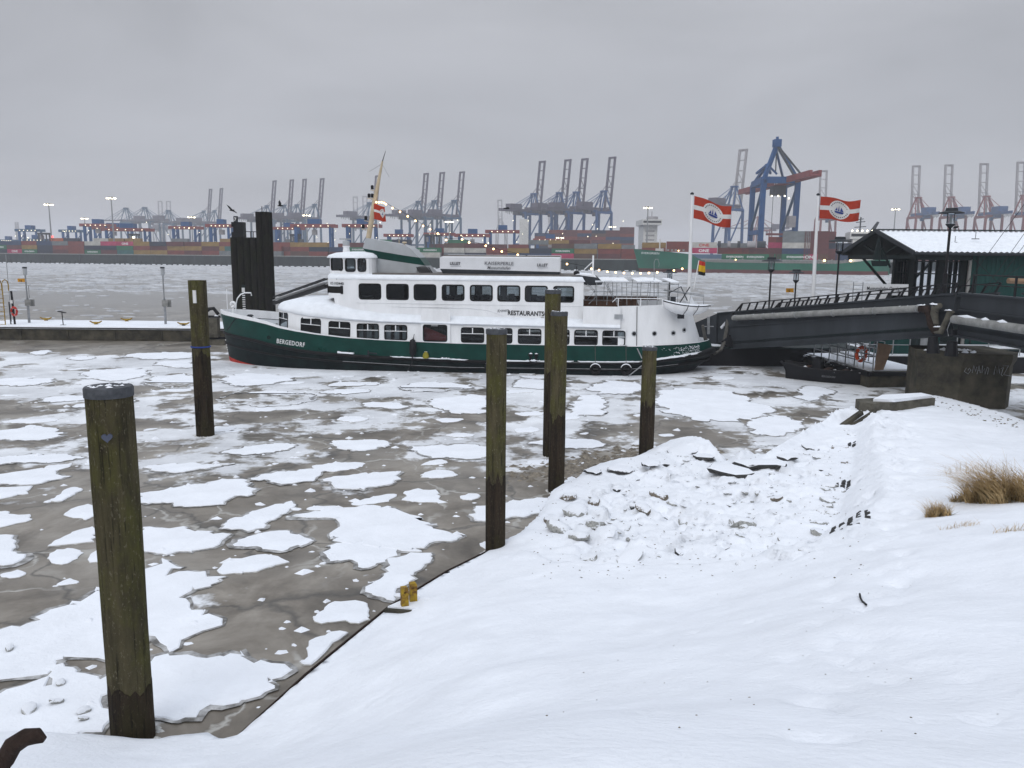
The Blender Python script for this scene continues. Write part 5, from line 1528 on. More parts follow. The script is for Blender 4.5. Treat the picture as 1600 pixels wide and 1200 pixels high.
b = MB(); b.lathe([(.14, 0), (.17, .1), (.13, .24), (.05, .33), (.03, .36)], (0, 0, 0), 10); b.build('buoy_body', 'olive', t, smooth=60)
b = MB(); crumb(b, 0, 0, .33, .07, fr); b.build('snow_cap', 'snow', t)
for k, (x0, y0, x1, y1) in enumerate(((1003, 572, 982, 588), (996, 545, 1003, 560))):
    s0, z0 = S(x0, y0, -.3); s1, z1 = S(x1, y1, -.5)
    b = MB(); b.tube([FW(s0, -.15, z0), FW(s1, -.45, max(z1, .03))], .03, 6); recenter(tag(b.build('boat_hook', 'galv'), ('pale pole leaning on the ferry side down to the ice' if k == 0 else 'short pale pole lashed to the green side left of the short right pile'), 'pole'))
# lifeboat
c0, c1 = S(1037, 470, -.2), S(1112, 480, -.2)
t = hang('lifeboat', 'small white lifeboat with a dark rim slung at the ferry stern', 'lifeboat', (c0[0] + c1[0]) / 2, .25, 3.1)
L_ = (c1[0] - c0[0]) / 2
def boatring(f, k):
    hb = .52 * max(.02, (1 - abs(f) ** 2.4)); zt = .62 - .22 * (f + 1) / 2 + .10 * abs(f) ** 2
    zb = .02 + .34 * abs(f) ** 3 - .05 * f
    return [Vector((f * L_, -hb, zt)), Vector((f * L_ * .97, -hb * .96, zb + (zt - zb) * .6)), Vector((f * L_ * .93, -hb * .6, zb + (zt - zb) * .2)), Vector((f * L_ * .9, 0, zb)),
            Vector((f * L_ * .93, hb * .6, zb + (zt - zb) * .2)), Vector((f * L_ * .97, hb * .96, zb + (zt - zb) * .6)), Vector((f * L_, hb, zt))]
fs_ = [-1, -.92, -.75, -.5, -.2, .1, .4, .65, .85, .95, 1]
b = MB(); b.loft([boatring(f, 0) for f in fs_], closed=False, caps=False); b.build('boat_hull', 'white', t, smooth=60)
b = MB(); b.tube([boatring(f, 0)[0] for f in fs_] + [boatring(f, 0)[-1] for f in fs_[::-1]], .028, 6, closed=True); b.build('gunwale', 'ink', t)
b = MB(); b.loft([[boatring(f, 0)[0] + Vector((0, .05, -.03)), Vector((f * L_, 0, boatring(f, 0)[0].z + .08)), boatring(f, 0)[-1] + Vector((0, -.05, -.03))] for f in fs_], closed=False, caps=False); b.build('boat_cover', 'roofsnow', t, smooth=60)
for x in (-.05, .45): b = MB(); b.tube([(x + .1, -.5, .55), (x, -.56, .3), (x - .15, -.3, .02)], .016, 5); b.build('lashing', 'ink', t)
t = hang('davit', 'grey davit arms with a stowed crank above the lifeboat', 'davit', 20.9, .9, 3.3)
b = MB(); b.tube([(-.4, 0, 1.05), (1.6, 0, .8), (1.6, 0, .05)], .025, 6); b.tube([(-.4, .3, 1.0), (1.65, .3, .72)], .025, 6); b.build('davit_arm', 'galv', t)
b = MB(); b.tube([(-.1, .1, .9), (.45, .1, 1.2), (.8, .1, .5)], .03, 6); b.tube([(.2, .1, 0), (.9, .1, 1.2)], .03, 6); b.box(-.05, .2, -.05, .2, .3, .7); b.build('davit_post', 'darkgrey', t)
b = MB(); b.prism([(.9, .2, .1), (1.35, .2, .0), (1.0, .2, .75)], (0, .3, 0)); b.build('cover_sheet', 'roofsnow', t)
# awning with the advertising valance
A0, A1, A2, A3 = S(687, 402, 1), S(875, 403.5, 1), S(875, 425, 1), S(687, 420, 1)
t = hang('advertising_awning', 'long white awning with black lettering on the ferry roof', 'awning', A0[0], 1.0, 5.03)
L_ = A1[0] - A0[0]; zt0, zt1, zb0, zb1 = A0[1] - 5.03, A1[1] - 5.03, A3[1] - 5.03, A2[1] - 5.03
b = MB(); n = 40; rings = []
for k in range(n + 1):
    f = k / n; x = L_ * f
    yv = lambda q_: .02 * noise.noise((x * .6, q_ * 4, 1)) + .018 * noise.noise((x * 2.2 + q_ * 3, q_ * 2, 5))
    rings.append([Vector((x, yv(g), (zt0 + (zt1 - zt0) * f) * (1 - g) + (zb0 + (zb1 - zb0) * f) * g)) for g in (0, .25, .5, .75, 1)])
b.loft(rings, closed=False, caps=False); b.build('valance', 'awning', t, smooth=60)
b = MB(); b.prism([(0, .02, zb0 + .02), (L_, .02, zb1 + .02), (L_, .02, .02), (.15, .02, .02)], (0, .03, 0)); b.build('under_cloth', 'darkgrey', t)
b = MB(); b.add([(0, .02, zt0), (L_, .02, zt1), (L_, 2.8, zt1 + .14), (0, 2.8, zt0 + .14)], [(0, 1, 2, 3)]); b.add([(0, 2.8, zt0 + .14), (L_, 2.8, zt1 + .14), (L_, 2.8, .02), (0, 2.8, .02)], [(0, 1, 2, 3)])
b.add([(L_, 0.03, zt1), (L_, 2.8, zt1 + .1), (L_, 2.8, .02), (L_, .03, zb1)], [(0, 1, 2, 3)]); b.add([(0, 0.03, zt0), (0, 2.8, zt0 + .1), (0, 2.8, .02), (0, .03, zb0)], [(0, 1, 2, 3)]); b.build('awning_cloth', 'awning', t)
b = MB(); b.beam((0, 1.2, zt0 + .09), (L_, 1.2, zt1 + .09), .10, .07); b.build('roller_beam', 'deckbrown', t)
for x, y, body, h_, sx_, c_ in ((703, 413.5, 'LILLET', .20, .98, 'ink'), (839, 416, 'LILLET', .20, .98, 'ink'), (757, 413.5, 'KAISERPERLE', .235, 1.12, 'greyink'), (761, 420.3, 'Museumshafen', .22, .92, 'greyink')):
    s, z = S(x, y, 1)
    text('lettering', body, h_, t, (s - A0[0], -.045, z - 5.03), (1, 0, -.012), (0, 0, 1), c_, bold=.02 if c_ == 'ink' else .008, sx=sx_, shear=.3 if body[0] == 'M' else 0)
for x, y in ((704, 416), (840, 418.6)):
    s, z = S(x, y, 1); b = MB(); b.box(s - A0[0], s - A0[0] + .55, -.04, -.036, z - 5.03, z - 5.03 + .012); b.build('underline', 'greyink', t)
t = hang('prop_frame', 'white triangular prop frame standing behind the awning end', 'prop', S(926, 440, 2)[0], 2.0, 4.95)
zz = S(926, 399, 2)[1] - 4.95
b = MB(); b.tube([(0, 0, 0), (0, 0, zz)], .045, 6); b.build('post', 'white', t)
b = MB(); b.tube([(-.45, 0, .35), (0, 0, zz * .72)], .025, 6); b.build('brace', 'white', t)
t = hang('deck_spotlight', 'dark swivel spotlight on the roof edge by the awning end', 'spotlight', S(901, 425, 1.3)[0], 1.3, 4.97)
b = MB(); b.tube([(0, 0, 0), (0, 0, .5)], .02, 6); b.build('stem', 'blacksteel', t)
b = MB(); b.lathe([(.14, .05), (.16, .2), (.08, .28)], (0, 0, 0), 8); b.build('lamp_head', 'blacksteel', t)
b = MB(); a = [S(x, y, 2) for x, y in ((1022, 468), (1022, 410), (1024, 405), (1028, 405), (1030, 412), (1029, 417))]; b.tube([FW(s, 2, z) for s, z in a], .016, 6)
recenter(tag(b.build('hooked_pole', 'galv'), 'thin grey pole with a hooked tip rising over the after deck', 'pole'))
# string lights: mast to awning to stern
lt_ = [(588, 316), (592, 316), (596, 316), (600, 317), (603, 319), (613, 325), (625, 331), (637, 338), (649, 345), (661, 353), (672, 358), (684, 365), (697, 375), (722, 374), (733, 379), (759, 384), (771, 389), (784, 393), (809, 398), (822, 401), (835, 403.5), (848, 405.5), (861, 407.5), (886, 412.5), (924, 420), (936, 422), (949, 424.5), (962, 425.5), (975, 426.5), (988, 427), (1001, 427), (1014, 426.5), (1027, 425.5), (1053, 422.5), (1066, 420)]
t = hang('string_lights', 'string of glowing warm bulbs from the ferry mast to its stern', 'string lights', 6.0, 2.4, 5.0)
P_ = [(S(x, y, 2.4)[0] - 6.0, 0, S(x, y, 2.4)[1] - 5.0) for x, y in lt_]
b = MB(); b.tube([(p[0], p[1], p[2] + .07) for p in P_], .010, 5); b.build('cable', 'ink', t)
bulb = MB().ball((0, 0, 0), .052, 8, 5).mesh('bulb', 'lamp', True)
for p in P_: link('bulb', bulb, t, p)

# ---- flags
def flag(name, label, P0, udir, size, wave, layout, group=None, sag=.0):
    """cloth hung from P0 (top of hoist); udir = fly direction"""
    w_, h_ = size
    u = Vector(udir).normalized(); nrm = Vector((u.y, -u.x, 0)).normalized()
    def P(f, g):
        amp = wave * f * w_
        d = amp * .5 * math.sin(f * 7.5 + g * 1.3) + amp * .25 * math.sin(f * 13 + 2 + g * 2)
        z = -g * h_ * (1 - .06 * f) - sag * f * w_ + .05 * w_ * math.sin(f * 6 + .8) * f
        return u * (f * w_ * .95) + nrm * d + Vector((0, 0, z))
    t = thing(name, label, 'flag', P0, 0, group)
    for nm, m, g0, g1 in layout:
        b = MB(); n = 24; k = max(2, int((g1 - g0) * 14))
        b.loft([[P(i / n, g0 + (g1 - g0) * j / k) for j in range(k + 1)] for i in range(n + 1)], closed=False, caps=False)
        b.build(nm, m, t, smooth=80)
    return t, P, nrm
def emblem(t, P, nrm, cx, cy_, rx_, ry_):
    for off in (-1, 1):
        def disc(r0, r1, m, nm, n=24):
            b = MB(); o = nrm * (.006 * off * (1 if nm == 'emblem_disc' else 1.8))
            b.loft([[P(cx + rx_ * q_ * math.cos(2 * math.pi * k / n), cy_ + ry_ * q_ * math.sin(2 * math.pi * k / n)) + o for k in range(n)] for q_ in [r0 + (r1 - r0) * j / 4 for j in range(5)]], caps=False)
            b.build(nm, m, t, smooth=80)
        disc(.01, 1, 'flagwhite', 'emblem_disc')
        b = MB(); o = nrm * (.013 * off)
        def pl_(*pts): b.add([P(cx + rx_ * x, cy_ + ry_ * y) + o for x, y in pts], [tuple(range(len(pts)))])
        pl_((-.5, .18), (.5, .18), (.38, .38), (-.38, .38)); pl_((-.12, .12), (-.02, -.5), (.05, .12)); pl_((-.42, .12), (-.22, -.25), (-.16, .12)); pl_((.10, .12), (.22, -.35), (.46, .12))
        b.build('ship_emblem', 'flagblue', t)
        b = MB(); n = 26
        for k in range(n):                      # ring of lettering round the disc
            if k % 13 in (0, 12): continue
            a0 = 2 * math.pi * (k + .2) / n; a1 = 2 * math.pi * (k + .75) / n
            b.add([P(cx + rx_ * q_ * math.cos(a), cy_ + ry_ * q_ * math.sin(a)) + o for a, q_ in ((a0, .74), (a1, .74), (a1, .88), (a0, .88))], [(0, 1, 2, 3)])
        b.build('emblem_ring', 'greyink', t)
HL = [('red_stripe', 'flagred', 0, .40), ('white_stripe', 'flagwhite', .40, .60), ('red_stripe', 'flagred', .60, 1)]
t, P, nn = flag('flag', 'small red flag with a white band on the ferry mast', FW(*(S(584, 318, 2.6)[0], 2.6, S(584, 318, 2.6)[1])), (fu.x * .5 + .35, -.45, 0), (.85, .82), .22, [('red_stripe', 'flagred', 0, .36), ('white_stripe', 'flagwhite', .36, .52), ('red_stripe', 'flagred', .52, 1)], None, .25)
emblem(t, P, nn, .72, .45, .26, .3)
s, z = S(1092, 407, 2.8)
b = MB(); s0, z0 = S(1084, 452, 2.8); b.tube([FW(s0, 2.8, z0), FW(s, 2.8, z)], .024, 6); recenter(tag(b.build('ensign_staff', 'white'), 'white slanting flag staff at the ferry stern', 'flag staff'))
flag('flag', 'black red and gold flag furled on the ferry stern staff', FW(s, 2.8, z), (.5, -.35, 0), (.42, .75), .4, [('red_stripe', 'red', .0, .3), ('gold_stripe', 'gold', .3, .75), ('black_stripe', 'ink', .75, 1)], None, .2)

# ================================================================== PONTOON ON THE LEFT
PZ = .92
PA = W(0, 531); PY = PA.y
t = thing('pontoon', 'long snow covered concrete pontoon at the left with a stained side', 'pontoon', (-30, PY, 0))
b = MB(); b.box(-30, 17.2, 0, 5.2, -.4, PZ - .16); b.build('pontoon_hull', 'concdark', t)
b = MB(); b.box(-30, 17.2, -.05, 5.25, PZ - .157, PZ - .03); b.build('coping', 'black', t)
b = MB(); n = 90; rings = []
for k in range(n + 1):
    x = -30 + 47.2 * k / n; q_ = .03 + .03 * noise.noise((x * .7, 1, 2))
    rings.append([Vector((x, -.06, PZ - .028)), Vector((x, -.04, PZ + q_)), Vector((x, 2.5, PZ + .05 + q_)), Vector((x, 5.2, PZ + q_))])
b.loft(rings, closed=False, caps=False); b.build('snow_cover', 'snow', t, smooth=60)
b = MB(); b.beam((-30, -.07, PZ - .12), (17.2, -.07, PZ - .12), .03, .05); b.build('side_rail', 'galv', t)
for k in range(14):
    b = MB(); x = -26 + k * 3.2; b.box(x, x + .12, -.045, -.005, -.2, PZ - .2); b.build('side_rib', 'concdark', t)
def lamp_post(px, sign, label):
    x = xat(px, PY + 2.2, PZ); top = D(px, 417, PY + 2.2).z - PZ
    t = thing('pontoon_lamp', label, 'lamp post', (x, PY + 2.2, PZ), 0, 'lamp posts on the left pontoon')
    b = MB(); b.tube([(0, 0, 0), (0, 0, top * .45)], .085, 10); b.tube([(0, 0, top * .45), (0, 0, top - .6)], .05, 8); b.build('post', 'galv', t)
    b = MB(); b.lathe([(.06, top - .62), (.13, top - .52), (.14, top - .12)], (0, 0, 0), 12); b.build('lantern_glass', 'shipgrey', t)
    b = MB(); b.lathe([(.15, top - .11), (.15, top - .02), (.08, top)], (0, 0, 0), 12); b.build('lantern_cap', 'darkgrey', t)
    b = MB(); b.box(-.12, .30, -.14, -.09, top * .32, top * .43); b.build('meter_box', 'pipe', t)
    b = MB(); b.box(.12, .42, .09, .15, top * .31, top * .43); b.build('meter_box', 'pipe', t)
    if sign:
        b = MB(); b.box(-.55, -.05, -.03, .03, top * .735, top * .795); sg = b.build('sign_board', 'amber', t)
        text('number', '12', .20, sg, (-.44, -.035, top * .738), (1, 0, 0), (0, 0, 1), 'ink', bold=.02)
        b = MB(); b.tube([(.16, 0, top * .45), (.16, 0, top * .68)], .03, 6); b.build('side_pipe', 'galv', t)
lamp_post(46, True, 'grey lantern post with a small amber number sign on the left pontoon')
lamp_post(259, False, 'grey lantern post without a sign on the left pontoon')
x = xat(17, PY + 1.8, PZ)
t = thing('safety_ladder', 'yellow caged ladder with hooped top at the left edge of the pontoon', 'ladder', (x, PY + 1.2, PZ))
h = D(17, 437, PY + 1.2).z - PZ
for dx in (-.25, .22):
    b = MB(); b.tube([(dx, -.35, -.2), (dx, -.35, h - .35), (dx, -.25, h - .1), (dx, 0, h), (dx, .25, h - .1), (dx, .35, h - .35), (dx, .35, h * .75)], .035, 8); b.build('rail_hoop', 'yellow', t)
for k in range(9):
    b = MB(); b.tube([(-.25, -.35, .05 + k * .3), (.22, -.35, .05 + k * .3)], .022, 6); b.build('rung', 'yellow', t)
t = thing('lifebuoy_stand', 'black post with a red lifebuoy beside the yellow ladder', 'lifebuoy stand', (xat(23.5, PY + 1.2, PZ), PY + 1.2, PZ))
b = MB(); b.tube([(0, 0, 0), (-.06, 0, 2.35)], .07, 8); b.tube([(-.28, 0, 0), (-.28, 0, 1.6)], .04, 8); b.beam((-.3, 0, 1.55), (0, 0, 1.55), .05); b.build('post', 'ink', t)
b = MB(); b.box(-.16, .02, -.09, -.06, 1.5, 1.72); b.build('notice', 'stake', t)
b = MB(); b.torus((.1, -.12, .95), .28, .075, (.45, 1, 0), 20, 8); lb = b.build('lifebuoy', 'red', t, smooth=60)
b = MB()
for k in range(4):
    a = math.pi / 2 * k + .5; b.torus((.1 + .28 * math.cos(a) * .91, -.12 - .28 * math.cos(a) * .41, .95 + .28 * math.sin(a)), .078, .012, (-math.sin(a) * .91, math.sin(a) * .41, math.cos(a)), 12, 4)
b.build_each('grab_band', 'stake', lb)
b = MB(); x = xat(18.5, PY + 3, PZ); b.tube([(x, PY + 3, PZ), (x, PY + 3, D(18, 398, PY + 3).z)], .025, 6); recenter(tag(b.build('slender_pole', 'galv'), 'thin tall pole rising behind the yellow ladder', 'pole'))
t = thing('instrument_stand', 'small black T shaped stand on the snowy pontoon', 'stand', (xat(99, PY + .9, PZ), PY + .9, PZ))
b = MB(); b.box(-.16, .16, -.1, .1, 0, .07); b.tube([(0, 0, 0), (-.03, 0, .95)], .035, 6); b.build('stem', 'ink', t)
b = MB(); b.beam((-.27, 0, 1.0), (.22, 0, .90), .22, .05); b.build('tray', 'ink', t)
for k, (px, dy, lb) in enumerate(((72, 4.4, 'yellow mooring cleat near the far rim of the pontoon behind the black stand'), (150, 1.6, 'yellow mooring cleat in the middle of the pontoon front rim'), (198, 4.4, 'yellow mooring cleat on the far rim left of the plain lantern post'), (287, 1.2, 'yellow and black mooring cleat next to the lone dark pile'))):
    t = thing('mooring_cleat', lb, 'cleat', (xat(px, PY + dy, PZ), PY + dy, PZ + .04), 0, 'yellow cleats on the pontoon')
    b = MB()
    b.tube([(-.42, 0, .24), (-.22, 0, .14), (0, 0, .12), (.22, 0, .14), (.42, 0, .24)], [.04, .06, .08, .06, .04], 8); b.build('horns', 'yellow', t)
    b = MB(); b.lathe([(.14, 0), (.09, .12)], (0, 0, 0), 10); b.build('foot', 'ink' if k == 3 else 'yellow', t)
# steel and timber dolphin behind the bow
DY = 60.0
x0, x1 = xat(362.5, DY, 5), xat(425, DY, 3)
t = thing('dolphin', 'massive dark dolphin of close set timber piles behind the ferry bow', 'dolphin', ((x0 + x1) / 2, DY, 0))
hs = [7.15, 7.1, 7.15, 7.12, 9.05, 9.05]
wd = (x1 - x0) / 6
ztall = D(412, 331, DY).z; zl = D(385, 371, DY).z
for k in range(6):
    h_ = zl if k < 4 else ztall
    xx = (x0 - x1) / 2 + wd * (k + .5)
    for j in range(2):
        b = MB(); r_ = wd * .56; ph = k * 1.3
        b.loft([[Vector((xx + math.cos(2 * math.pi * i / 14) * r_ * (1 + .06 * noise.noise((i, z, k))), j * wd * 1.4 + math.sin(2 * math.pi * i / 14) * r_, z)) for i in range(14)] for z in (-.5, 1, 3, 5, h_ - .1, h_)]); b.build('pile', 'tarwood', t, smooth=50)
b = MB(); zz0, zz1 = zl - .02, D(375, 347, DY).z
b.prism([((x0 - x1) / 2 + .15, -.2, zz0), ((x0 - x1) / 2 + 1.0, -.2, zz0), ((x0 - x1) / 2 + 1.0, -.2, zz1), ((x0 - x1) / 2 + .15, -.2, zz1), ((x0 - x1) / 2 + .15, -.2, zz1 - .35), ((x0 - x1) / 2 + .28, -.2, zz1 - .35), ((x0 - x1) / 2 + .28, -.2, zz0 + .4), ((x0 - x1) / 2 + .15, -.2, zz0 + .4)], (0, .7, 0)); b.build('timber_head', 'ink', t)
b = MB(); b.box((x0 - x1) / 2 + .38, (x0 - x1) / 2 + .62, -.3, -.05, zz1, zz1 + .42); sg = b.build('number_box', 'darkgrey', t)
text('number', '7', .34, sg, ((x0 - x1) / 2 + .41, -.305, zz1 + .07), (1, 0, 0), (0, 0, 1), 'stake', bold=.03)
b = MB(); b.beam((-.35, 0, zl + .42), (.55, 0, zl + .42), .05); b.beam((.05, 0, zl), (.05, 0, zl + .42), .06); b.beam((.25, 0, zl), (.25, 0, zl + .42), .04); b.build('mooring_bar', 'blacksteel', t)
b = MB(); b.tube([(x1 - (x0 + x1) / 2 - .5, 0, ztall), (x1 - (x0 + x1) / 2 - .5, 0, ztall + .4)], .03, 6); b.build('spike', 'blacksteel', t)
# tide gauge in front of it
gxp = W(382, 499, 2); xg = xat(382, 55, 2)
t = thing('tide_gauge', 'white ladder like tide gauge board in front of the dark dolphin', 'tide gauge', (xg, 55, 0))
zt_ = D(382, 445, 55).z
b = MB(); b.box(-.11, .11, -.03, .03, .3, zt_); b.build('board', 'bdark', t)
for k in range(14):
    b = MB(); z = zt_ - .75 - k * .15; b.box(-.09, .10, -.05, -.032, z, z + .07); b.build('graduation', 'stake', t)
b = MB(); b.box(-.1, .1, -.06, -.035, zt_ - .5, zt_ - .2); b.build('number_plate', 'stake', t)
# fender frame at the pontoon head left of the bow
t = thing('fender_frame', 'dark weathered fender frame with tyres between the lone pile and the ferry bow', 'fender frame', (xat(333, 52.6, 1), 52.6, 0))
b = MB(); b.box(-.6, .8, -.25, .3, -.3, .35); b.box(-.55, .35, -.2, .35, .5, 1.75); b.build('fender_face', 'concrete', t)
b = MB(); b.tube([(-.7, 0, 1.95), (-.2, 0, 2.35), (.1, 0, 2.4), (.4, 0, 2.0)], .12, 8); b.beam((-.7, .1, 1.85), (1.2, .1, 1.85), .14); b.beam((-.6, .2, .42), (.9, .2, .42), .16); b.build_each('hose_rest', 'ink', t)
for k in range(3):
    b = MB(); crumb(b, .25 + k * .42, -.05, 1.9, .15, fr); b.build('snow_patch', 'snow', t)
# gangway behind the bow
ga, gb_ = D(428, 474, 56), D(508, 447, 50)
t = thing('gangway', 'dark sloping gangway with a white edge behind the ferry bow', 'gangway', (ga.x, ga.y, ga.z - .4))
o_ = Vector((ga.x, ga.y, ga.z - .4))
for k, (dy, dz, m, w_) in enumerate(((0, 0, 'blacksteel', .22), (-.1, .22, 'galv', .07), (0, .45, 'blacksteel', .08))):
    b = MB(); b.beam(ga - o_ + Vector((0, dy, dz)), gb_ - o_ + Vector((0, dy, dz)), .12, w_); b.build('girder' if k == 0 else 'hand_rail', m, t)
    b = MB(); b.beam(ga - o_ + Vector((0, dy + 1.3, dz)), gb_ - o_ + Vector((0, dy + 1.3, dz)), .12, w_); b.build('girder' if k == 0 else 'hand_rail', m, t)
x = xat(500, 50, 1.5)
t = thing('floating_hut', 'small grey floating platform with a snowy roof behind the ferry front', 'platform', (x, 51, 0))
b = MB(); b.box(-1.2, 3, 0, 2, -.2, 2.9); b.build('hut_body', 'shipgrey', t)
b = MB(); b.box(-1.25, 3, -.05, 2, 2.95, 3.12); b.build('roof_edge', 'ink', t)
b = MB(); b.box(-1.2, 3, 0, 2, 3.12, 3.3); b.build('snow_cover', 'snow', t)
b = MB(); b.box(-1.0, 2.6, -.04, -.003, 1.6, 2.1); b.build('window_band', 'ink', t)

# ================================================================== RIGHT: BRIDGE, PIER, LANDING, BUILDING
# pier
pc = W(1440, 630, .0)
t = thing('bridge_pier', 'dark concrete bridge pier with scrawled white graffiti and a snowy top', 'pier', (pc.x, pc.y, 0))
def pier_ring(z, grow): return [Vector((-.1 - grow, .4, z)), Vector((.9, -1.1 - grow, z)), Vector((2.75, -1.25 - grow, z)), Vector((3.3 + grow, -.6, z)), Vector((3.3 + grow, 1.8, z)), Vector((.2, 1.9, z))]
b = MB(); b.loft([pier_ring(-.5, -.02), pier_ring(1.7, 0), pier_ring(1.95, .14), pier_ring(2.25, .16)]); b.build('pier_body', 'concdark', t)
b = MB()
for k in range(26):
    crumb(b, fr.uniform(-.1, 1.9), fr.uniform(-1.0, .2) if k % 2 else -.1 + fr.uniform(-.2, .6), 2.24, fr.uniform(.06, .22), fr)
tag(b.build('snow_patch', 'snow', t), kind='stuff')
b = MB()
def scr(pts): b.tube([(1.12 + x * .62, -1.1 - .085 - .05 * x, 1.38 + z) for x, z in pts], .014, 4)
scr([(-.1, .3), (-.2, .15), (.05, .05), (.2, .2), (.1, .3), (.02, .2)]); scr([(.3, .1), (.35, .4), (.5, .15), (.55, .35)]); scr([(.6, .05), (.68, .4), (.8, .1), (.74, .22), (.62, .2)]); scr([(.9, .4), (.9, .1), (1.05, .3), (1.1, .05), (1.2, .35), (1.3, .3), (1.25, .05)])
scr([(1.65, .05), (1.7, .4), (1.85, .1), (1.9, .4), (2.0, .1)]); scr([(2.05, .3), (2.2, .35), (2.1, .05), (2.2, .0)]); scr([(2.15, .4), (2.5, .42), (2.25, .05), (2.75, .0)])
b.build('graffiti', 'galv', t)
# girders: outer span down to the pontoon, inner span towards the land
A1_, A2_ = Vector((xat(1122, 45.5, 2), 45.5, 0)), Vector((xat(1490, 32.2, 4), 32.2, 0))
zA_t, zA_b = D(1122, 490, 45.5).z, D(1122, 546, 45.5).z
zB_t, zB_b = D(1490, 460, 32.2).z, D(1490, 524, 32.2).z
A3_ = Vector((17.6, 12.0, 0))
spd = (A2_ - A1_); spn = Vector((-spd.y, spd.x, 0)).normalized()
if spn.x < 0: spn = -spn
def span(label, P0, P1, z0t, z0b, z1t, z1b, wid, side, posts, pts_slant, lower):
    t = thing('footbridge', label, 'bridge', (P0.x, P0.y, 0))
    d = P1 - P0
    for k in (0, 1):
        o = side * (wid * k)
        b = MB(); q_ = o
        b.prism([q_ + Vector((0, 0, z0t)), q_ + d + Vector((0, 0, z1t)), q_ + d + Vector((0, 0, z1b)), q_ + Vector((0, 0, z0b))], side * .09); b.build('girder', 'bridge', t)
        b = MB(); b.beam(q_ + Vector((0, 0, z0t + .03)), q_ + d + Vector((0, 0, z1t + .03)), .26, .07); b.beam(q_ + Vector((0, 0, z0b)), q_ + d + Vector((0, 0, z1b)), .30, .07)
        b.beam(q_ - side * .03 + Vector((0, 0, z0t * .62 + z0b * .38)), q_ - side * .03 + d + Vector((0, 0, z1t * .62 + z1b * .38)), .10, .06); b.build('girder_flange', 'bridge', t)
    b = MB(); b.prism([Vector((0, 0, z0b + .25)), d + Vector((0, 0, z1b + .25)), d + Vector((0, 0, z1b + .4)), Vector((0, 0, z0b + .4))], side * wid); b.build('deck', 'bdark', t)
    # railing
    f0, f1, n, hh = posts
    for k in (0, 1):
        o = side * (wid * k)
        for i in range(n):
            f = f0 + (f1 - f0) * i / (n - 1)
            p = o + d * f + Vector((0, 0, z0t + (z1t - z0t) * f + .05)); q_ = p + d.normalized() * pts_slant * hh + Vector((0, 0, hh))
            b = MB(); b.beam(p, q_, .045, .09, d.normalized()); b.build('railing_post', 'blacksteel', t)
        a = o + d * f0 + Vector((0, 0, z0t + (z1t - z0t) * f0 + hh + .05)) + d.normalized() * pts_slant * hh; c = o + d * f1 + Vector((0, 0, z0t + (z1t - z0t) * f1 + hh + .05)) + d.normalized() * pts_slant * hh
        b = MB(); b.beam(a, c, .07, .05)
        if lower: b.beam(a - Vector((0, 0, hh * .5)), c - Vector((0, 0, hh * .5)), .04, .04)
        else: b.beam(o + d * (f0 - .035) + Vector((0, 0, z0t + .04)), a, .09, .06)
        b.build('hand_rail', 'blacksteel', t)
    return t, d
fb1, d1 = span('outer dark grey footbridge span sloping from the pier down to the pontoon', A1_, A2_, zA_t, zA_b, zB_t, zB_b, 2.6, spn, (.12, .99, 22, .42), .5, False)
fb2, d2 = span('inner dark grey footbridge span running from the pier towards the right bank', A2_ + Vector((.1, -.25, 0)), A3_, zB_t + .03, zB_b, zB_t + .05, zB_b + .05, 2.6, Vector((1, .05, 0)), (.04, .98, 8, .72), 0.0, True)
# nose of the outer span
b = MB(); q_ = Vector((0, 0, 0)); b.prism([(-1.2, .8, zA_t - .62), (-.1, 0, zA_t), (-.1, 0, zA_b + .2), (-1.0, .7, zA_b + .35)], spn * 2.6); b.build('landing_plate', 'bridge', fb1)
# lagged pipes on the girders, with the flexible joint at the pier
sn = -spn
def onb(px, py, off=.22):
    p0 = A1_ + sn * off; nn = spn
    d = ray(px, py); tt = (p0 - CAM).dot(nn) / d.dot(nn)
    return CAM + d * tt
pa, pb = onb(1146, 497), onb(1440, 482)
t = thing('water_pipe', 'long grey lagged pipe along the outer footbridge span', 'pipe', pa)
b = MB(); b.tube([pa - pa, (pb - pa) * .5 + Vector((0, 0, .02)), pb - pa], .15, 12); b.build('pipe_run', 'pipe', t, smooth=60)
b = MB()
for k in range(20):
    f = fr.random(); crumb(b, (pb.x - pa.x) * f, (pb.y - pa.y) * f - .03, (pb.z - pa.z) * f + .14, .05, fr)
tag(b.build('snow_specks', 'snow', t), kind='stuff')
for f in (.02, .2, .4, .6, .8, .985):
    b = MB(); c = (pb - pa) * f; b.torus(c, .155, .022, pb - pa, 14, 5); b.build('pipe_collar', 'galv', t)
pe = Vector((A2_.x - .28, 31.6, zB_t - .95)); pf = Vector((A3_.x - .32, 12.5, zB_t - .93))
t = thing('water_pipe', 'lagged pipe with snow patches along the inner footbridge span', 'pipe', pe)
b = MB(); b.tube([pe - pe, pf - pe], .165, 12); b.build('pipe_run', 'pipe', t, smooth=60)
for s0, s1 in ((.3, 1.6), (1.9, 2.4), (2.9, 3.5), (5, 7)):
    dd = (pf - pe).normalized(); b = MB(); b.tube([dd * s0 + Vector((-.02, 0, .14)), dd * ((s0 + s1) / 2) + Vector((-.02, 0, .15)), dd * s1 + Vector((-.02, 0, .14))], [.03, .09, .03], 8); b.build('snow_patch', 'snow', t, smooth=60)
je = [onb(x, y, .3) for x, y in ((1438, 482), (1448, 483), (1453, 492), (1455, 506), (1461, 517), (1468, 512))]
t = thing('pipe_joint', 'tangle of dark elbow pipes with snow hanging at the joint above the pier', 'pipe joint', je[0])
b = MB(); b.tube([p - je[0] for p in je], [.17, .18, .17, .16, .17, .15], 10); b.build('elbow_pipe', 'rust', t, smooth=60)
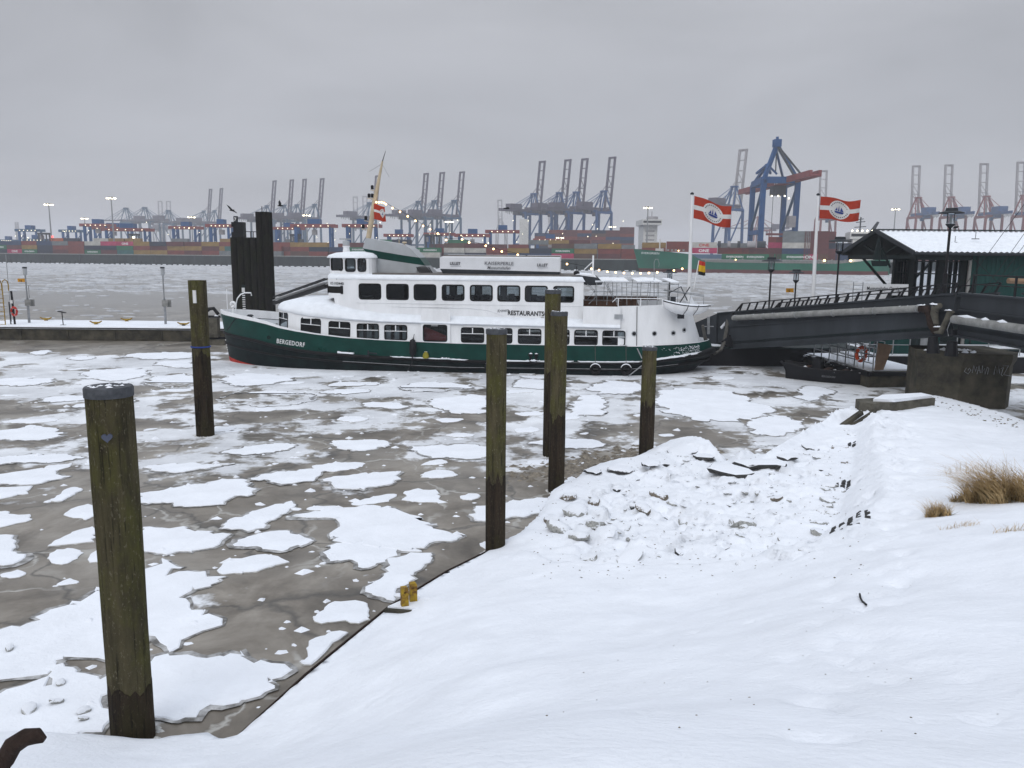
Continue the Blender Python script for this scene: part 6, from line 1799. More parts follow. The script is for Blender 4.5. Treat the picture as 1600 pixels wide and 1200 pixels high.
k2 = [onb(x, y, .32) for x, y in ((1470, 477), (1462, 480), (1460, 490), (1463, 506), (1459, 518), (1470, 519), (1480, 498), (1486, 486))]
b = MB(); b.tube([p - je[0] for p in k2], [.1, .17, .16, .11, .12, .12, .11, .15], 10); b.build('elbow_pipe', 'concrete', t, smooth=60)
for x, y, r_ in ((1440, 482, .19), (1446, 483, .19), (1462, 479, .18), (1461, 486, .17)):
    b = MB(); b.torus(onb(x, y, .3) - je[0], r_ * .9, .03, (.5, -.3, .8 if x > 1450 else 0), 14, 5); b.build('flange', 'ink', t)
for x, y in ((1441, 477), (1454, 475), (1463, 476), (1465, 511), (1482, 485)):
    b = MB(); c = onb(x, y, .4) - je[0]
    for k in range(4): crumb(b, c.x + fr.uniform(-.12, .12), c.y, c.z, .09, fr)
    b.build('snow_clump', 'snow', t)
for k in range(2):
    b = MB(); q_ = [onb(x, y, .3) - je[0] for x, y in ((1458, 526 ), (1458, 552))] if k == 0 else [onb(x, y, .1) - je[0] for x, y in ((1488, 533), (1486, 556))]
    b.tube(q_, [.18, .26], 10); b.build('bearing', 'ink', t)
b = MB(); b.tube([onb(x, y, .4) - je[0] for x, y in ((1488, 497), (1484, 505), (1480, 515), (1482, 525))], .018, 5); b.build('loose_cable', 'galv', t)
# hoses looping from the ferry to the bridge nose
hs_ = [(1098, 510, 42.0), (1101, 528, 42.3), (1107, 545, 42.8), (1116, 553, 43.4), (1125, 548, 44.0), (1131, 533, 44.4), (1135, 512, 44.7), (1137, 498, 44.9), (1142, 494, 45.0)]
t = thing('supply_hose', 'thick grey hoses looping from the ferry stern up to the footbridge nose', 'hose', D(*hs_[0]))
o_ = D(*hs_[0])
for k in range(2):
    b = MB(); b.tube([D(x + 2.5 * k * math.sin(i / 8 * 3.14), y - 1.6 * k, Y_) - o_ for i, (x, y, Y_) in enumerate(hs_)], .075, 8); b.build('hose', 'rope', t, smooth=60)
b = MB(); b.prism([D(1125, 511, 44.9) - o_, D(1136, 499, 45) - o_, D(1135, 506, 45) - o_, D(1127, 514, 44.9) - o_], (.1, .1, 0)); b.build('snow_sheet', 'snow', t)
b = MB(); b.beam(D(1107, 495, 44.6) - o_, D(1107, 522, 44.6) - o_, .12); b.beam(D(1099, 510, 44.6) - o_, D(1115, 510, 44.6) - o_, .05); b.build('hose_post', 'galv', t)
# building pontoon
t = thing('landing_pontoon', 'broad black pontoon in the shade below the footbridge', 'pontoon', (10.4, 44.3, 0))
b = MB(); b.box(0, 36, 0, 15, -.3, .98); b.build('pontoon_hull', 'ink', t)
b = MB(); b.box(-.05, 36, -.05, 15, .983, 1.06); b.build('deck', 'bdark', t)
b = MB(); b.box(.3, 2.6, .3, 14.7, 1.06, 1.10); b.box(9, 36, .3, 2, 1.06, 1.11); b.build('snow_cover', 'snow', t)
b = MB(); b.prism([(1.5, -.02, 1.1), (1.2, -.02, 1.35), (1.7, -.02, 1.75), (1.95, -.02, 1.1)], (0, .3, 0)); b.build('bollard', 'ink', t)
# low landing stage with white rails
L0, L1, L2 = W(1256, 553, .75), W(1358, 581, .75), W(1455, 580, .75)
t = thing('landing_stage', 'low floating landing stage with grey rails beside the pier', 'landing stage', (L1.x, L1.y, 0))
o_ = Vector((L1.x, L1.y, 0))
lv = lambda p, z: Vector((p.x - o_.x, p.y - o_.y, z))
L3 = L0 + (L2 - L1)
b = MB(); b.loft([[lv(L0, z), lv(L1, z), lv(L2, z), lv(L3, z)] for z in (-.2, .72)]); b.build('stage_hull', 'concdark', t)
b = MB(); b.beam(lv(L0, .64), lv(L1, .64), .2, .22); b.beam(lv(L1, .64), lv(L2, .64), .2, .18); b.build('fender_beam', 'ink', t)
b = MB(); q_ = (L2 - L1) * .06; b.loft([[lv(L0 + q_, z), lv(L1 + q_ + (L0 - L1) * .05, z), lv(L2 - q_ + (L0 - L1) * .05, z), lv(L3, z)] for z in (.725, .80)]); b.build('snow_cover', 'snow', t)
b = MB()
for k in range(16):
    f = fr.random(); c = lv(L0.lerp(L1, f), .76); crumb(b, c.x - .08, c.y - .05, c.z - .08 * (k % 3), fr.uniform(.05, .14), fr)
tag(b.build('snow_specks', 'snow', t), kind='stuff')
for row, (a, c, n) in enumerate(((L0.lerp(L1, .12) + q_, L1 + q_ * .9, 8), (L0.lerp(L1, .25) + q_ * 9, L1.lerp(L0, .3) + q_ * 10, 6))):
    for i in range(n):
        p = lv(a.lerp(c, i / (n - 1)), .78)
        b = MB(); b.tube([p, p + Vector((0, 0, 1.15))], .035, 6); b.build('rail_post', 'galv', t)
    for z in (.35, .75, 1.15):
        b = MB(); b.tube([lv(a, .78 + z), lv(c, .78 + z)], .025, 6); b.build('rail', 'galv', t)
    if row == 0:
        for i in range(22):
            p = lv(a.lerp(c, .32 + .45 * i / 21), .8); b = MB(); b.tube([p, p + Vector((0, 0, .7))], .014, 5); b.build('baluster', 'stake', t)
pl_ = L0.lerp(L1, .84) + q_ * .6
t = thing('lifebuoy', 'orange lifebuoy hanging on the landing stage rail', 'lifebuoy', (pl_.x, pl_.y, 1.05))
b = MB(); b.torus((0, -.1, .42), .33, .085, (-.55, 1, 0), 22, 8); b.build('ring', 'orange', t, smooth=60)
b = MB()
for k in range(4):
    a = math.pi / 4 + k * math.pi / 2; b.torus((.33 * math.cos(a) * .876, -.1 + .33 * math.cos(a) * .48, .42 + .33 * math.sin(a)), .088, .02, (-math.sin(a) * .876, -math.sin(a) * .48, math.cos(a)), 12, 5)
b.build_each('band', 'stake', t)
pp = W(1366, 578, .8)
b = MB(); b.prism([(0, 0, 0), (.42, .1, 0), (.85, .25, 1.15), (.1, .05, 1.28)], (.03, -.06, 0)); o = b.build('plywood_board', 'card', None, loc=(pp.x, pp.y, .8)); tag(o, 'leaning brown plywood board at the corner of the landing stage', 'board')
pp = W(1374, 578, .8); t = thing('bollard', 'small yellow and black bollard behind the plywood board', 'bollard', (pp.x + .15, pp.y + .35, .8))
b = MB(); b.lathe([(.14, 0), (.14, .14)], (0, 0, 0), 10); b.build('base', 'ink', t); b = MB(); b.lathe([(.13, .14), (.13, .25), (.16, .27)], (0, 0, 0), 10); b.build('head', 'yellow', t)
# dark cabinet, switch box and props under the bridge
t = thing('service_cabinet', 'grey steel cabinet frame standing behind the pier on the pontoon', 'cabinet', (xat(1435, 40.5, 1.5), 40.5, .85))
b = MB(); b.box(-.1, .75, .1, .8, 0, 1.5); b.build('cabinet_body', 'bdark', t); b = MB(); b.box(.1, .65, .04, .09, .15, 1.35); b.build('cabinet_door', 'galv', t)
b = MB(); b.tube([(-.45, 0, 0), (-.45, 0, 1.45), (-.3, 0, 1.6), (.3, 0, 1.6)], .035, 6); b.build('cabinet_rail', 'galv', t)
t = thing('storage_shed', 'dark green shed wall in the shadow beneath the footbridge', 'shed', (xat(1398, 43.0, 1.5), 43.0, .9))
b = MB(); b.box(-.9, 2.4, 0, 1.1, 0, 2.1); b.build('shed_wall', 'bgreen', t); b = MB(); b.beam((-1.4, -.1, .2), (.2, -.1, 2.2), .12); b.build('diagonal_brace', 'darkgrey', t)
# dark rowing boats in front of the stage
def small_boat(label, P0, P1, beam_, hh, m, name=None):
    d = P1 - P0; L_ = d.length; rz = math.atan2(d.y, d.x)
    t = thing('wooden_boat', label, 'boat', (P0.x, P0.y, 0), rz, None)
    def ring(f):
        hb = beam_ / 2 * max(.03, math.sin(math.pi * min(1, (f * .82 + .10))) ** .7); zt = hh * (1 + .35 * (1 - f) ** 3 + .12 * f ** 3); 
        return [Vector((f * L_ - .25 * (1 - f) ** 4, -hb, zt)), Vector((f * L_, -hb * .92, zt * .5)), Vector((f * L_, -hb * .55, .0)), Vector((f * L_, hb * .55, 0)), Vector((f * L_, hb * .92, zt * .5)), Vector((f * L_ - .25 * (1 - f) ** 4, hb, zt))]
    fs2 = [0, .05, .12, .25, .4, .6, .8, .93, 1]
    b = MB(); b.loft([ring(f) for f in fs2], closed=False, caps=False); b.add(ring(1), [tuple(range(6))]); b.build('hull', m, t, smooth=50)
    b = MB(); b.tube([ring(f)[0] for f in fs2] + [ring(f)[-1] for f in fs2[::-1]], .035, 6, closed=True); b.build('gunwale', 'blacksteel', t)
    b = MB(); b.loft([[ring(f)[0] * .97 + Vector((0, .05, -.12)), ring(f)[-1] * .97 + Vector((0, -.05, -.12))] for f in fs2[1:-1]], closed=False, caps=False); b.build('inner_deck', 'inside', t)
    for f in (.3, .55, .78):
        b = MB(); r_ = ring(f); b.beam(r_[0] + Vector((0, .05, -.05)), r_[-1] + Vector((0, -.05, -.05)), .25, .05); b.build('thwart', 'brownwood', t)
    for k in range(5):
        b = MB(); f = fr.uniform(.15, .95); r_ = ring(f); crumb(b, r_[0].x, r_[0].y + .15 + fr.uniform(0, .4), r_[0].z - .08, fr.uniform(.1, .25), fr); b.build('snow_patch', 'snow', t)
    return t, ring
t, rg_ = small_boat('black wooden boat frozen in beside the landing stage', W(1229, 590), W(1345, 601), 1.5, .62, 'ink')
r_ = rg_(.62); text('boat_name', 'BERGEDORF', .13, t, (r_[0].x - .3, r_[0].y - .02, .30), (1, 0, 0), (0, 0, 1), 'greyink', sx=.9)
b = MB(); b.box(1.3, 1.7, -.3, .3, .5, 1.15); b.build('boat_engine', 'ink', t)
# railings and pontoons further back beneath the bridge
t = thing('rear_walkway', 'snowy walkway with thin rails seen under the footbridge behind the landing stage', 'walkway', (xat(1380, 52, 1), 43.6, 0))
b = MB(); b.box(-6, 4, -1.2, .5, -.1, .85); b.build('walkway_hull', 'ink', t); b = MB(); b.box(-6, 4, -1.15, .5, .86, .92); b.build('snow_cover', 'snow', t)
for k in range(6): b = MB(); x = -5.5 + k * 1.7; b.tube([(x, -1.0, .9), (x, -1.0, 2.0)], .03, 5); b.build('rail_post', 'galv', t)
for z in (1.45, 1.98): b = MB(); b.tube([(-5.6, -1.0, z), (3.6, -1.0, z)], .022, 5); b.build('rail', 'galv', t)

# ---- the green harbour building
EY, RYm, FY = 46.0, 51.0, 56.0
ze = D(1428, 393.5, EY).z; zr = D(1371, 360, RYm).z
xg0 = D(1428, 393.5, EY).x; xw = 26.2; xe = 44.0
t = thing('harbour_building', 'dark green boarded harbour building with a snowy corrugated roof and open gable porch', 'building', (xg0, EY, 1.0))
ox, oy, oz = xg0, EY, 1.0
v = lambda x, y, z: Vector((x - ox, y - oy, z - oz))
wl0, wl1 = EY + .7, FY - .7
# corrugated roof, each pitch a sheet with real ridges
for nm, y0, z0, y1, z1 in (('roof', EY, ze, RYm, zr), ('roof', FY, ze, RYm, zr)):
    b = MB(); n = int((xe - xg0) / .16); rings = []
    for k in range(n + 1):
        x = xg0 + (xe - xg0) * k / n; dz = .045 if k % 2 else -.02
        rings.append([v(x, y0, z0 + dz), v(x, (y0 + y1) / 2, (z0 + z1) / 2 + dz), v(x, y1, z1 + dz)])
    b.loft(rings, closed=False, caps=False); b.build(nm, 'roofsnow', t)
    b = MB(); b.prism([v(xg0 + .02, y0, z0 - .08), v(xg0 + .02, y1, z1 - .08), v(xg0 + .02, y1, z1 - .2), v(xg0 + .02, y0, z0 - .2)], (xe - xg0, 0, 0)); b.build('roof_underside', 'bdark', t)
b = MB(); b.beam(v(xg0, RYm, zr + .06), v(xe, RYm, zr + .06), .35, .06); b.build('ridge_cap', 'bdark', t)
for y0 in (EY, FY):
    b = MB(); b.beam(v(xg0 - .04, y0 - (.1 if y0 == EY else -.1), ze - .05), v(xg0 - .04, RYm, zr - .02), .09, .24); b.build('barge_board', 'darkgrey', t)
b = MB(); b.tube([v(xg0, EY - .08, ze - .10), v(xe, EY - .08, ze - .10)], .075, 8); b.build('gutter', 'darkgrey', t)
# porch truss
for xx in (xg0 + .4, xw - .05):
    b = MB(); b.beam(v(xx, EY + .2, ze - .28), v(xx, FY - .2, ze - .28), .14, .22)
    b.beam(v(xx, RYm, ze - .2), v(xx, RYm, zr - .2), .12); 
    for s_ in (-1, 1): b.beam(v(xx, RYm + s_ * .1, ze - .2), v(xx, RYm + s_ * 2.6, ze + .5), .1)
    b.build('gable_truss', 'bdark', t)
for y in (EY + .35, RYm, FY - .35):
    b = MB(); b.beam(v(xg0 + .3, y, ze - .35), v(xw, y, ze - .35 + (0 if y != RYm else 0)), .14, .2); b.build('porch_beam', 'bdark', t)
b = MB(); b.prism([v(xw, wl0, ze - .1), v(xw, RYm, zr - .25), v(xw, wl1, ze - .1)], (.08, 0, 0)); b.build('gable_panel', 'bdark', t)
# walls: side wall boarded, gable wall with three glazed bays
zf = 1.1
b = MB(); b.box(0, 0, 0, 0, 0, 0); b.v, b.f, b.m = [], [], []
b.prism([v(xw, wl0, zf), v(xe, wl0, zf), v(xe, wl0, ze - .06), v(xw, wl0, ze - .06)], (0, .12, 0)); b.build('side_wall', 'bgreen', t)
bw = .26; bd_me = None
k = 0; x = xw + .35
while x < xe - .3:
    b = MB(); b.box(x - ox, x - ox + bw - .02, wl0 - oy - .03, wl0 - oy - .003, zf - oz, ze - .3 - oz)
    if bd_me is None: bd_me = MB().box(0, bw - .02, -.03, -.003, 0, ze - .3 - zf).mesh('board', 'bgreen')
    link('board', bd_me, t, (x - ox, wl0 - oy, zf - oz)); x += bw
b = MB(); b.box(xe - ox, xe - ox + .1, wl0 - oy, wl1 - oy, zf - oz, ze - oz); b.prism([v(xw, wl1, zf), v(xe, wl1, zf), v(xe, wl1, ze - .06), v(xw, wl1, ze - .06)], (0, .1, 0)); b.build('rear_wall', 'bgreen', t)
b = MB(); b.box(xw + .05 - ox, xw + .2 - ox, wl0 - oy - .12, wl0 - oy - .0, zf - oz, ze - oz); b.build('corner_post', 'pipe', t)
b = MB(); b.tube([v(xw + .55, wl0 - .1, ze - .15), v(xw + .55, wl0 - .1, zf)], .05, 8); b.build('downpipe', 'bdark', t)
bays = [(wl0 + .7, wl0 + 2.4), (wl0 + 3.3, wl0 + 6.0), (wl0 + 6.9, wl0 + 8.3)]
ys = [wl0] + [q for p in bays for q in p] + [wl1]
b = MB()
for a, c in zip(ys[0::2], ys[1::2]):
    b.box(xw - ox, xw + .12 - ox, a - oy, c - oy, zf - oz, ze - .1 - oz)
b.box(xw - ox + .003, xw + .117 - ox, wl0 - oy, wl1 - oy, zf - oz, zf + .45 - oz); b.box(xw - ox + .003, xw + .117 - ox, wl0 - oy, wl1 - oy, ze - .45 - oz, ze - .1 - oz); b.build('gable_wall', 'bdark', t)
b = MB(); b.box(xw + 3 - ox, xw + 3.1 - ox, wl0 + .2 - oy, wl1 - .2 - oy, zf - oz, ze - .2 - oz); b.box(xw + .15 - ox, xw + 3 - ox, wl0 + .2 - oy, wl1 - .2 - oy, zf - oz - .05, zf - oz); b.build('room_interior', 'inside', t)
for a, c in bays:
    b = MB(); n = 3
    for k in range(n + 1):
        y = a + (c - a) * k / n; b.beam(v(xw - .02, y, zf + .45), v(xw - .02, y, ze - .45), .09)
    for z in (zf + .5, ze - .55, ze - 1.3): b.beam(v(xw - .015, a, z), v(xw - .015, c, z), .07)
    f = b.build('window', 'bdark', t)
    b = MB(); b.add([v(xw + .04, a, zf + .45), v(xw + .04, c, zf + .45), v(xw + .04, c, ze - .45), v(xw + .04, a, ze - .45)], [(0, 1, 2, 3)]); b.build('pane', 'glass', f)
    for y0, y1 in ((a + .08, a + (c - a) * .30), (c - (c - a) * .30, c - .08)):
        b = MB(); n = 14; b.loft([[v(xw + .3 + .05 * math.sin(i * 1.9), y0 + (y1 - y0) * i / n, zf + .3), v(xw + .3 + .05 * math.sin(i * 1.9), y0 + (y1 - y0) * i / n, ze - .5)] for i in range(n + 1)], closed=False, caps=False); b.build('curtain', 'curtain', t)
    b = MB(); b.add([v(xw + .35, a + (c - a) * .35, ze - 1.15), v(xw + .35, a + (c - a) * .65, ze - 1.15), v(xw + .35, a + (c - a) * .65, ze - .5), v(xw + .35, a + (c - a) * .35, ze - .5)], [(0, 1, 2, 3)]); b.build('curtain', 'curtain', t)
b = MB(); b.beam(v(xw - .1, FY - .8, zf), v(xw - .1, FY - .8, ze - .1), .3); b.build('porch_post', 'bdark', t)
b = MB(); b.beam(v(xw - .2, FY - .9, zf + 2.6), v(xg0 + 1.0, FY - .9, ze - .3), .14); b.build('knee_brace', 'bdark', t)
for px, py in ((1492, 380), (1524, 374)):        # roof stubs
    p = D(px, py, 48.2); b = MB(); b.beam(p - Vector((ox, oy, oz)), p + Vector((0, 0, .42)) - Vector((ox, oy, oz)), .03); b.beam(p + Vector((-.22, 0, .03)) - Vector((ox, oy, oz)), p + Vector((.22, 0, .03)) - Vector((ox, oy, oz)), .06); b.build('roof_aerial', 'galv', t)
# boat shaped sign hanging beneath the gable
sp0 = D(1373, 373, RYm - 1.2)
t = thing('sailing_boat_sign', 'dark green cut out sailing boat sign hanging under the gable', 'sign', (sp0.x, sp0.y, sp0.z - 2.2))
q_ = lambda px, py: D(px, py, RYm - 1.2) - Vector((sp0.x, sp0.y, sp0.z - 2.2))
b = MB(); b.prism([q_(1362, 407), q_(1390, 408), q_(1386, 416), q_(1364, 416)], (0, .12, 0)); b.build('hull_board', 'bdark', t)
b = MB(); b.prism([q_(1364, 406), q_(1372, 372), q_(1375, 406)], (0, .06, 0)); b.prism([q_(1376, 406), q_(1376, 385), q_(1388, 406)], (0, .06, 0)); b.build('sail_board', 'bdark', t)
b = MB(); b.beam(q_(1373, 371), q_(1374, 408), .06); b.beam(q_(1378, 388), q_(1391, 418), .1); b.build('mast_board', 'bdark', t)
# banner on the pontoon rail
p = D(1349, 461, 47.2); p1_ = D(1418, 463, 47.2); hh = D(1349, 443.5, 47.2).z - p.z
t = thing('banner', 'white banner with black lettering on the pontoon railing', 'banner', (p.x, p.y, p.z))
b = MB(); n = 16; b.loft([[Vector((p1_.x - p.x, 0, 0)) * (k / n) + Vector((0, .03 * math.sin(k * 1.1), 0)), Vector((p1_.x - p.x, 0, 0)) * (k / n) + Vector((0, .03 * math.sin(k * 1.1 + .8), hh))] for k in range(n + 1)], closed=False, caps=False); b.build('cloth', 'awning', t, smooth=60)
text('lettering', 'Museumshafen Oevelgönne', .27, t, (.15, -.06, hh * .48), (1, 0, 0), (0, 0, 1), 'ink', sx=.78, bold=.006)
text('lettering', 'Hafen Restaurant Kaiserperle', .13, t, (.9, -.06, hh * .2), (1, 0, 0), (0, 0, 1), 'greyink', sx=.8)
b = MB()
for x in (-.6, -.05): b.tube([(x, .05, -1.8), (x, .05, hh + .1)], .03, 6)
for k in range(5): b.tube([(-.6, .05, hh - .1 - k * .25), (-.05, .05, hh - .1 - k * .25)], .015, 5)
b.build('rail_frame', 'galv', t)
# street lamps with a disc shade
def street_lamp(label, px, py_top, Y, zb, sc_=1.0, disc=.55):
    x = xat(px, Y, 4); top = D(px, py_top, Y).z - zb
    t = thing('street_lamp', label, 'street lamp', (x, Y, zb), 0, 'disc shaded street lamps')
    b = MB(); b.tube([(0, 0, 0), (0, 0, 1.2)], .085, 10); b.tube([(0, 0, 1.2), (0, 0, top - .85 * sc_)], .055, 10); b.build('post', 'blacksteel', t)
    b = MB(); b.lathe([(.06, top - .87 * sc_), (.20 * sc_, top - .72 * sc_), (.19 * sc_, top - .68 * sc_)], (0, 0, 0), 14); b.build('lamp_base', 'darkgrey', t)
    b = MB(); b.lathe([(.17 * sc_, top - .67 * sc_), (.17 * sc_, top - .24 * sc_)], (0, 0, 0), 14); b.build('lamp_glass', 'lampglass', t, smooth=60)
    b = MB(); b.lathe([(.05, top - .67 * sc_), (.05, top - .3 * sc_)], (0, 0, 0), 8); b.build('lamp_tube', 'shipgrey', t)
    b = MB(); b.lathe([(disc, top - .235 * sc_), (disc * .98, top - .19 * sc_), (.26 * sc_, top - .12 * sc_), (.24 * sc_, top), (.1, top + .01)], (0, 0, 0), 20); b.build('lamp_shade', 'darkgrey', t, smooth=40)
street_lamp('tallest black disc lamp in front of the snowy roof', 1473, 325, 34.5, 4.2, .95, .50)
street_lamp('black disc lamp left of the gable porch', 1307, 370, 50, 1.05, 1.25, .66)
street_lamp('black disc lamp left of the flagpole nearest the building', 1203, 402, 49, 1.05, 1.05, .60)
street_lamp('short disc lamp with an amber sign left of the flagpole nearest the building', 1243, 421, 55, 1.05, 1.05, .50)
street_lamp('disc lamp partly hidden behind the ferry after deck', 1046, 421, 56, 1.05, 1.0, .5)
p = D(1237, 454, 55)
t = thing('number_sign', 'small amber number sign on the short disc lamp', 'sign', (p.x - .2, 54.9, p.z)); b = MB(); b.box(-.22, .30, -.02, .02, -.12, .16); b.build('sign_board', 'amber', t)
text('number', '12', .2, t, (-.14, -.025, -.07), (1, 0, 0), (0, 0, 1), 'ink', bold=.02)
# flagpoles with harbour flags
for k, (px, pyt, Y, lab) in enumerate(((1080, 303, 49.5, 'white flagpole rising from behind the ferry stern'), (1276, 304.5, 50.5, 'white flagpole standing nearest the green building'))):
    p = D(px + (1.5 if k == 0 else 2.5), pyt, Y)
    bx_ = xat(1075 if k == 0 else 1268, Y, 1.5)
    t = thing('flagpole', lab, 'flagpole', (bx_, Y, 1.0), 0, 'white flagpoles')
    d = p - Vector((bx_, Y, 1.0))
    b = MB(); b.tube([(0, 0, 0), d * .5, d], [.13, .115, .07], 10); b.build('pole', 'white', t, smooth=60)
    b = MB(); b.lathe([(.10, -.04), (.12, .03), (.05, .1)], d, 8); b.build('finial', 'darkgrey', t)
    if k == 0:
        f_, P, nn = flag('flag', 'large red and white harbour flag on the pole behind the ferry', p + Vector((.12, -.1, -.12)), (1, -.25, 0), (2.3, 1.32), .20, HL, 'harbour flags', .30)
    else:
        f_, P, nn = flag('flag', 'large red and white harbour flag on the pole nearest the building', p + Vector((.12, -.1, -.1)), (1, -.2, 0), (2.4, 1.32), .17, HL, 'harbour flags', .12)
    emblem(f_, P, nn, .52 if k == 0 else .5, .5, .27, .42)
# rigging lines, boom and mast of a boat off to the right
t = thing('boat_rigging', 'thin rigging lines and an orange brown boom of a boat beyond the right edge', 'rigging', (D(1600, 440, 42).x, 42, 3.0))
o_ = Vector((D(1600, 440, 42).x, 42, 3.0))
b = MB(); b.tube([D(1575, 438.5, 42) - o_, D(1630, 441, 42) - o_], .14, 8); b.build('boom', 'card', t)
for k, (x0, y0, x1, y1) in enumerate(((1507, 447, 1620, 292), (1537, 455, 1625, 330), (1543, 460, 1640, 330), (1522, 405, 1566, 447), (1530, 460, 1625, 396))):
    b = MB(); b.tube([D(x0, y0, 42) - o_, D(x1, y1, 42) - o_], .014, 4); b.build('stay', 'blacksteel', t)
b = MB(); b.tube([D(1640, 470, 42) - o_, D(1640, 150, 42) - o_], .12, 8); b.build('mast', 'brownwood', t)
# birds
def bird(label, px, py, Y, span_, bank, flap, yaw):
    p = D(px, py, Y)
    t = thing('bird', label, 'bird', p, yaw)
    b = MB(); b.tube([(-.5 * span_ * .45, 0, 0), (-.2 * span_, 0, .02), (.12 * span_, 0, .02), (.26 * span_, 0, .03), (.34 * span_, 0, .02)], [.02, .055 * span_, .06 * span_, .04 * span_, .01], 8); b.build('body', 'bird', t, smooth=60)
    for sd in (-1, 1):
        c, s_ = math.cos(flap), math.sin(flap)
        pts = [(.12, 0, 0), (.16, .2, .2), (.06, .5, .42), (-.10, .32, .28), (-.12, 0, 0)]
        b = MB(); vs = [Vector((x * span_, sd * y * span_ * c, (z * s_) * span_ + sd * y * bank * span_)) for x, y, z in pts]
        b.prism(vs, (0, 0, .012)); b.build('wing', 'bird', t)
bird('black bird in flight just left of the dolphin', 363, 329, 70, 1.1, .6, .3, 2.6)
bird('black bird in flight right of the dolphin', 437.5, 322, 70, .9, .5, .9, .5)
bird('dark bird gliding in front of the crane girders', 792, 326, 80, 1.15, -.2, .2, 2.9)
p = D(1493, 359.5, RYm)
t = thing('bird', 'small dark bird perched on the roof ridge', 'bird', (p.x, p.y, zr + .09)); b = MB(); b.tube([(-.2, 0, .08), (-.05, 0, .14), (.1, 0, .16), (.17, 0, .2)], [.02, .08, .06, .03], 8); b.build('body', 'bird', t)

# ================================================================== THE FAR SHORE: CONTAINER TERMINAL
q0, q1 = W(0, 410.5), W(960, 423.5)
qu = Vector((q1.x - q0.x, q1.y - q0.y, 0)).normalized(); qn = Vector((-qu.y, qu.x, 0))
QZ = math.atan2(qu.y, qu.x)
QT = 4.9
def QP(a, n, z=0.0): return Vector((q0.x, q0.y, 0)) + qu * a + qn * n + Vector((0, 0, z))
def qa(px, n):                                  # distance along the quay of image column px at depth n
    d = ray(px, 395); a = Vector((q0.x, q0.y, 0)) + qn * n
    t = (a - CAM).dot(qn) / d.dot(qn)
    return (CAM + d * t - a).dot(qu)
b = MB(); b.add([QP(-500, .6, QT - .05), QP(900, .6, QT - .05), QP(900, 2300, QT - .05), QP(-1500, 2300, QT - .05)], [(0, 1, 2, 3)])
tag(b.build('terminal_ground', 'yard'), kind='structure')
t = thing('quay_wall', 'long grey green quay wall of the container terminal across the river', 'quay wall', QP(-300, 0), QZ)
b = MB(); b.box(0, 1000, 0, 1.2, -1, QT - .35); b.build('wall_face', 'quay', t)
b = MB(); b.box(0, 1000, -.15, 1.25, QT - .347, QT); b.build('coping', 'pipe', t)
b = MB()
for k in range(330):
    x = 1.5 + k * 3; b.box(x, x + .8, -.35, -.01, -.5, 1.15 + .2 * (k % 3))
tag(b.build('fender_piles', 'quay', t), kind='stuff')
b = MB()
for k in range(330):
    x = 1.5 + k * 3; b.box(x + 1, x + 2.6, -.4, -.02, -.05, .1 + .35 * fr.random())
tag(b.build('ice_foot', 'roofsnow', t), kind='stuff')
for k in range(26):
    b = MB(); x = 20 + k * 22; b.box(x, x + .5, -.3, -.155, .5, QT - .3); b.build('wall_ladder', 'darkgrey', t)
# ---- containers
CL, CW, CH = 9.7, 2.0, 2.08
CCOL = {'r': ('rust red', (.22, .045, .032)), 'm': ('maroon', (.13, .035, .034)), 'b': ('dark blue', (.022, .05, .12)), 'n': ('navy', (.018, .028, .055)), 'g': ('green', (.012, .16, .075)), 'y': ('ochre yellow', (.32, .20, .05)),
        'w': ('white', (.55, .54, .50)), 'p': ('magenta pink', (.48, .035, .12)), 'o': ('orange', (.50, .12, .04)), 's': ('grey', (.20, .22, .23)), 't': ('teal', (.03, .15, .15)), 'k': ('brown', (.12, .06, .04))}
cmesh = {}
def cont_mesh(c, ln):
    kk = (c, round(ln, 1))
    if kk not in cmesh:
        mn = 'container ' + CCOL[c][0]
        if mn not in M: M[mn] = mat(mn, tuple(x * .8 for x in CCOL[c][1]), .6, var=.2, scale=.35)
        b = MB(); b.box(0, ln, 0, CW, 0, CH); n = max(3, int(ln / .62))
        for i in range(n):                      # side ribs and end frames
            x = .25 + (ln - .5) * i / n; b.box(x, x + .26, -.045, -.002, .12, CH - .12)
        b.box(-.05, .14, -.06, CW + .05, 0.003, CH - .003); b.box(ln - .14, ln + .05, -.06, CW + .05, .003, CH - .003); b.box(.14, ln - .14, -.06, -.003, CH - .13, CH + .01); b.box(.14, ln - .14, -.06, -.003, -.01, .12)
        cmesh[kk] = b.mesh('shipping_container', mn)
    return cmesh[kk]
ncont = 0
def container(c, P, rz, where, group, ln=CL, txt=None, tm='letter'):
    global ncont
    ncont += 1
    o = link('shipping_container', cont_mesh(c, ln), None, P)
    o.rotation_euler = (0, 0, rz)
    tag(o, '%s shipping container %s' % (CCOL[c][0], where) + (' marked ' + txt if txt else ''), 'shipping container', group)
    if txt:
        s_ = {'ONE': 1.5, 'EVERGREEN': .95}[txt]
        text('lettering', txt, s_, o, (ln * .5, -.075, CH * .5 - s_ * .36), (1, 0, 0), (0, 0, 1), tm, ext=.002, bold=.03, align='CENTER', sx=1.25)
    return o
cr = np.random.default_rng(8)
pal = 'rrrrmmmbbnnkgyywstro'
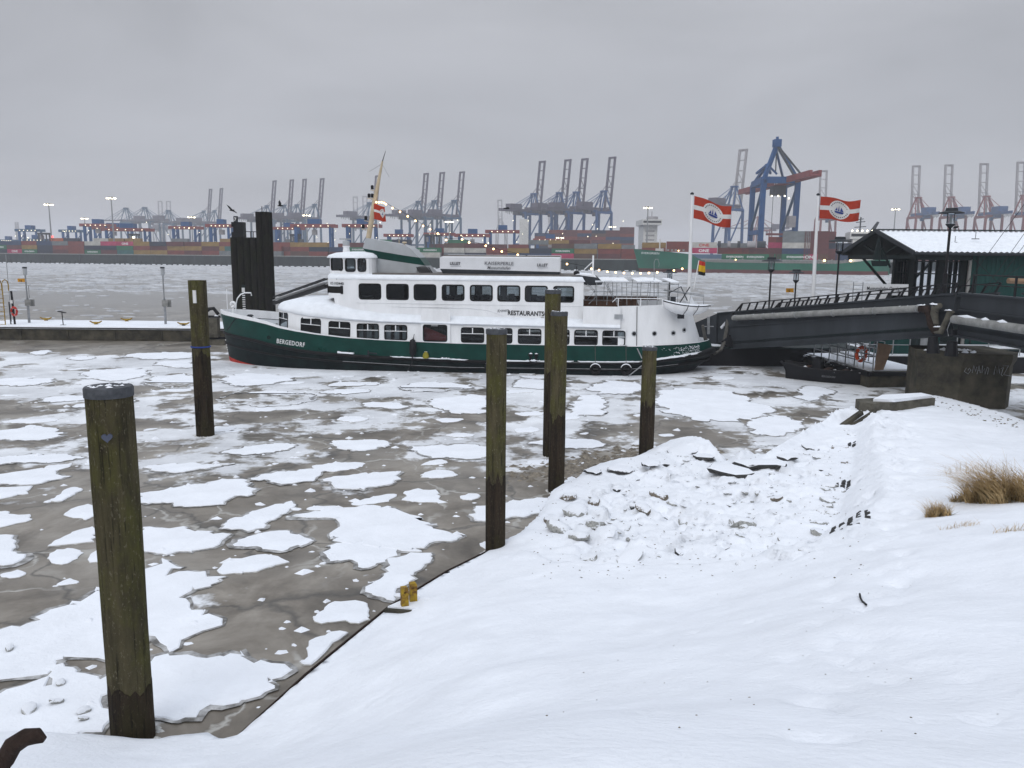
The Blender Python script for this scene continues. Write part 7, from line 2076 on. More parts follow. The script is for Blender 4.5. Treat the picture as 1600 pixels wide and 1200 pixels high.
def stack_row(px0, px1, n, hmin, hmax, spec=None, where='stacked along the far quay', group='containers along the far quay', prob=1.0, zb=QT):
    a, a1 = qa(px0, n), qa(px1, n); k = 0
    while a < a1:
        h_ = int(cr.integers(hmin, hmax + 1))
        for j in range(h_):
            c = pal[cr.integers(0, len(pal))]; tx = None
            if spec and k < len(spec) and j < len(spec[k]):
                c = spec[k][j]
                if c == '.': continue
            if c == 'E': c, tx = 'g', 'EVERGREEN'
            if c == 'W': c, tx = 'w', 'ONE'
            if c == 'P': c, tx = 'p', 'ONE'
            if cr.random() < prob: container(c, QP(a + cr.uniform(-.05, .05), n + cr.uniform(-.3, .3), zb + j * (CH + .03)), QZ, where, group, CL, tx, 'p_' if False else ('letter' if tx != 'ONE' or c == 'p' else 'red'))
        a += CL + (.25 if cr.random() < .8 else cr.uniform(.6, 1.6)); k += 1
spec_l = ['nE', 'Pm', 'Ey', 'nnb', 'mrs', 'rrr', 'Enw', 'mnp', 'tgP', 'yry', 'ymn', 'rym', 'mym', 'rmy', 'sy', 'rmy', 'rr', 'm', 'rk']
stack_row(-12, 350, 12, 3, 3, spec_l)
stack_row(352, 415, 12, 2, 2)
stack_row(425, 560, 14, 2, 3, ['rmr', 'kry', 'rny', 'mb', 'sE', 'tmr', 'nw'])
stack_row(640, 655, 14, 2, 2, ['sE']); stack_row(664, 690, 16, 2, 2, ['mr'])
stack_row(656, 684, 12, 2, 2, ['wE'])
stack_row(694, 1000, 14, 2, 3, ['swk', 'nw', 'rr', 'by', 'bn', 'pE', 'ky', 'mr', 'rro', 'rm', 'wr', 'kwy', 'rwr', 'orm', 'mrm', 'orr'])
stack_row(-12, 360, 40, 3, 4, None, 'in the rear row of the far terminal', 'containers in the rear row of the terminal', .8)
stack_row(420, 1000, 46, 3, 4, None, 'in the rear row of the far terminal', 'containers in the rear row of the terminal', .62)
# ---- yard gantries: red beam on blue legs
def yard_crane(label, px0, px1, yb, Y, cab=True, red='crred'):
    p0, p1 = D(px0, yb, Y), D(px1, yb, Y)
    L_ = (p1 - p0).length; H_ = (p0.z + p1.z) / 2 - QT
    t = thing('yard_crane', label, 'yard crane', ((p0.x + p1.x) / 2, Y, QT), math.atan2(p1.y - p0.y, p1.x - p0.x), 'yard cranes of the far terminal')
    for y in (-3, 3):
        for x, w_ in ((-L_ / 2 + .8, 1.5), (L_ / 2 - .8, 1.1)):
            b = MB(); b.beam((x, y, 0), (x, y, H_ - .1), w_, .9, (0, 1, 0)); b.build('leg', 'crblue', t)
        b = MB(); b.beam((-L_ / 2 - 2, y, H_), (L_ / 2 + 2, y, H_), .9, 1.7); b.build('beam', red, t)
    for x in (-L_ / 2 + .8, L_ / 2 - .8):
        b = MB(); b.beam((x, -3.6, 1.2), (x, 3.6, 1.2), 1.3, 1.2); b.build('sill_beam', 'crblue', t); b = MB(); b.beam((x, -3, H_ * .55), (x, 3, H_ * .85), .4); b.build('end_brace', 'crblue', t)
    b = MB(); b.box(-L_ * .15, L_ * .18, -2.5, 2.5, H_ + .9, H_ + 3.4); b.build('machinery_house', 'crblue', t)
    if cab:
        b = MB(); b.box(-1, 1.2, -1.5, 1.5, H_ - 4.5, H_ - 2); b.beam((0, 0, H_ - 2), (0, 0, H_), .3); b.build('operator_cab', 'crgrey', t)
    b = MB()
    for k in range(5): b.box(-L_ * .4 + k * L_ * .2, -L_ * .4 + k * L_ * .2 + .5, -3.55, -3.45, H_ - .25, H_ + .1)
    b.build('lamp_row', 'floodweak', t)
    return t
for k, (x0, x1, yb, Y, lb) in enumerate(((134, 172, 352, 470, 'red and blue yard crane under the tall left light mast'), (168, 232, 359, 455, 'red yard crane with a long row of lamps at the left'), (150, 205, 357, 520, 'far red yard crane behind the left light mast'),
    (272, 310, 356, 480, 'red yard crane between the left light mast and the dolphin'), (330, 362, 353, 430, 'red and bright blue yard crane just left of the dolphin'), (432, 470, 357, 500, 'red yard crane right of the dolphin'), (462, 520, 353, 420, 'large red yard crane with bright blue legs left of the wheelhouse'),
    (542, 590, 353, 430, 'yard crane behind the ferry mast'), (606, 640, 368, 470, 'low yard crane right of the small ferry flag'), (668, 706, 366, 480, 'red yard crane under the three raised booms'), (716, 760, 368, 430, 'yard crane right of the three raised booms'), (764, 806, 362, 440, 'red yard crane below the gliding dark bird'), (838, 880, 375, 500, 'low red yard crane below the four raised booms'))):
    yard_crane(lb, x0, x1, yb, Y, k % 2 == 0)
for k, (x0, x1, yb, Y) in enumerate(((5, 22, 376, 640), (32, 62, 360, 560), (100, 124, 361, 560), (44, 70, 375, 560))):
    t = yard_crane('grey straddle crane at the far left of the terminal, number %s from the edge' % ('one', 'two', 'four', 'three')[k] if False else ('low grey yard crane at the very left of the terminal', 'grey yard crane left of the lower light mast', 'grey yard crane between the two left light masts', 'low grey yard crane just left of the lower light mast')[k], x0, x1, yb, Y, False, 'crteal')
# straddle carriers: thin frames
for k, (px, Y, lb) in enumerate(((70, 440, 'slim straddle carrier near the red signal lamp'), (210, 445, 'slim straddle carrier under the lamp row crane'), (462, 420, 'slim straddle carrier right of the dolphin'), (672, 400, 'dark straddle carrier above the green container'), (680, 404, 'second dark straddle carrier above the green container'))):
    p = D(px, 380, Y)
    t = thing('straddle_carrier', lb, 'straddle carrier', (p.x, Y, QT), 0, 'straddle carriers')
    for x in (-2, 2):
        for y in (-1.5, 1.5):
            b = MB(); b.beam((x, y, 0), (x, y, 10), .5); b.build('leg', 'darkgrey', t)
    b = MB(); b.box(-2.6, 2.6, -1.8, 1.8, 10, 11); b.build('top_frame', 'darkgrey', t)
    b = MB(); b.box(-2.4, -.8, -1.4, 1.4, 7.4, 9.6); b.build('cab', 'crgrey', t)
# ---- ship to shore cranes
def sts_meshes(raised, cols):
    frame_c, boom_c, gird_c = cols
    out_ = []
    def part(nm, fn, m):
        b = MB(); fn(b)
        if nm in ('side_beam', 'portal_beam', 'a_frame_leg', 'back_stay', 'boom_stay'):
            for q_ in b.islands(): out_.append((nm, q_.mesh(nm, m)))
        else: out_.append((nm, b.mesh(nm, m)))
    G, HG, AP = 22, 42, 61                      # gauge, girder height, apex
    for y in (-8, 8):
        for x in (0, G):
            part('leg', lambda b, x=x, y=y: b.beam((x, y, 0), (x, y * .92, HG), 2.0, 1.8, (0, 1, 0)), frame_c)
        part('side_beam', lambda b, y=y: (b.beam((0, y, 12), (G, y, 12), 1.4, 1.8), b.beam((0, y * .95, HG - 1), (G, y * .95, HG - 1), 1.5, 2.0)), frame_c)
        part('diagonal_brace', lambda b, y=y: b.beam((1, y, 13), (G - 1, y * .95, HG - 3), .9), frame_c)
        part('a_frame_leg', lambda b, y=y: (b.beam((G, y * .9, HG), (G - 3, y * .25, AP), 1.2), b.beam((G - 12, y * .6, HG + 1), (G - 3, y * .25, AP), .9)), frame_c)
        part('back_stay', lambda b, y=y: (b.beam((G - 3, y * .25, AP), (-16, y * .4, HG + 2.4), .42), b.beam((G - 3, y * .25, AP), (2, y * .4, HG + 2.4), .5)), frame_c)
    for x in (0, G):
        part('portal_beam', lambda b, x=x: (b.beam((x, -8, 12), (x, 8, 12), 1.3, 1.7), b.beam((x, -7.6, HG), (x, 7.6, HG), 1.6, 2.0), b.beam((x, -10, 1), (x, 10, 1), 1.6, 1.8)), frame_c)
    part('apex_platform', lambda b: b.box(G - 5, G - 1, -3, 3, AP - .6, AP + .8), frame_c)
    part('girder', lambda b: (b.beam((-26, -3.2, HG + 2.2), (G + 3, -3.2, HG + 2.2), 1.2, 2.6), b.beam((-26, 3.2, HG + 2.2), (G + 3, 3.2, HG + 2.2), 1.2, 2.6), *[b.beam((x, -3, HG + 2), (x, 3, HG + 2), .6) for x in range(-24, 24, 6)]), gird_c)
    part('machinery_house', lambda b: b.box(-16, -2, -4.2, 4.2, HG + 3.6, HG + 8), gird_c)
    part('trolley', lambda b: (b.box(-8, -3, -2.6, 2.6, HG - 2, HG + .8), b.box(4, 6.6, -1.4, 1.4, HG - 4.2, HG - 1)), gird_c)
    def frill(b):
        for k in range(20): x = -24 + k * 2.4; b.box(x, x + .5, -4.2, -3.9, HG - 1.2 - (k % 3) * .5, HG + 1)
    part('festoon', frill, 'darkgrey')
    an = R(83) if raised else R(1)
    ln = 49 if raised else 46
    px_, pz_ = G + 3, HG + 2.4
    cx, sx_ = math.cos(an), math.sin(an)
    at = lambda s, off, y: (px_ + cx * s - sx_ * off, y, pz_ + sx_ * s + cx * off)
    def boomf(b):
        for y in (-3.2, 3.2):
            b.beam(at(0, 0, y), at(ln, 0, y), 1.5, 1.9, (0, 1, 0))
        for s in (2, 11, 21, 31, 40, ln - 1): b.beam(at(s, 0, -3.2), at(s, 0, 3.2), .7)
        for s0, s1 in ((2, 11), (11, 21), (21, 31)): b.beam(at(s0, 0, -3.2), at(s1, 0, 3.2), .5)
        b.box(at(ln, 0, 0)[0] - 1, at(ln, 0, 0)[0] + 1, -4.0, 4.0, at(ln, 0, 0)[2] - .8, at(ln, 0, 0)[2] + .5)
    part('boom', boomf, boom_c)
    if raised:
        part('boom_stay', lambda b: [b.beam((G - 3, y, AP), at(24, 1.0, y), .4) for y in (-2.4, 2.4)], boom_c)
    else:
        part('boom_stay', lambda b: [b.beam((G - 3, y, AP), at(s, 1.0, y), .42) for y in (-2.4, 2.4) for s in (18, 38)], frame_c)
    return out_
sts_cache = {}
def sts(label, px, pyt, Y, yaw, raised=True, cols=('crblue', 'crboom', 'crboom'), group='ship to shore cranes with raised booms', ref=None):
    key = (raised, cols)
    if key not in sts_cache: sts_cache[key] = sts_meshes(raised, cols)
    an = R(83) if raised else 0
    topx, topz = (22 + 3 + math.cos(an) * 49, 42 + 2.4 + math.sin(an) * 49 + .5) if raised else (19, 61.8)
    p = D(px, pyt, Y)
    s_ = (p.z - QT) / topz
    c, sn_ = math.cos(yaw), math.sin(yaw)
    base = Vector((p.x - c * topx * s_, p.y - sn_ * topx * s_, QT))
    t = thing('gantry_crane', label, 'gantry crane', base, yaw, group)
    t.scale = (s_,) * 3
    for nm, me in sts_cache[key]: link(nm, me, t)
    return t
pal_a = ('crblue', 'crboom', 'crboom')
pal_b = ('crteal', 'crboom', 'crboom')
YW = R(46)
for px, py, Y, lb in ((957, 245, 690, 'blue crane with raised boom, rightmost and tallest of the four over the ferry roof'), (914, 247.5, 700, 'third from left of the four raised boom cranes over the ferry roof'), (887.5, 249, 708, 'second from left of the four raised boom cranes over the ferry roof'), (847.5, 251.5, 722, 'leftmost of the four raised boom cranes over the ferry roof')):
    sts(lb, px, py, Y, YW, True, pal_a)
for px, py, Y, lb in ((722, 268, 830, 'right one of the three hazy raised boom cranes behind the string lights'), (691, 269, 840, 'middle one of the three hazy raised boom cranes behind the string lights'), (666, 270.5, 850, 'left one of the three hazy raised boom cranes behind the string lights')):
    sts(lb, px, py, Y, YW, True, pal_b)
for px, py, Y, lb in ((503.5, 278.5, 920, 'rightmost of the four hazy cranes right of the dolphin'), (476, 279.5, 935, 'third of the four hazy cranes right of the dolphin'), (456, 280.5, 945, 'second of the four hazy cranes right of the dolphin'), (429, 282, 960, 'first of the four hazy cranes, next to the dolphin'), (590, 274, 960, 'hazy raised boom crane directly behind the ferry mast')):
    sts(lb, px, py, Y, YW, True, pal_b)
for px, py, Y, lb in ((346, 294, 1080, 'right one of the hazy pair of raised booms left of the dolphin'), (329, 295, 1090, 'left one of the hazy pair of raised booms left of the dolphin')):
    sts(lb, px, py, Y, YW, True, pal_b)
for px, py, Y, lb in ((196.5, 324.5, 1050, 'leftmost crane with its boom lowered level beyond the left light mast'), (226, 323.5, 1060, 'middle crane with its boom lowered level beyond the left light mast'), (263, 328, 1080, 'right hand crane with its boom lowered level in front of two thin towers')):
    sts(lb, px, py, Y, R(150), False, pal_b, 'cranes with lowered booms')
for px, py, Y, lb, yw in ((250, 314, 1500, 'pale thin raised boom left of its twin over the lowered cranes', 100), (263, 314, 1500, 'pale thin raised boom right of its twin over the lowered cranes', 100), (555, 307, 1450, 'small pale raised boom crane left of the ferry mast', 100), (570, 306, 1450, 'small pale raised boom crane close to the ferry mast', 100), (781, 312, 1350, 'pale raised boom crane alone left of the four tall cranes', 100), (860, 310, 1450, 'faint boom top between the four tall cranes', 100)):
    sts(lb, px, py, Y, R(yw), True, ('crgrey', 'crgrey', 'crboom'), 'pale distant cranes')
sts('grey raised boom crane just left of the big blue portal crane', 1161.5, 233, 640, YW, True, ('crblue', 'crgrey', 'crboom'))
for px, py, Y, lb in ((1287, 266, 800, 'red legged crane behind the flagpole nearest the building'), (1432, 258.5, 760, 'leftmost red legged crane above the snowy roof'), (1483, 257, 750, 'red legged crane behind the tallest disc lamp'), (1538, 255, 740, 'third red legged crane above the snowy roof'), (1596, 252.5, 728, 'red legged crane at the right edge above the roof')):
    sts(lb, px, py, Y, R(84), True, ('crred', 'crgrey', 'crblue'), 'red legged cranes on the right')
sts('pale pink crane seen between the legs of the big blue portal crane', 1060 + 125, 338, 1000, R(150), False, ('crred', 'crboom', 'crboom'), 'cranes with lowered booms')
# ---- the big blue portal crane at the river quay
cfar, cnear = 392.0, 366.0
corner = {('f', 0): D(1171, 390, cfar), ('f', 1): D(1220, 390, cfar), ('n', 0): D(1187, 390, cnear), ('n', 1): D(1240, 390, cnear)}
mid = sum((Vector((p.x, p.y, 0)) for p in corner.values()), Vector()) / 4
t = thing('portal_crane', 'big deep blue portal crane with an A frame and a red boom', 'gantry crane', (mid.x, mid.y, QT))
L = lambda p, z: Vector((p.x - mid.x, p.y - mid.y, z - QT))
zt = D(1187, 281, cnear).z; zs_ = D(1187, 362, cnear).z
for p in corner.values():
    b = MB(); b.beam(L(p, QT), L(p, zt), 2.1, 2.0, (0, 1, 0)); b.build('leg', 'crblue', t)
prs = [(('f', 0), ('f', 1)), (('n', 0), ('n', 1)), (('f', 0), ('n', 0)), (('f', 1), ('n', 1))]
for i, (a, c) in enumerate(prs):
    b = MB(); b.beam(L(corner[a], zt), L(corner[c], zt), 2.0, 2.8); b.build('top_beam', 'crblue', t)
    if i >= 2:
        b = MB(); b.beam(L(corner[a], zs_), L(corner[c], zs_), 1.6, 2.0); b.build('side_beam', 'crblue', t)
        b = MB(); b.beam(L(corner[a], zs_ + 1), L(corner[c], zt - 2), 1.0); b.build('diagonal_brace', 'crteal', t)
    b = MB(); b.beam(L(corner[a], QT + 2), L(corner[c], QT + 2), 2.4, 3.4); b.build('sill_beam', 'crblue', t)
ap = D(1214, 226, 368)
for p in (corner[('n', 0)], corner[('n', 1)]):
    b = MB(); b.beam(L(p, zt), L(ap, ap.z), 1.6); b.build('a_frame_leg', 'crblue', t)
for p in (corner[('f', 0)], corner[('f', 1)]):
    mp_ = D(1198, 258, 374) if p is corner[('f', 0)] else D(1216, 272, 376)
    b = MB(); b.beam(L(p, zt), L(ap, ap.z - 3), .9) if p is corner[('f', 1)] else b.beam(L(p, zt), L(mp_, mp_.z), 1.2); b.build('back_leg', 'crblue', t)
mp_ = D(1199, 257, 371)
for q2 in (D(1182, 271, 380), D(1214, 272, 369), D(1204, 271, 376)):
    b = MB(); b.beam(L(mp_, mp_.z), L(q2, q2.z), .9); b.build('a_frame_strut', 'crblue', t)
b = MB(); b.box(L(ap, 0).x - 1.6, L(ap, 0).x + 1.6, L(ap, 0).y - 1.6, L(ap, 0).y + 1.6, ap.z - QT - 1, ap.z - QT + 2.2); b.beam(L(ap, ap.z + 2), L(ap, ap.z + 3.4), 1.0); b.build('apex_house', 'crblue', t)
bf, bn_ = D(1161, 300, 438), D(1274.5, 271, 338)
bz = .5 * (bf.z + bn_.z)
for sx_ in (-1, 1):
    b = MB(); o_ = Vector((1.9 * sx_, 0, 0)); b.beam(L(bf, bz) + o_, L(bn_, bz) + o_, 1.2, 2.6); b.build('boom_girder', 'crred', t)
for k in range(11):
    f = k / 10; c = bf.lerp(bn_, f); b = MB(); b.beam(L(c, bz) + Vector((-2, 0, -.6)), L(c, bz) + Vector((2, 0, -.6)), .7); b.build('boom_tie', 'crred', t)
st = bf.lerp(bn_, .80)
for sx_ in (-1.8, 1.8):
    b = MB(); b.beam(L(ap, ap.z), L(st, bz + 1) + Vector((sx_, 0, 0)), .7); b.build('boom_stay', 'darkgrey', t)
b = MB(); b.tube([L(D(1212, 268, 372), D(1212, 268, 372).z), L(ap, ap.z - 4)], .3, 5); b.build('ladder_mast', 'darkgrey', t)
c = bf.lerp(bn_, .55)
b = MB(); b.box(L(c, 0).x - 2.8, L(c, 0).x + 2.8, L(c, 0).y - 3, L(c, 0).y + 3, bz - QT - 5.6, bz - QT - 1.4); b.build('trolley_cab', 'darkgrey', t)
b = MB()
for x in (-4, -1, 2, 4): b.ball(L(c, bz - 7.2) + Vector((x, -4.2, (x % 3) - 1)), .35, 6, 4)
b.build('work_light', 'flood', t)
text('lettering', 'HHLA', 2.4, t, L(bf.lerp(bn_, .62), bz) + Vector((-2.6, 5, -.9)), (bn_.x - bf.x, bn_.y - bf.y, 0), (0, 0, 1), 'letter', bold=.03, sx=2.2)
b = MB(); b.tube([L(c, bz - 6) + Vector((-2, 0, 0)), L(c, bz - 23) + Vector((-2, 0, 0))], .12, 4); b.tube([L(c, bz - 6) + Vector((2, 0, 0)), L(c, bz - 23) + Vector((2, 0, 0))], .12, 4); b.build('hoist_rope', 'darkgrey', t)
b = MB(); b.box(L(c, 0).x - 4.2, L(c, 0).x + 4.2, L(c, 0).y - .8, L(c, 0).y + .8, bz - QT - 24, bz - QT - 23); b.build('spreader', 'crred', t)
b = MB(); q2 = L(corner[('n', 1)], zs_ + 2); b.box(q2.x - 3.4, q2.x - .5, q2.y - 2, q2.y + 2, q2.z, q2.z + 5); b.build('electric_house', 'crgrey', t)

# ---- floodlight masts
def light_mast(label, px, pyt, Y, ring=True):
    p = D(px, pyt, Y)
    t = thing('light_mast', label, 'light mast', (p.x, Y, QT), 0, 'terminal light masts')
    h_ = p.z - QT
    b = MB(); b.tube([(0, 0, 0), (0, 0, h_)], [.5, .28], 8); b.build('mast', 'galv', t)
    b = MB(); b.lathe([(1.9, h_), (2.0, h_ + .25), (1.2, h_ + .4)], (0, 0, 0), 12); b.build('head_frame', 'darkgrey', t)
    lm = None
    for k in range(8):
        a = k * math.pi / 4 + .3
        if lm is None: lm = MB().ball((0, 0, 0), .36, 6, 4).mesh('floodlight', 'flood')
        link('floodlight', lm, t, (2.2 * math.cos(a), 2.2 * math.sin(a), h_ - .3))
for px, py, Y, lb in ((76, 319, 470, 'slim light mast at the left above the red signal lamp'), (173.5, 309, 440, 'tallest light mast, glowing, at the left'), (132, 341, 620, 'small light mast at the left end of the red yard crane'), (299, 339, 560, 'small light mast between the left cranes and the dolphin'), (479, 336, 520, 'light mast between the hazy cranes right of the dolphin'), (702, 346, 470, 'light mast under the three raised booms'), (1012.5, 324, 430, 'bright light mast beside the white ship superstructure'), (1399.5, 326.5, 520, 'light mast left of the red legged cranes'), (875, 371, 500, 'low light mast below the four cranes'), (957, 354, 560, 'light mast right of the four cranes')):
    light_mast(lb, px, py, Y)
for px, py, Y, m, lb in ((82, 370, 440, 'redlamp', 'glowing red signal lamp on the far quay at the left'), (208.5, 371, 440, 'flood', 'yellowish lamp under the lamp row crane')):
    p = D(px, py, Y); t = thing('signal_lamp', lb, 'lamp', (p.x, Y, QT)); h_ = p.z - QT
    b = MB(); b.tube([(0, 0, 0), (0, 0, h_)], .15, 6); b.build('post', 'darkgrey', t); b = MB(); b.ball((0, 0, h_), .55, 8, 5); b.build('lamp', m, t)
b = MB()
for k in range(70):
    px = cr.uniform(0, 1000); p = QP(qa(px, 30) , 30 + cr.uniform(-18, 60), QT + cr.uniform(1, 20)); b.ball(p, cr.uniform(.12, .22), 5, 3)
tag(b.build('terminal_lights', 'flood'), kind='stuff')
# ---- green container ship alongside
sa, se = qa(986, -12), qa(1396, -12)
LN = se - sa
t = thing('container_ship', 'long green container ship moored at the far quay, its bow to the left', 'ship', QP(sa, -12), QZ)
zdk = [(0, 9.0), (.04, 8.7), (.14, 8.0), (.24, 7.0), (.262, 5.6), (.30, 4.3), (.34, 4.0), (.80, 3.9), (.86, 4.6), (.92, 5.4), (1, 5.6)]
def hring(f, zf, inset=0.0):
    s = f * LN; bw = 8.0 * min(1, (f / .13) ** .6) * (1 if f < .93 else max(.3, 1 - ((f - .93) / .09) ** 2)); zd = itp(zdk, f)
    z = zf(f, zd); fl = .55 + .45 * min(1, max(0, z) / 7) if f < .16 else 1
    sx = s + (2.6 * (1 - min(1, max(0, z) / 9)) if f < .05 else 0) - (LN * .0 )
    return Vector((sx, 8 - bw * fl, z)), Vector((sx, 8 + bw * fl, z))
fl_ = [0, .008, .02, .04, .07, .10, .14, .19, .24, .262, .28, .30, .34, .45, .6, .7, .8, .86, .92, .96, .985, 1]
def hstrip(nm, z0, z1, m):
    b = MB()
    for sd in (0, 1): b.loft([[hring(f, lambda f, zd, k=k: z0(zd) + (z1(zd) - z0(zd)) * k / 3)[sd] for k in range(4)] for f in fl_], closed=False, caps=False)
    b.build(nm, m, t, smooth=50)
hstrip('hull', lambda zd: 1.35, lambda zd: zd, 'shipgreen'); hstrip('boot_topping', lambda zd: -1, lambda zd: 1.35, 'shipboot')
b = MB(); b.loft([list(hring(f, lambda f, zd: zd - .4)) for f in fl_], closed=False, caps=False); b.build('ship_deck', 'shipboot', t)
b = MB(); b.loft([list(hring(f, lambda f, zd: zd - 1))[::1] + [hring(f, lambda f, zd: -1)[1], hring(f, lambda f, zd: -1)[0]] for f in (.995, 1)]); b.build('transom', 'shipgreen', t)
for k in range(46):                             # lashing bridge and rail posts along the deck
    f = .30 + .54 * k / 45; b = MB(); b.box(f * LN, f * LN + .5, .1, .5, 3.9, 5.2 + .4 * (k % 4 == 0)); b.build('rail_post', 'pipe', t)
b = MB(); b.box(.30 * LN, .84 * LN, .5, .9, 4.0, 4.9); b.box(.30 * LN, .84 * LN, .12, .18, 5.05, 5.15); b.build('hatch_coaming', 'pipe', t)
def ship_rel(px, py, n=-12): a = qa(px, n); return a - sa, D(px, py, QP(a, n).y).z
x0, _ = ship_rel(1022, 385); x1, _ = ship_rel(1034, 385); zt_ = ship_rel(1028, 388)[1]
b = MB(); b.box(x0, x1, 5, 10, 7.5, zt_); b.build('fore_house', 'shipwhite', t)
b = MB(); b.tube([((x0 + x1) / 2, 7, zt_), ((x0 + x1) / 2, 7, ship_rel(1027, 373)[1])], .25, 6); b.beam(((x0 + x1) / 2 - 1.2, 7, zt_ + 2.5), ((x0 + x1) / 2 + 1.2, 7, zt_ + 2.5), .3); b.build('foremast', 'shipwhite', t)
for k in range(5):
    x, _ = ship_rel(1042 + k * 6, 395); b = MB(); b.box(x, x + .8, .6, 1.0, 8.2, 8.9); b.build('fairlead', 'pipe', t)
x, z = ship_rel(1002, 391); text('lettering', 'EVERGREEN', 1.1, t, (x, .35, 7.0), (1, -.06, -.02), (0, -.1, 1), 'letter', sx=1.2)
# superstructure aft
x0, _ = ship_rel(1327, 352); x1, _ = ship_rel(1368, 352); zt_ = ship_rel(1345, 362)[1]
b = MB(); b.box(x0 + 1, x1, 1.0, 15, 4, zt_ - 2.6); b.box(x0, x1 + 1, .4, 15.6, zt_ - 2.55, zt_); b.build('superstructure', 'shipwhite', t)
b = MB(); b.box(x0 + .3, x1 + .7, .32, .39, zt_ - 1.7, zt_ - .7); b.build('bridge_window_band', 'ink', t)
for j in range(4):
    for k in range(6):
        b = MB(); b.box(x0 + 2 + k * 1.6, x0 + 2.7 + k * 1.6, .93, .99, 6 + j * 2.4, 6.8 + j * 2.4); b.build('cabin_window', 'ink', t)
b = MB(); b.tube([(x0 + 4, 7, zt_), (x0 + 4, 7, zt_ + 5.5)], .25, 6)
for z, w_ in ((1.8, 2.0), (3.6, 1.6), (4.6, 1.0)): b.beam((x0 + 4 - w_, 7, zt_ + z), (x0 + 4 + w_, 7, zt_ + z + .3), .3)
b.build('radar_mast', 'darkgrey', t)
b = MB(); b.prism([(x0 + 7, 5, zt_), (x0 + 8.6, 5, zt_), (x0 + 10.2, 5, zt_ + 3.6), (x0 + 9.4, 5, zt_ + 3.8)], (0, 1, 0)); b.build('funnel_fin', 'darkgrey', t)
b = MB()
for k in range(6): b.ball((x0 + .5 + k * 1.7, .3, zt_ + .35), .28, 6, 4)
for k in range(9): b.ball((x0 + 3 + cr.uniform(-2, 3), .2, 5.5 + cr.uniform(0, 5)), .30, 6, 4)
b.build('deck_light', 'flood', t)
for px in (1289, 1330, 1150, 1060):
    x, _ = ship_rel(px, 410); b = MB(); b.ball((x, .0, 5.1 if px > 1100 else 8.3), .45 if px > 1280 else .25, 6, 4); b.build('deck_light', 'lamp', t)
# its containers, by bay
def bay(px, cols_, zb, n=-10.5, ln=CL):
    a = qa(px, n)
    for j, c in enumerate(cols_):
        tx = None
        if c == '.': continue
        if c == 'E': c, tx = 'g', 'EVERGREEN'
        if c == 'W': c, tx = 'w', 'ONE'
        if c == 'P': c, tx = 'p', 'ONE'
        container(c, QP(a, n, zb + j * (CH + .03)), QZ, 'on the deck of the green ship', 'containers on the green ship', ln, tx, 'letter' if tx == 'EVERGREEN' or c == 'p' else 'red')
bay(1079.5, 'PW', 8.0 - .6); bay(1041, 'rr', 8.0, 8); bay(1003, 'ry', 7.6, 12)
bay(1128, 'Er', 5.2); bay(1160, 'Em', 5.2); bay(1168, 'mm', 5.2, -6)
bay(1121, 'rs', 7.2, -7); bay(1139, 'ss', 7.2, -7)
bay(1200, 'gmpr', 5.4, -6, 4.8); bay(1212, 'kmpm', 5.4, -6, 4.8); bay(1222, 'Ebwss', 5.3); bay(1233, 'sbwsk', 5.3, -6)
bay(1256, 'Pmmmm', 5.3, -10.5, 4.8); bay(1272.5, 'kmmmm', 5.3, -10.5, 4.8); bay(1260, 'rmmmm', 5.3, -6)
bay(1290.5, 'mmn', 5.2, -9.5, 4.8); bay(1306, 'bbn', 5.2, -9.5); bay(1262, 'mmkmr', 5.3, -2)
for k in range(7):                              # tank-like breakbulk on deck
    pass
t2_ = thing('deck_cargo', 'row of grey reels and tanks on the green ship deck', 'deck cargo', QP(qa(1121, -11), -11, 9.6), QZ)
for k in range(5):
    b = MB(); b.tube([(k * 3.6, 0, 1.2), (k * 3.6 + 1.1 + (2 if k > 2 else 0), 0, 1.2)], 1.3, 12); b.build('reel', 'crgrey' if k % 2 else 'darkgrey', t2_, smooth=40)
b = MB(); b.box(0, 18, -1, 1, -.4, -.05); b.build('cradle', 'shipboot', t2_)
# ---- big ship behind, seen over the stacks
BY = 560.0
def BP(px, py): return D(px, py, BY)
bl, br = BP(800, 395).x, BP(1160, 395).x
t = thing('container_ship', 'large laden container ship with a white superstructure behind the terminal', 'ship', (bl, BY, QT - 3))
b = MB(); b.prism([(0, 0, -2), (br - bl - 8, 0, -2), (br - bl, 0, 6), (-4, 0, 6)], (0, 30, 0)); b.build('hull', 'crteal', t)
p0, p1 = BP(1004, 343), BP(1034, 343)
b = MB(); b.box(p0.x - bl + 1.5, p1.x - bl - 2, 4, 26, 4, p0.z - QT - .5); b.box(p0.x - bl, p1.x - bl, -1, 30, p0.z - QT - .5, p0.z - QT + 3.2); b.build('superstructure', 'shipwhite', t)
b = MB(); b.box(p0.x - bl + .5, p1.x - bl - .5, -1.1, -1.005, p0.z - QT + .8, p0.z - QT + 2.2); b.build('bridge_window_band', 'ink', t)
for j in range(6):
    b = MB(); b.box(p0.x - bl + 3, p1.x - bl - 4, 3.9, 3.995, 6 + j * 3, 7 + j * 3); b.build('cabin_window', 'crgrey', t)
b = MB(); b.box(p0.x - bl + 5, p0.x - bl + 12, 8, 14, p0.z - QT + 3.2, p0.z - QT + 5.5); b.tube([(p0.x - bl + 8, 10, p0.z - QT + 5), (p0.x - bl + 8, 10, p0.z - QT + 9)], .3, 5); b.build('bridge_top', 'crgrey', t)
p0, p1 = BP(812, 342), BP(826, 342)
b = MB(); b.box(p0.x - bl, p1.x - bl, 2, 20, 4, p0.z - QT + 3); b.build('funnel_casing', 'shipwhite', t)
hh_ = [(835, 7), (857, 8), (879, 8), (901, 8), (923, 8), (945, 8), (967, 9), (989, 8), (1034, 9), (1056, 10), (1078, 10), (1100, 9), (1122, 9), (1144, 8)]
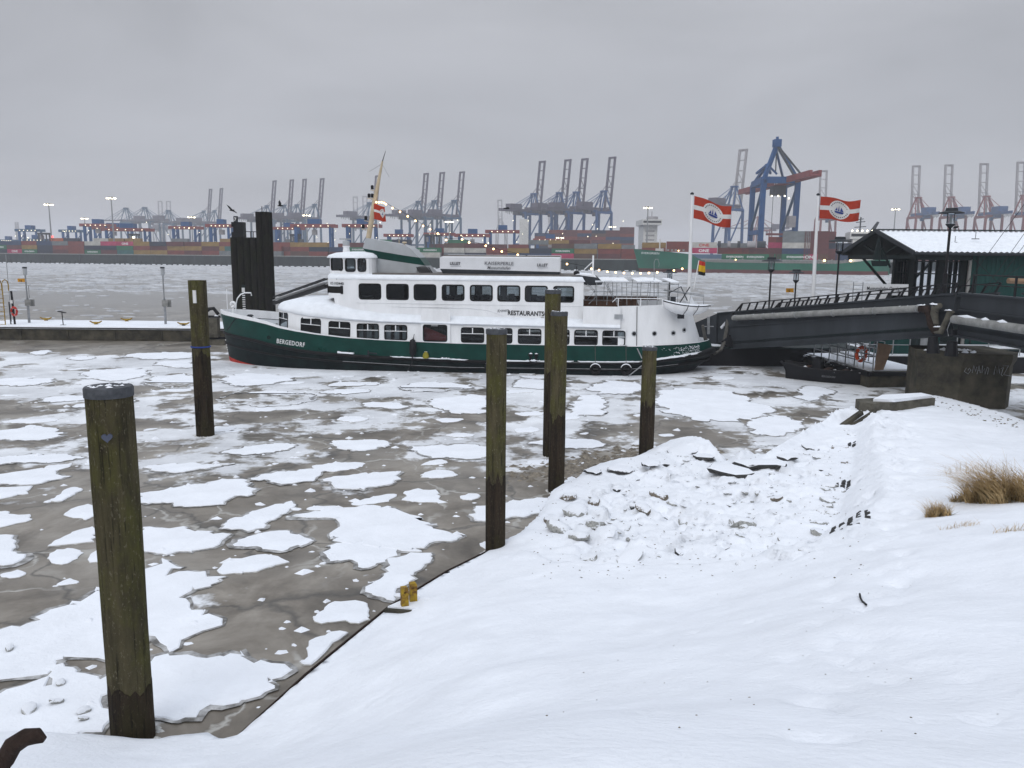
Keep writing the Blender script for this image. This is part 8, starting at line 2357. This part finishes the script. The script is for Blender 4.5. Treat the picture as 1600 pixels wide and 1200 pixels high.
for px, nl in hh_:
    p = BP(px, 395)
    for j in range(nl):
        if j < 1: continue
        c = 'mmmmmmkkrrnbmbr'[cr.integers(0, 15)]
        if ncont >= 297: continue
        o = container(c, (p.x, BY - 3, QT + 1 + j * (CH + .12)), 0, 'stacked high on the large ship behind the terminal', 'containers on the large ship')
        o.scale.z = 1.05
# distant hills of the terminal: sheds and chimney
for px0, px1, py, Y, lb in ((-20, 60, 378, 900, 'pale long shed in the haze at the far left'), (80, 135, 379, 900, 'pale long shed behind the left light mast'), (560, 700, 384, 1000, 'pale hazy shed behind the ferry mast')):
    p, q2 = D(px0, py, Y), D(px1, py, Y)
    t = thing('terminal_shed', lb, 'shed', (p.x, Y, QT), 0)
    b = MB(); b.box(0, q2.x - p.x, 0, 30, 0, p.z - QT - 2); b.build('shed_wall', 'crgrey', t)
    b = MB(); b.prism([(-1, -1, p.z - QT - 1.99), (q2.x - p.x + 1, -1, p.z - QT - 1.99), (q2.x - p.x + 1, 15, p.z - QT + .5), (-1, 15, p.z - QT + .5)], (0, 16, 0)); b.build('shed_roof', 'crgrey', t)
for px, py, Y, lb in ((24, 347, 1500, 'left of two faint chimneys in the haze'), (27.5, 347, 1500, 'right of two faint chimneys in the haze')):
    p = D(px, py, Y); b = MB(); b.tube([(0, 0, 0), (0, 0, p.z - QT)], [1.8, 1.5], 8); o = b.build('chimney', 'crgrey', None, loc=(p.x, Y, QT)); tag(o, lb, 'chimney')
# ------------------------------------------------------------------ haze
b = MB(); b.box(-2450, 2450, -75, 3650, -1.5, 112)
hz = b.build('haze', 'ink')
hz.data.materials.clear()
hm = bpy.data.materials.new('river haze'); hm.use_nodes = True
ht = hm.node_tree; ht.nodes.clear()
ho = nd(ht, 'ShaderNodeOutputMaterial'); hv = nd(ht, 'ShaderNodeVolumePrincipled')
hv.inputs['Color'].default_value = (.93, .95, 1.0, 1); hv.inputs['Density'].default_value = .00040; hv.inputs['Anisotropy'].default_value = 0
ht.links.new(hv.outputs[0], ho.inputs['Volume'])
hz.data.materials.append(hm)
tag(hz, kind='stuff')
print('containers', ncont)
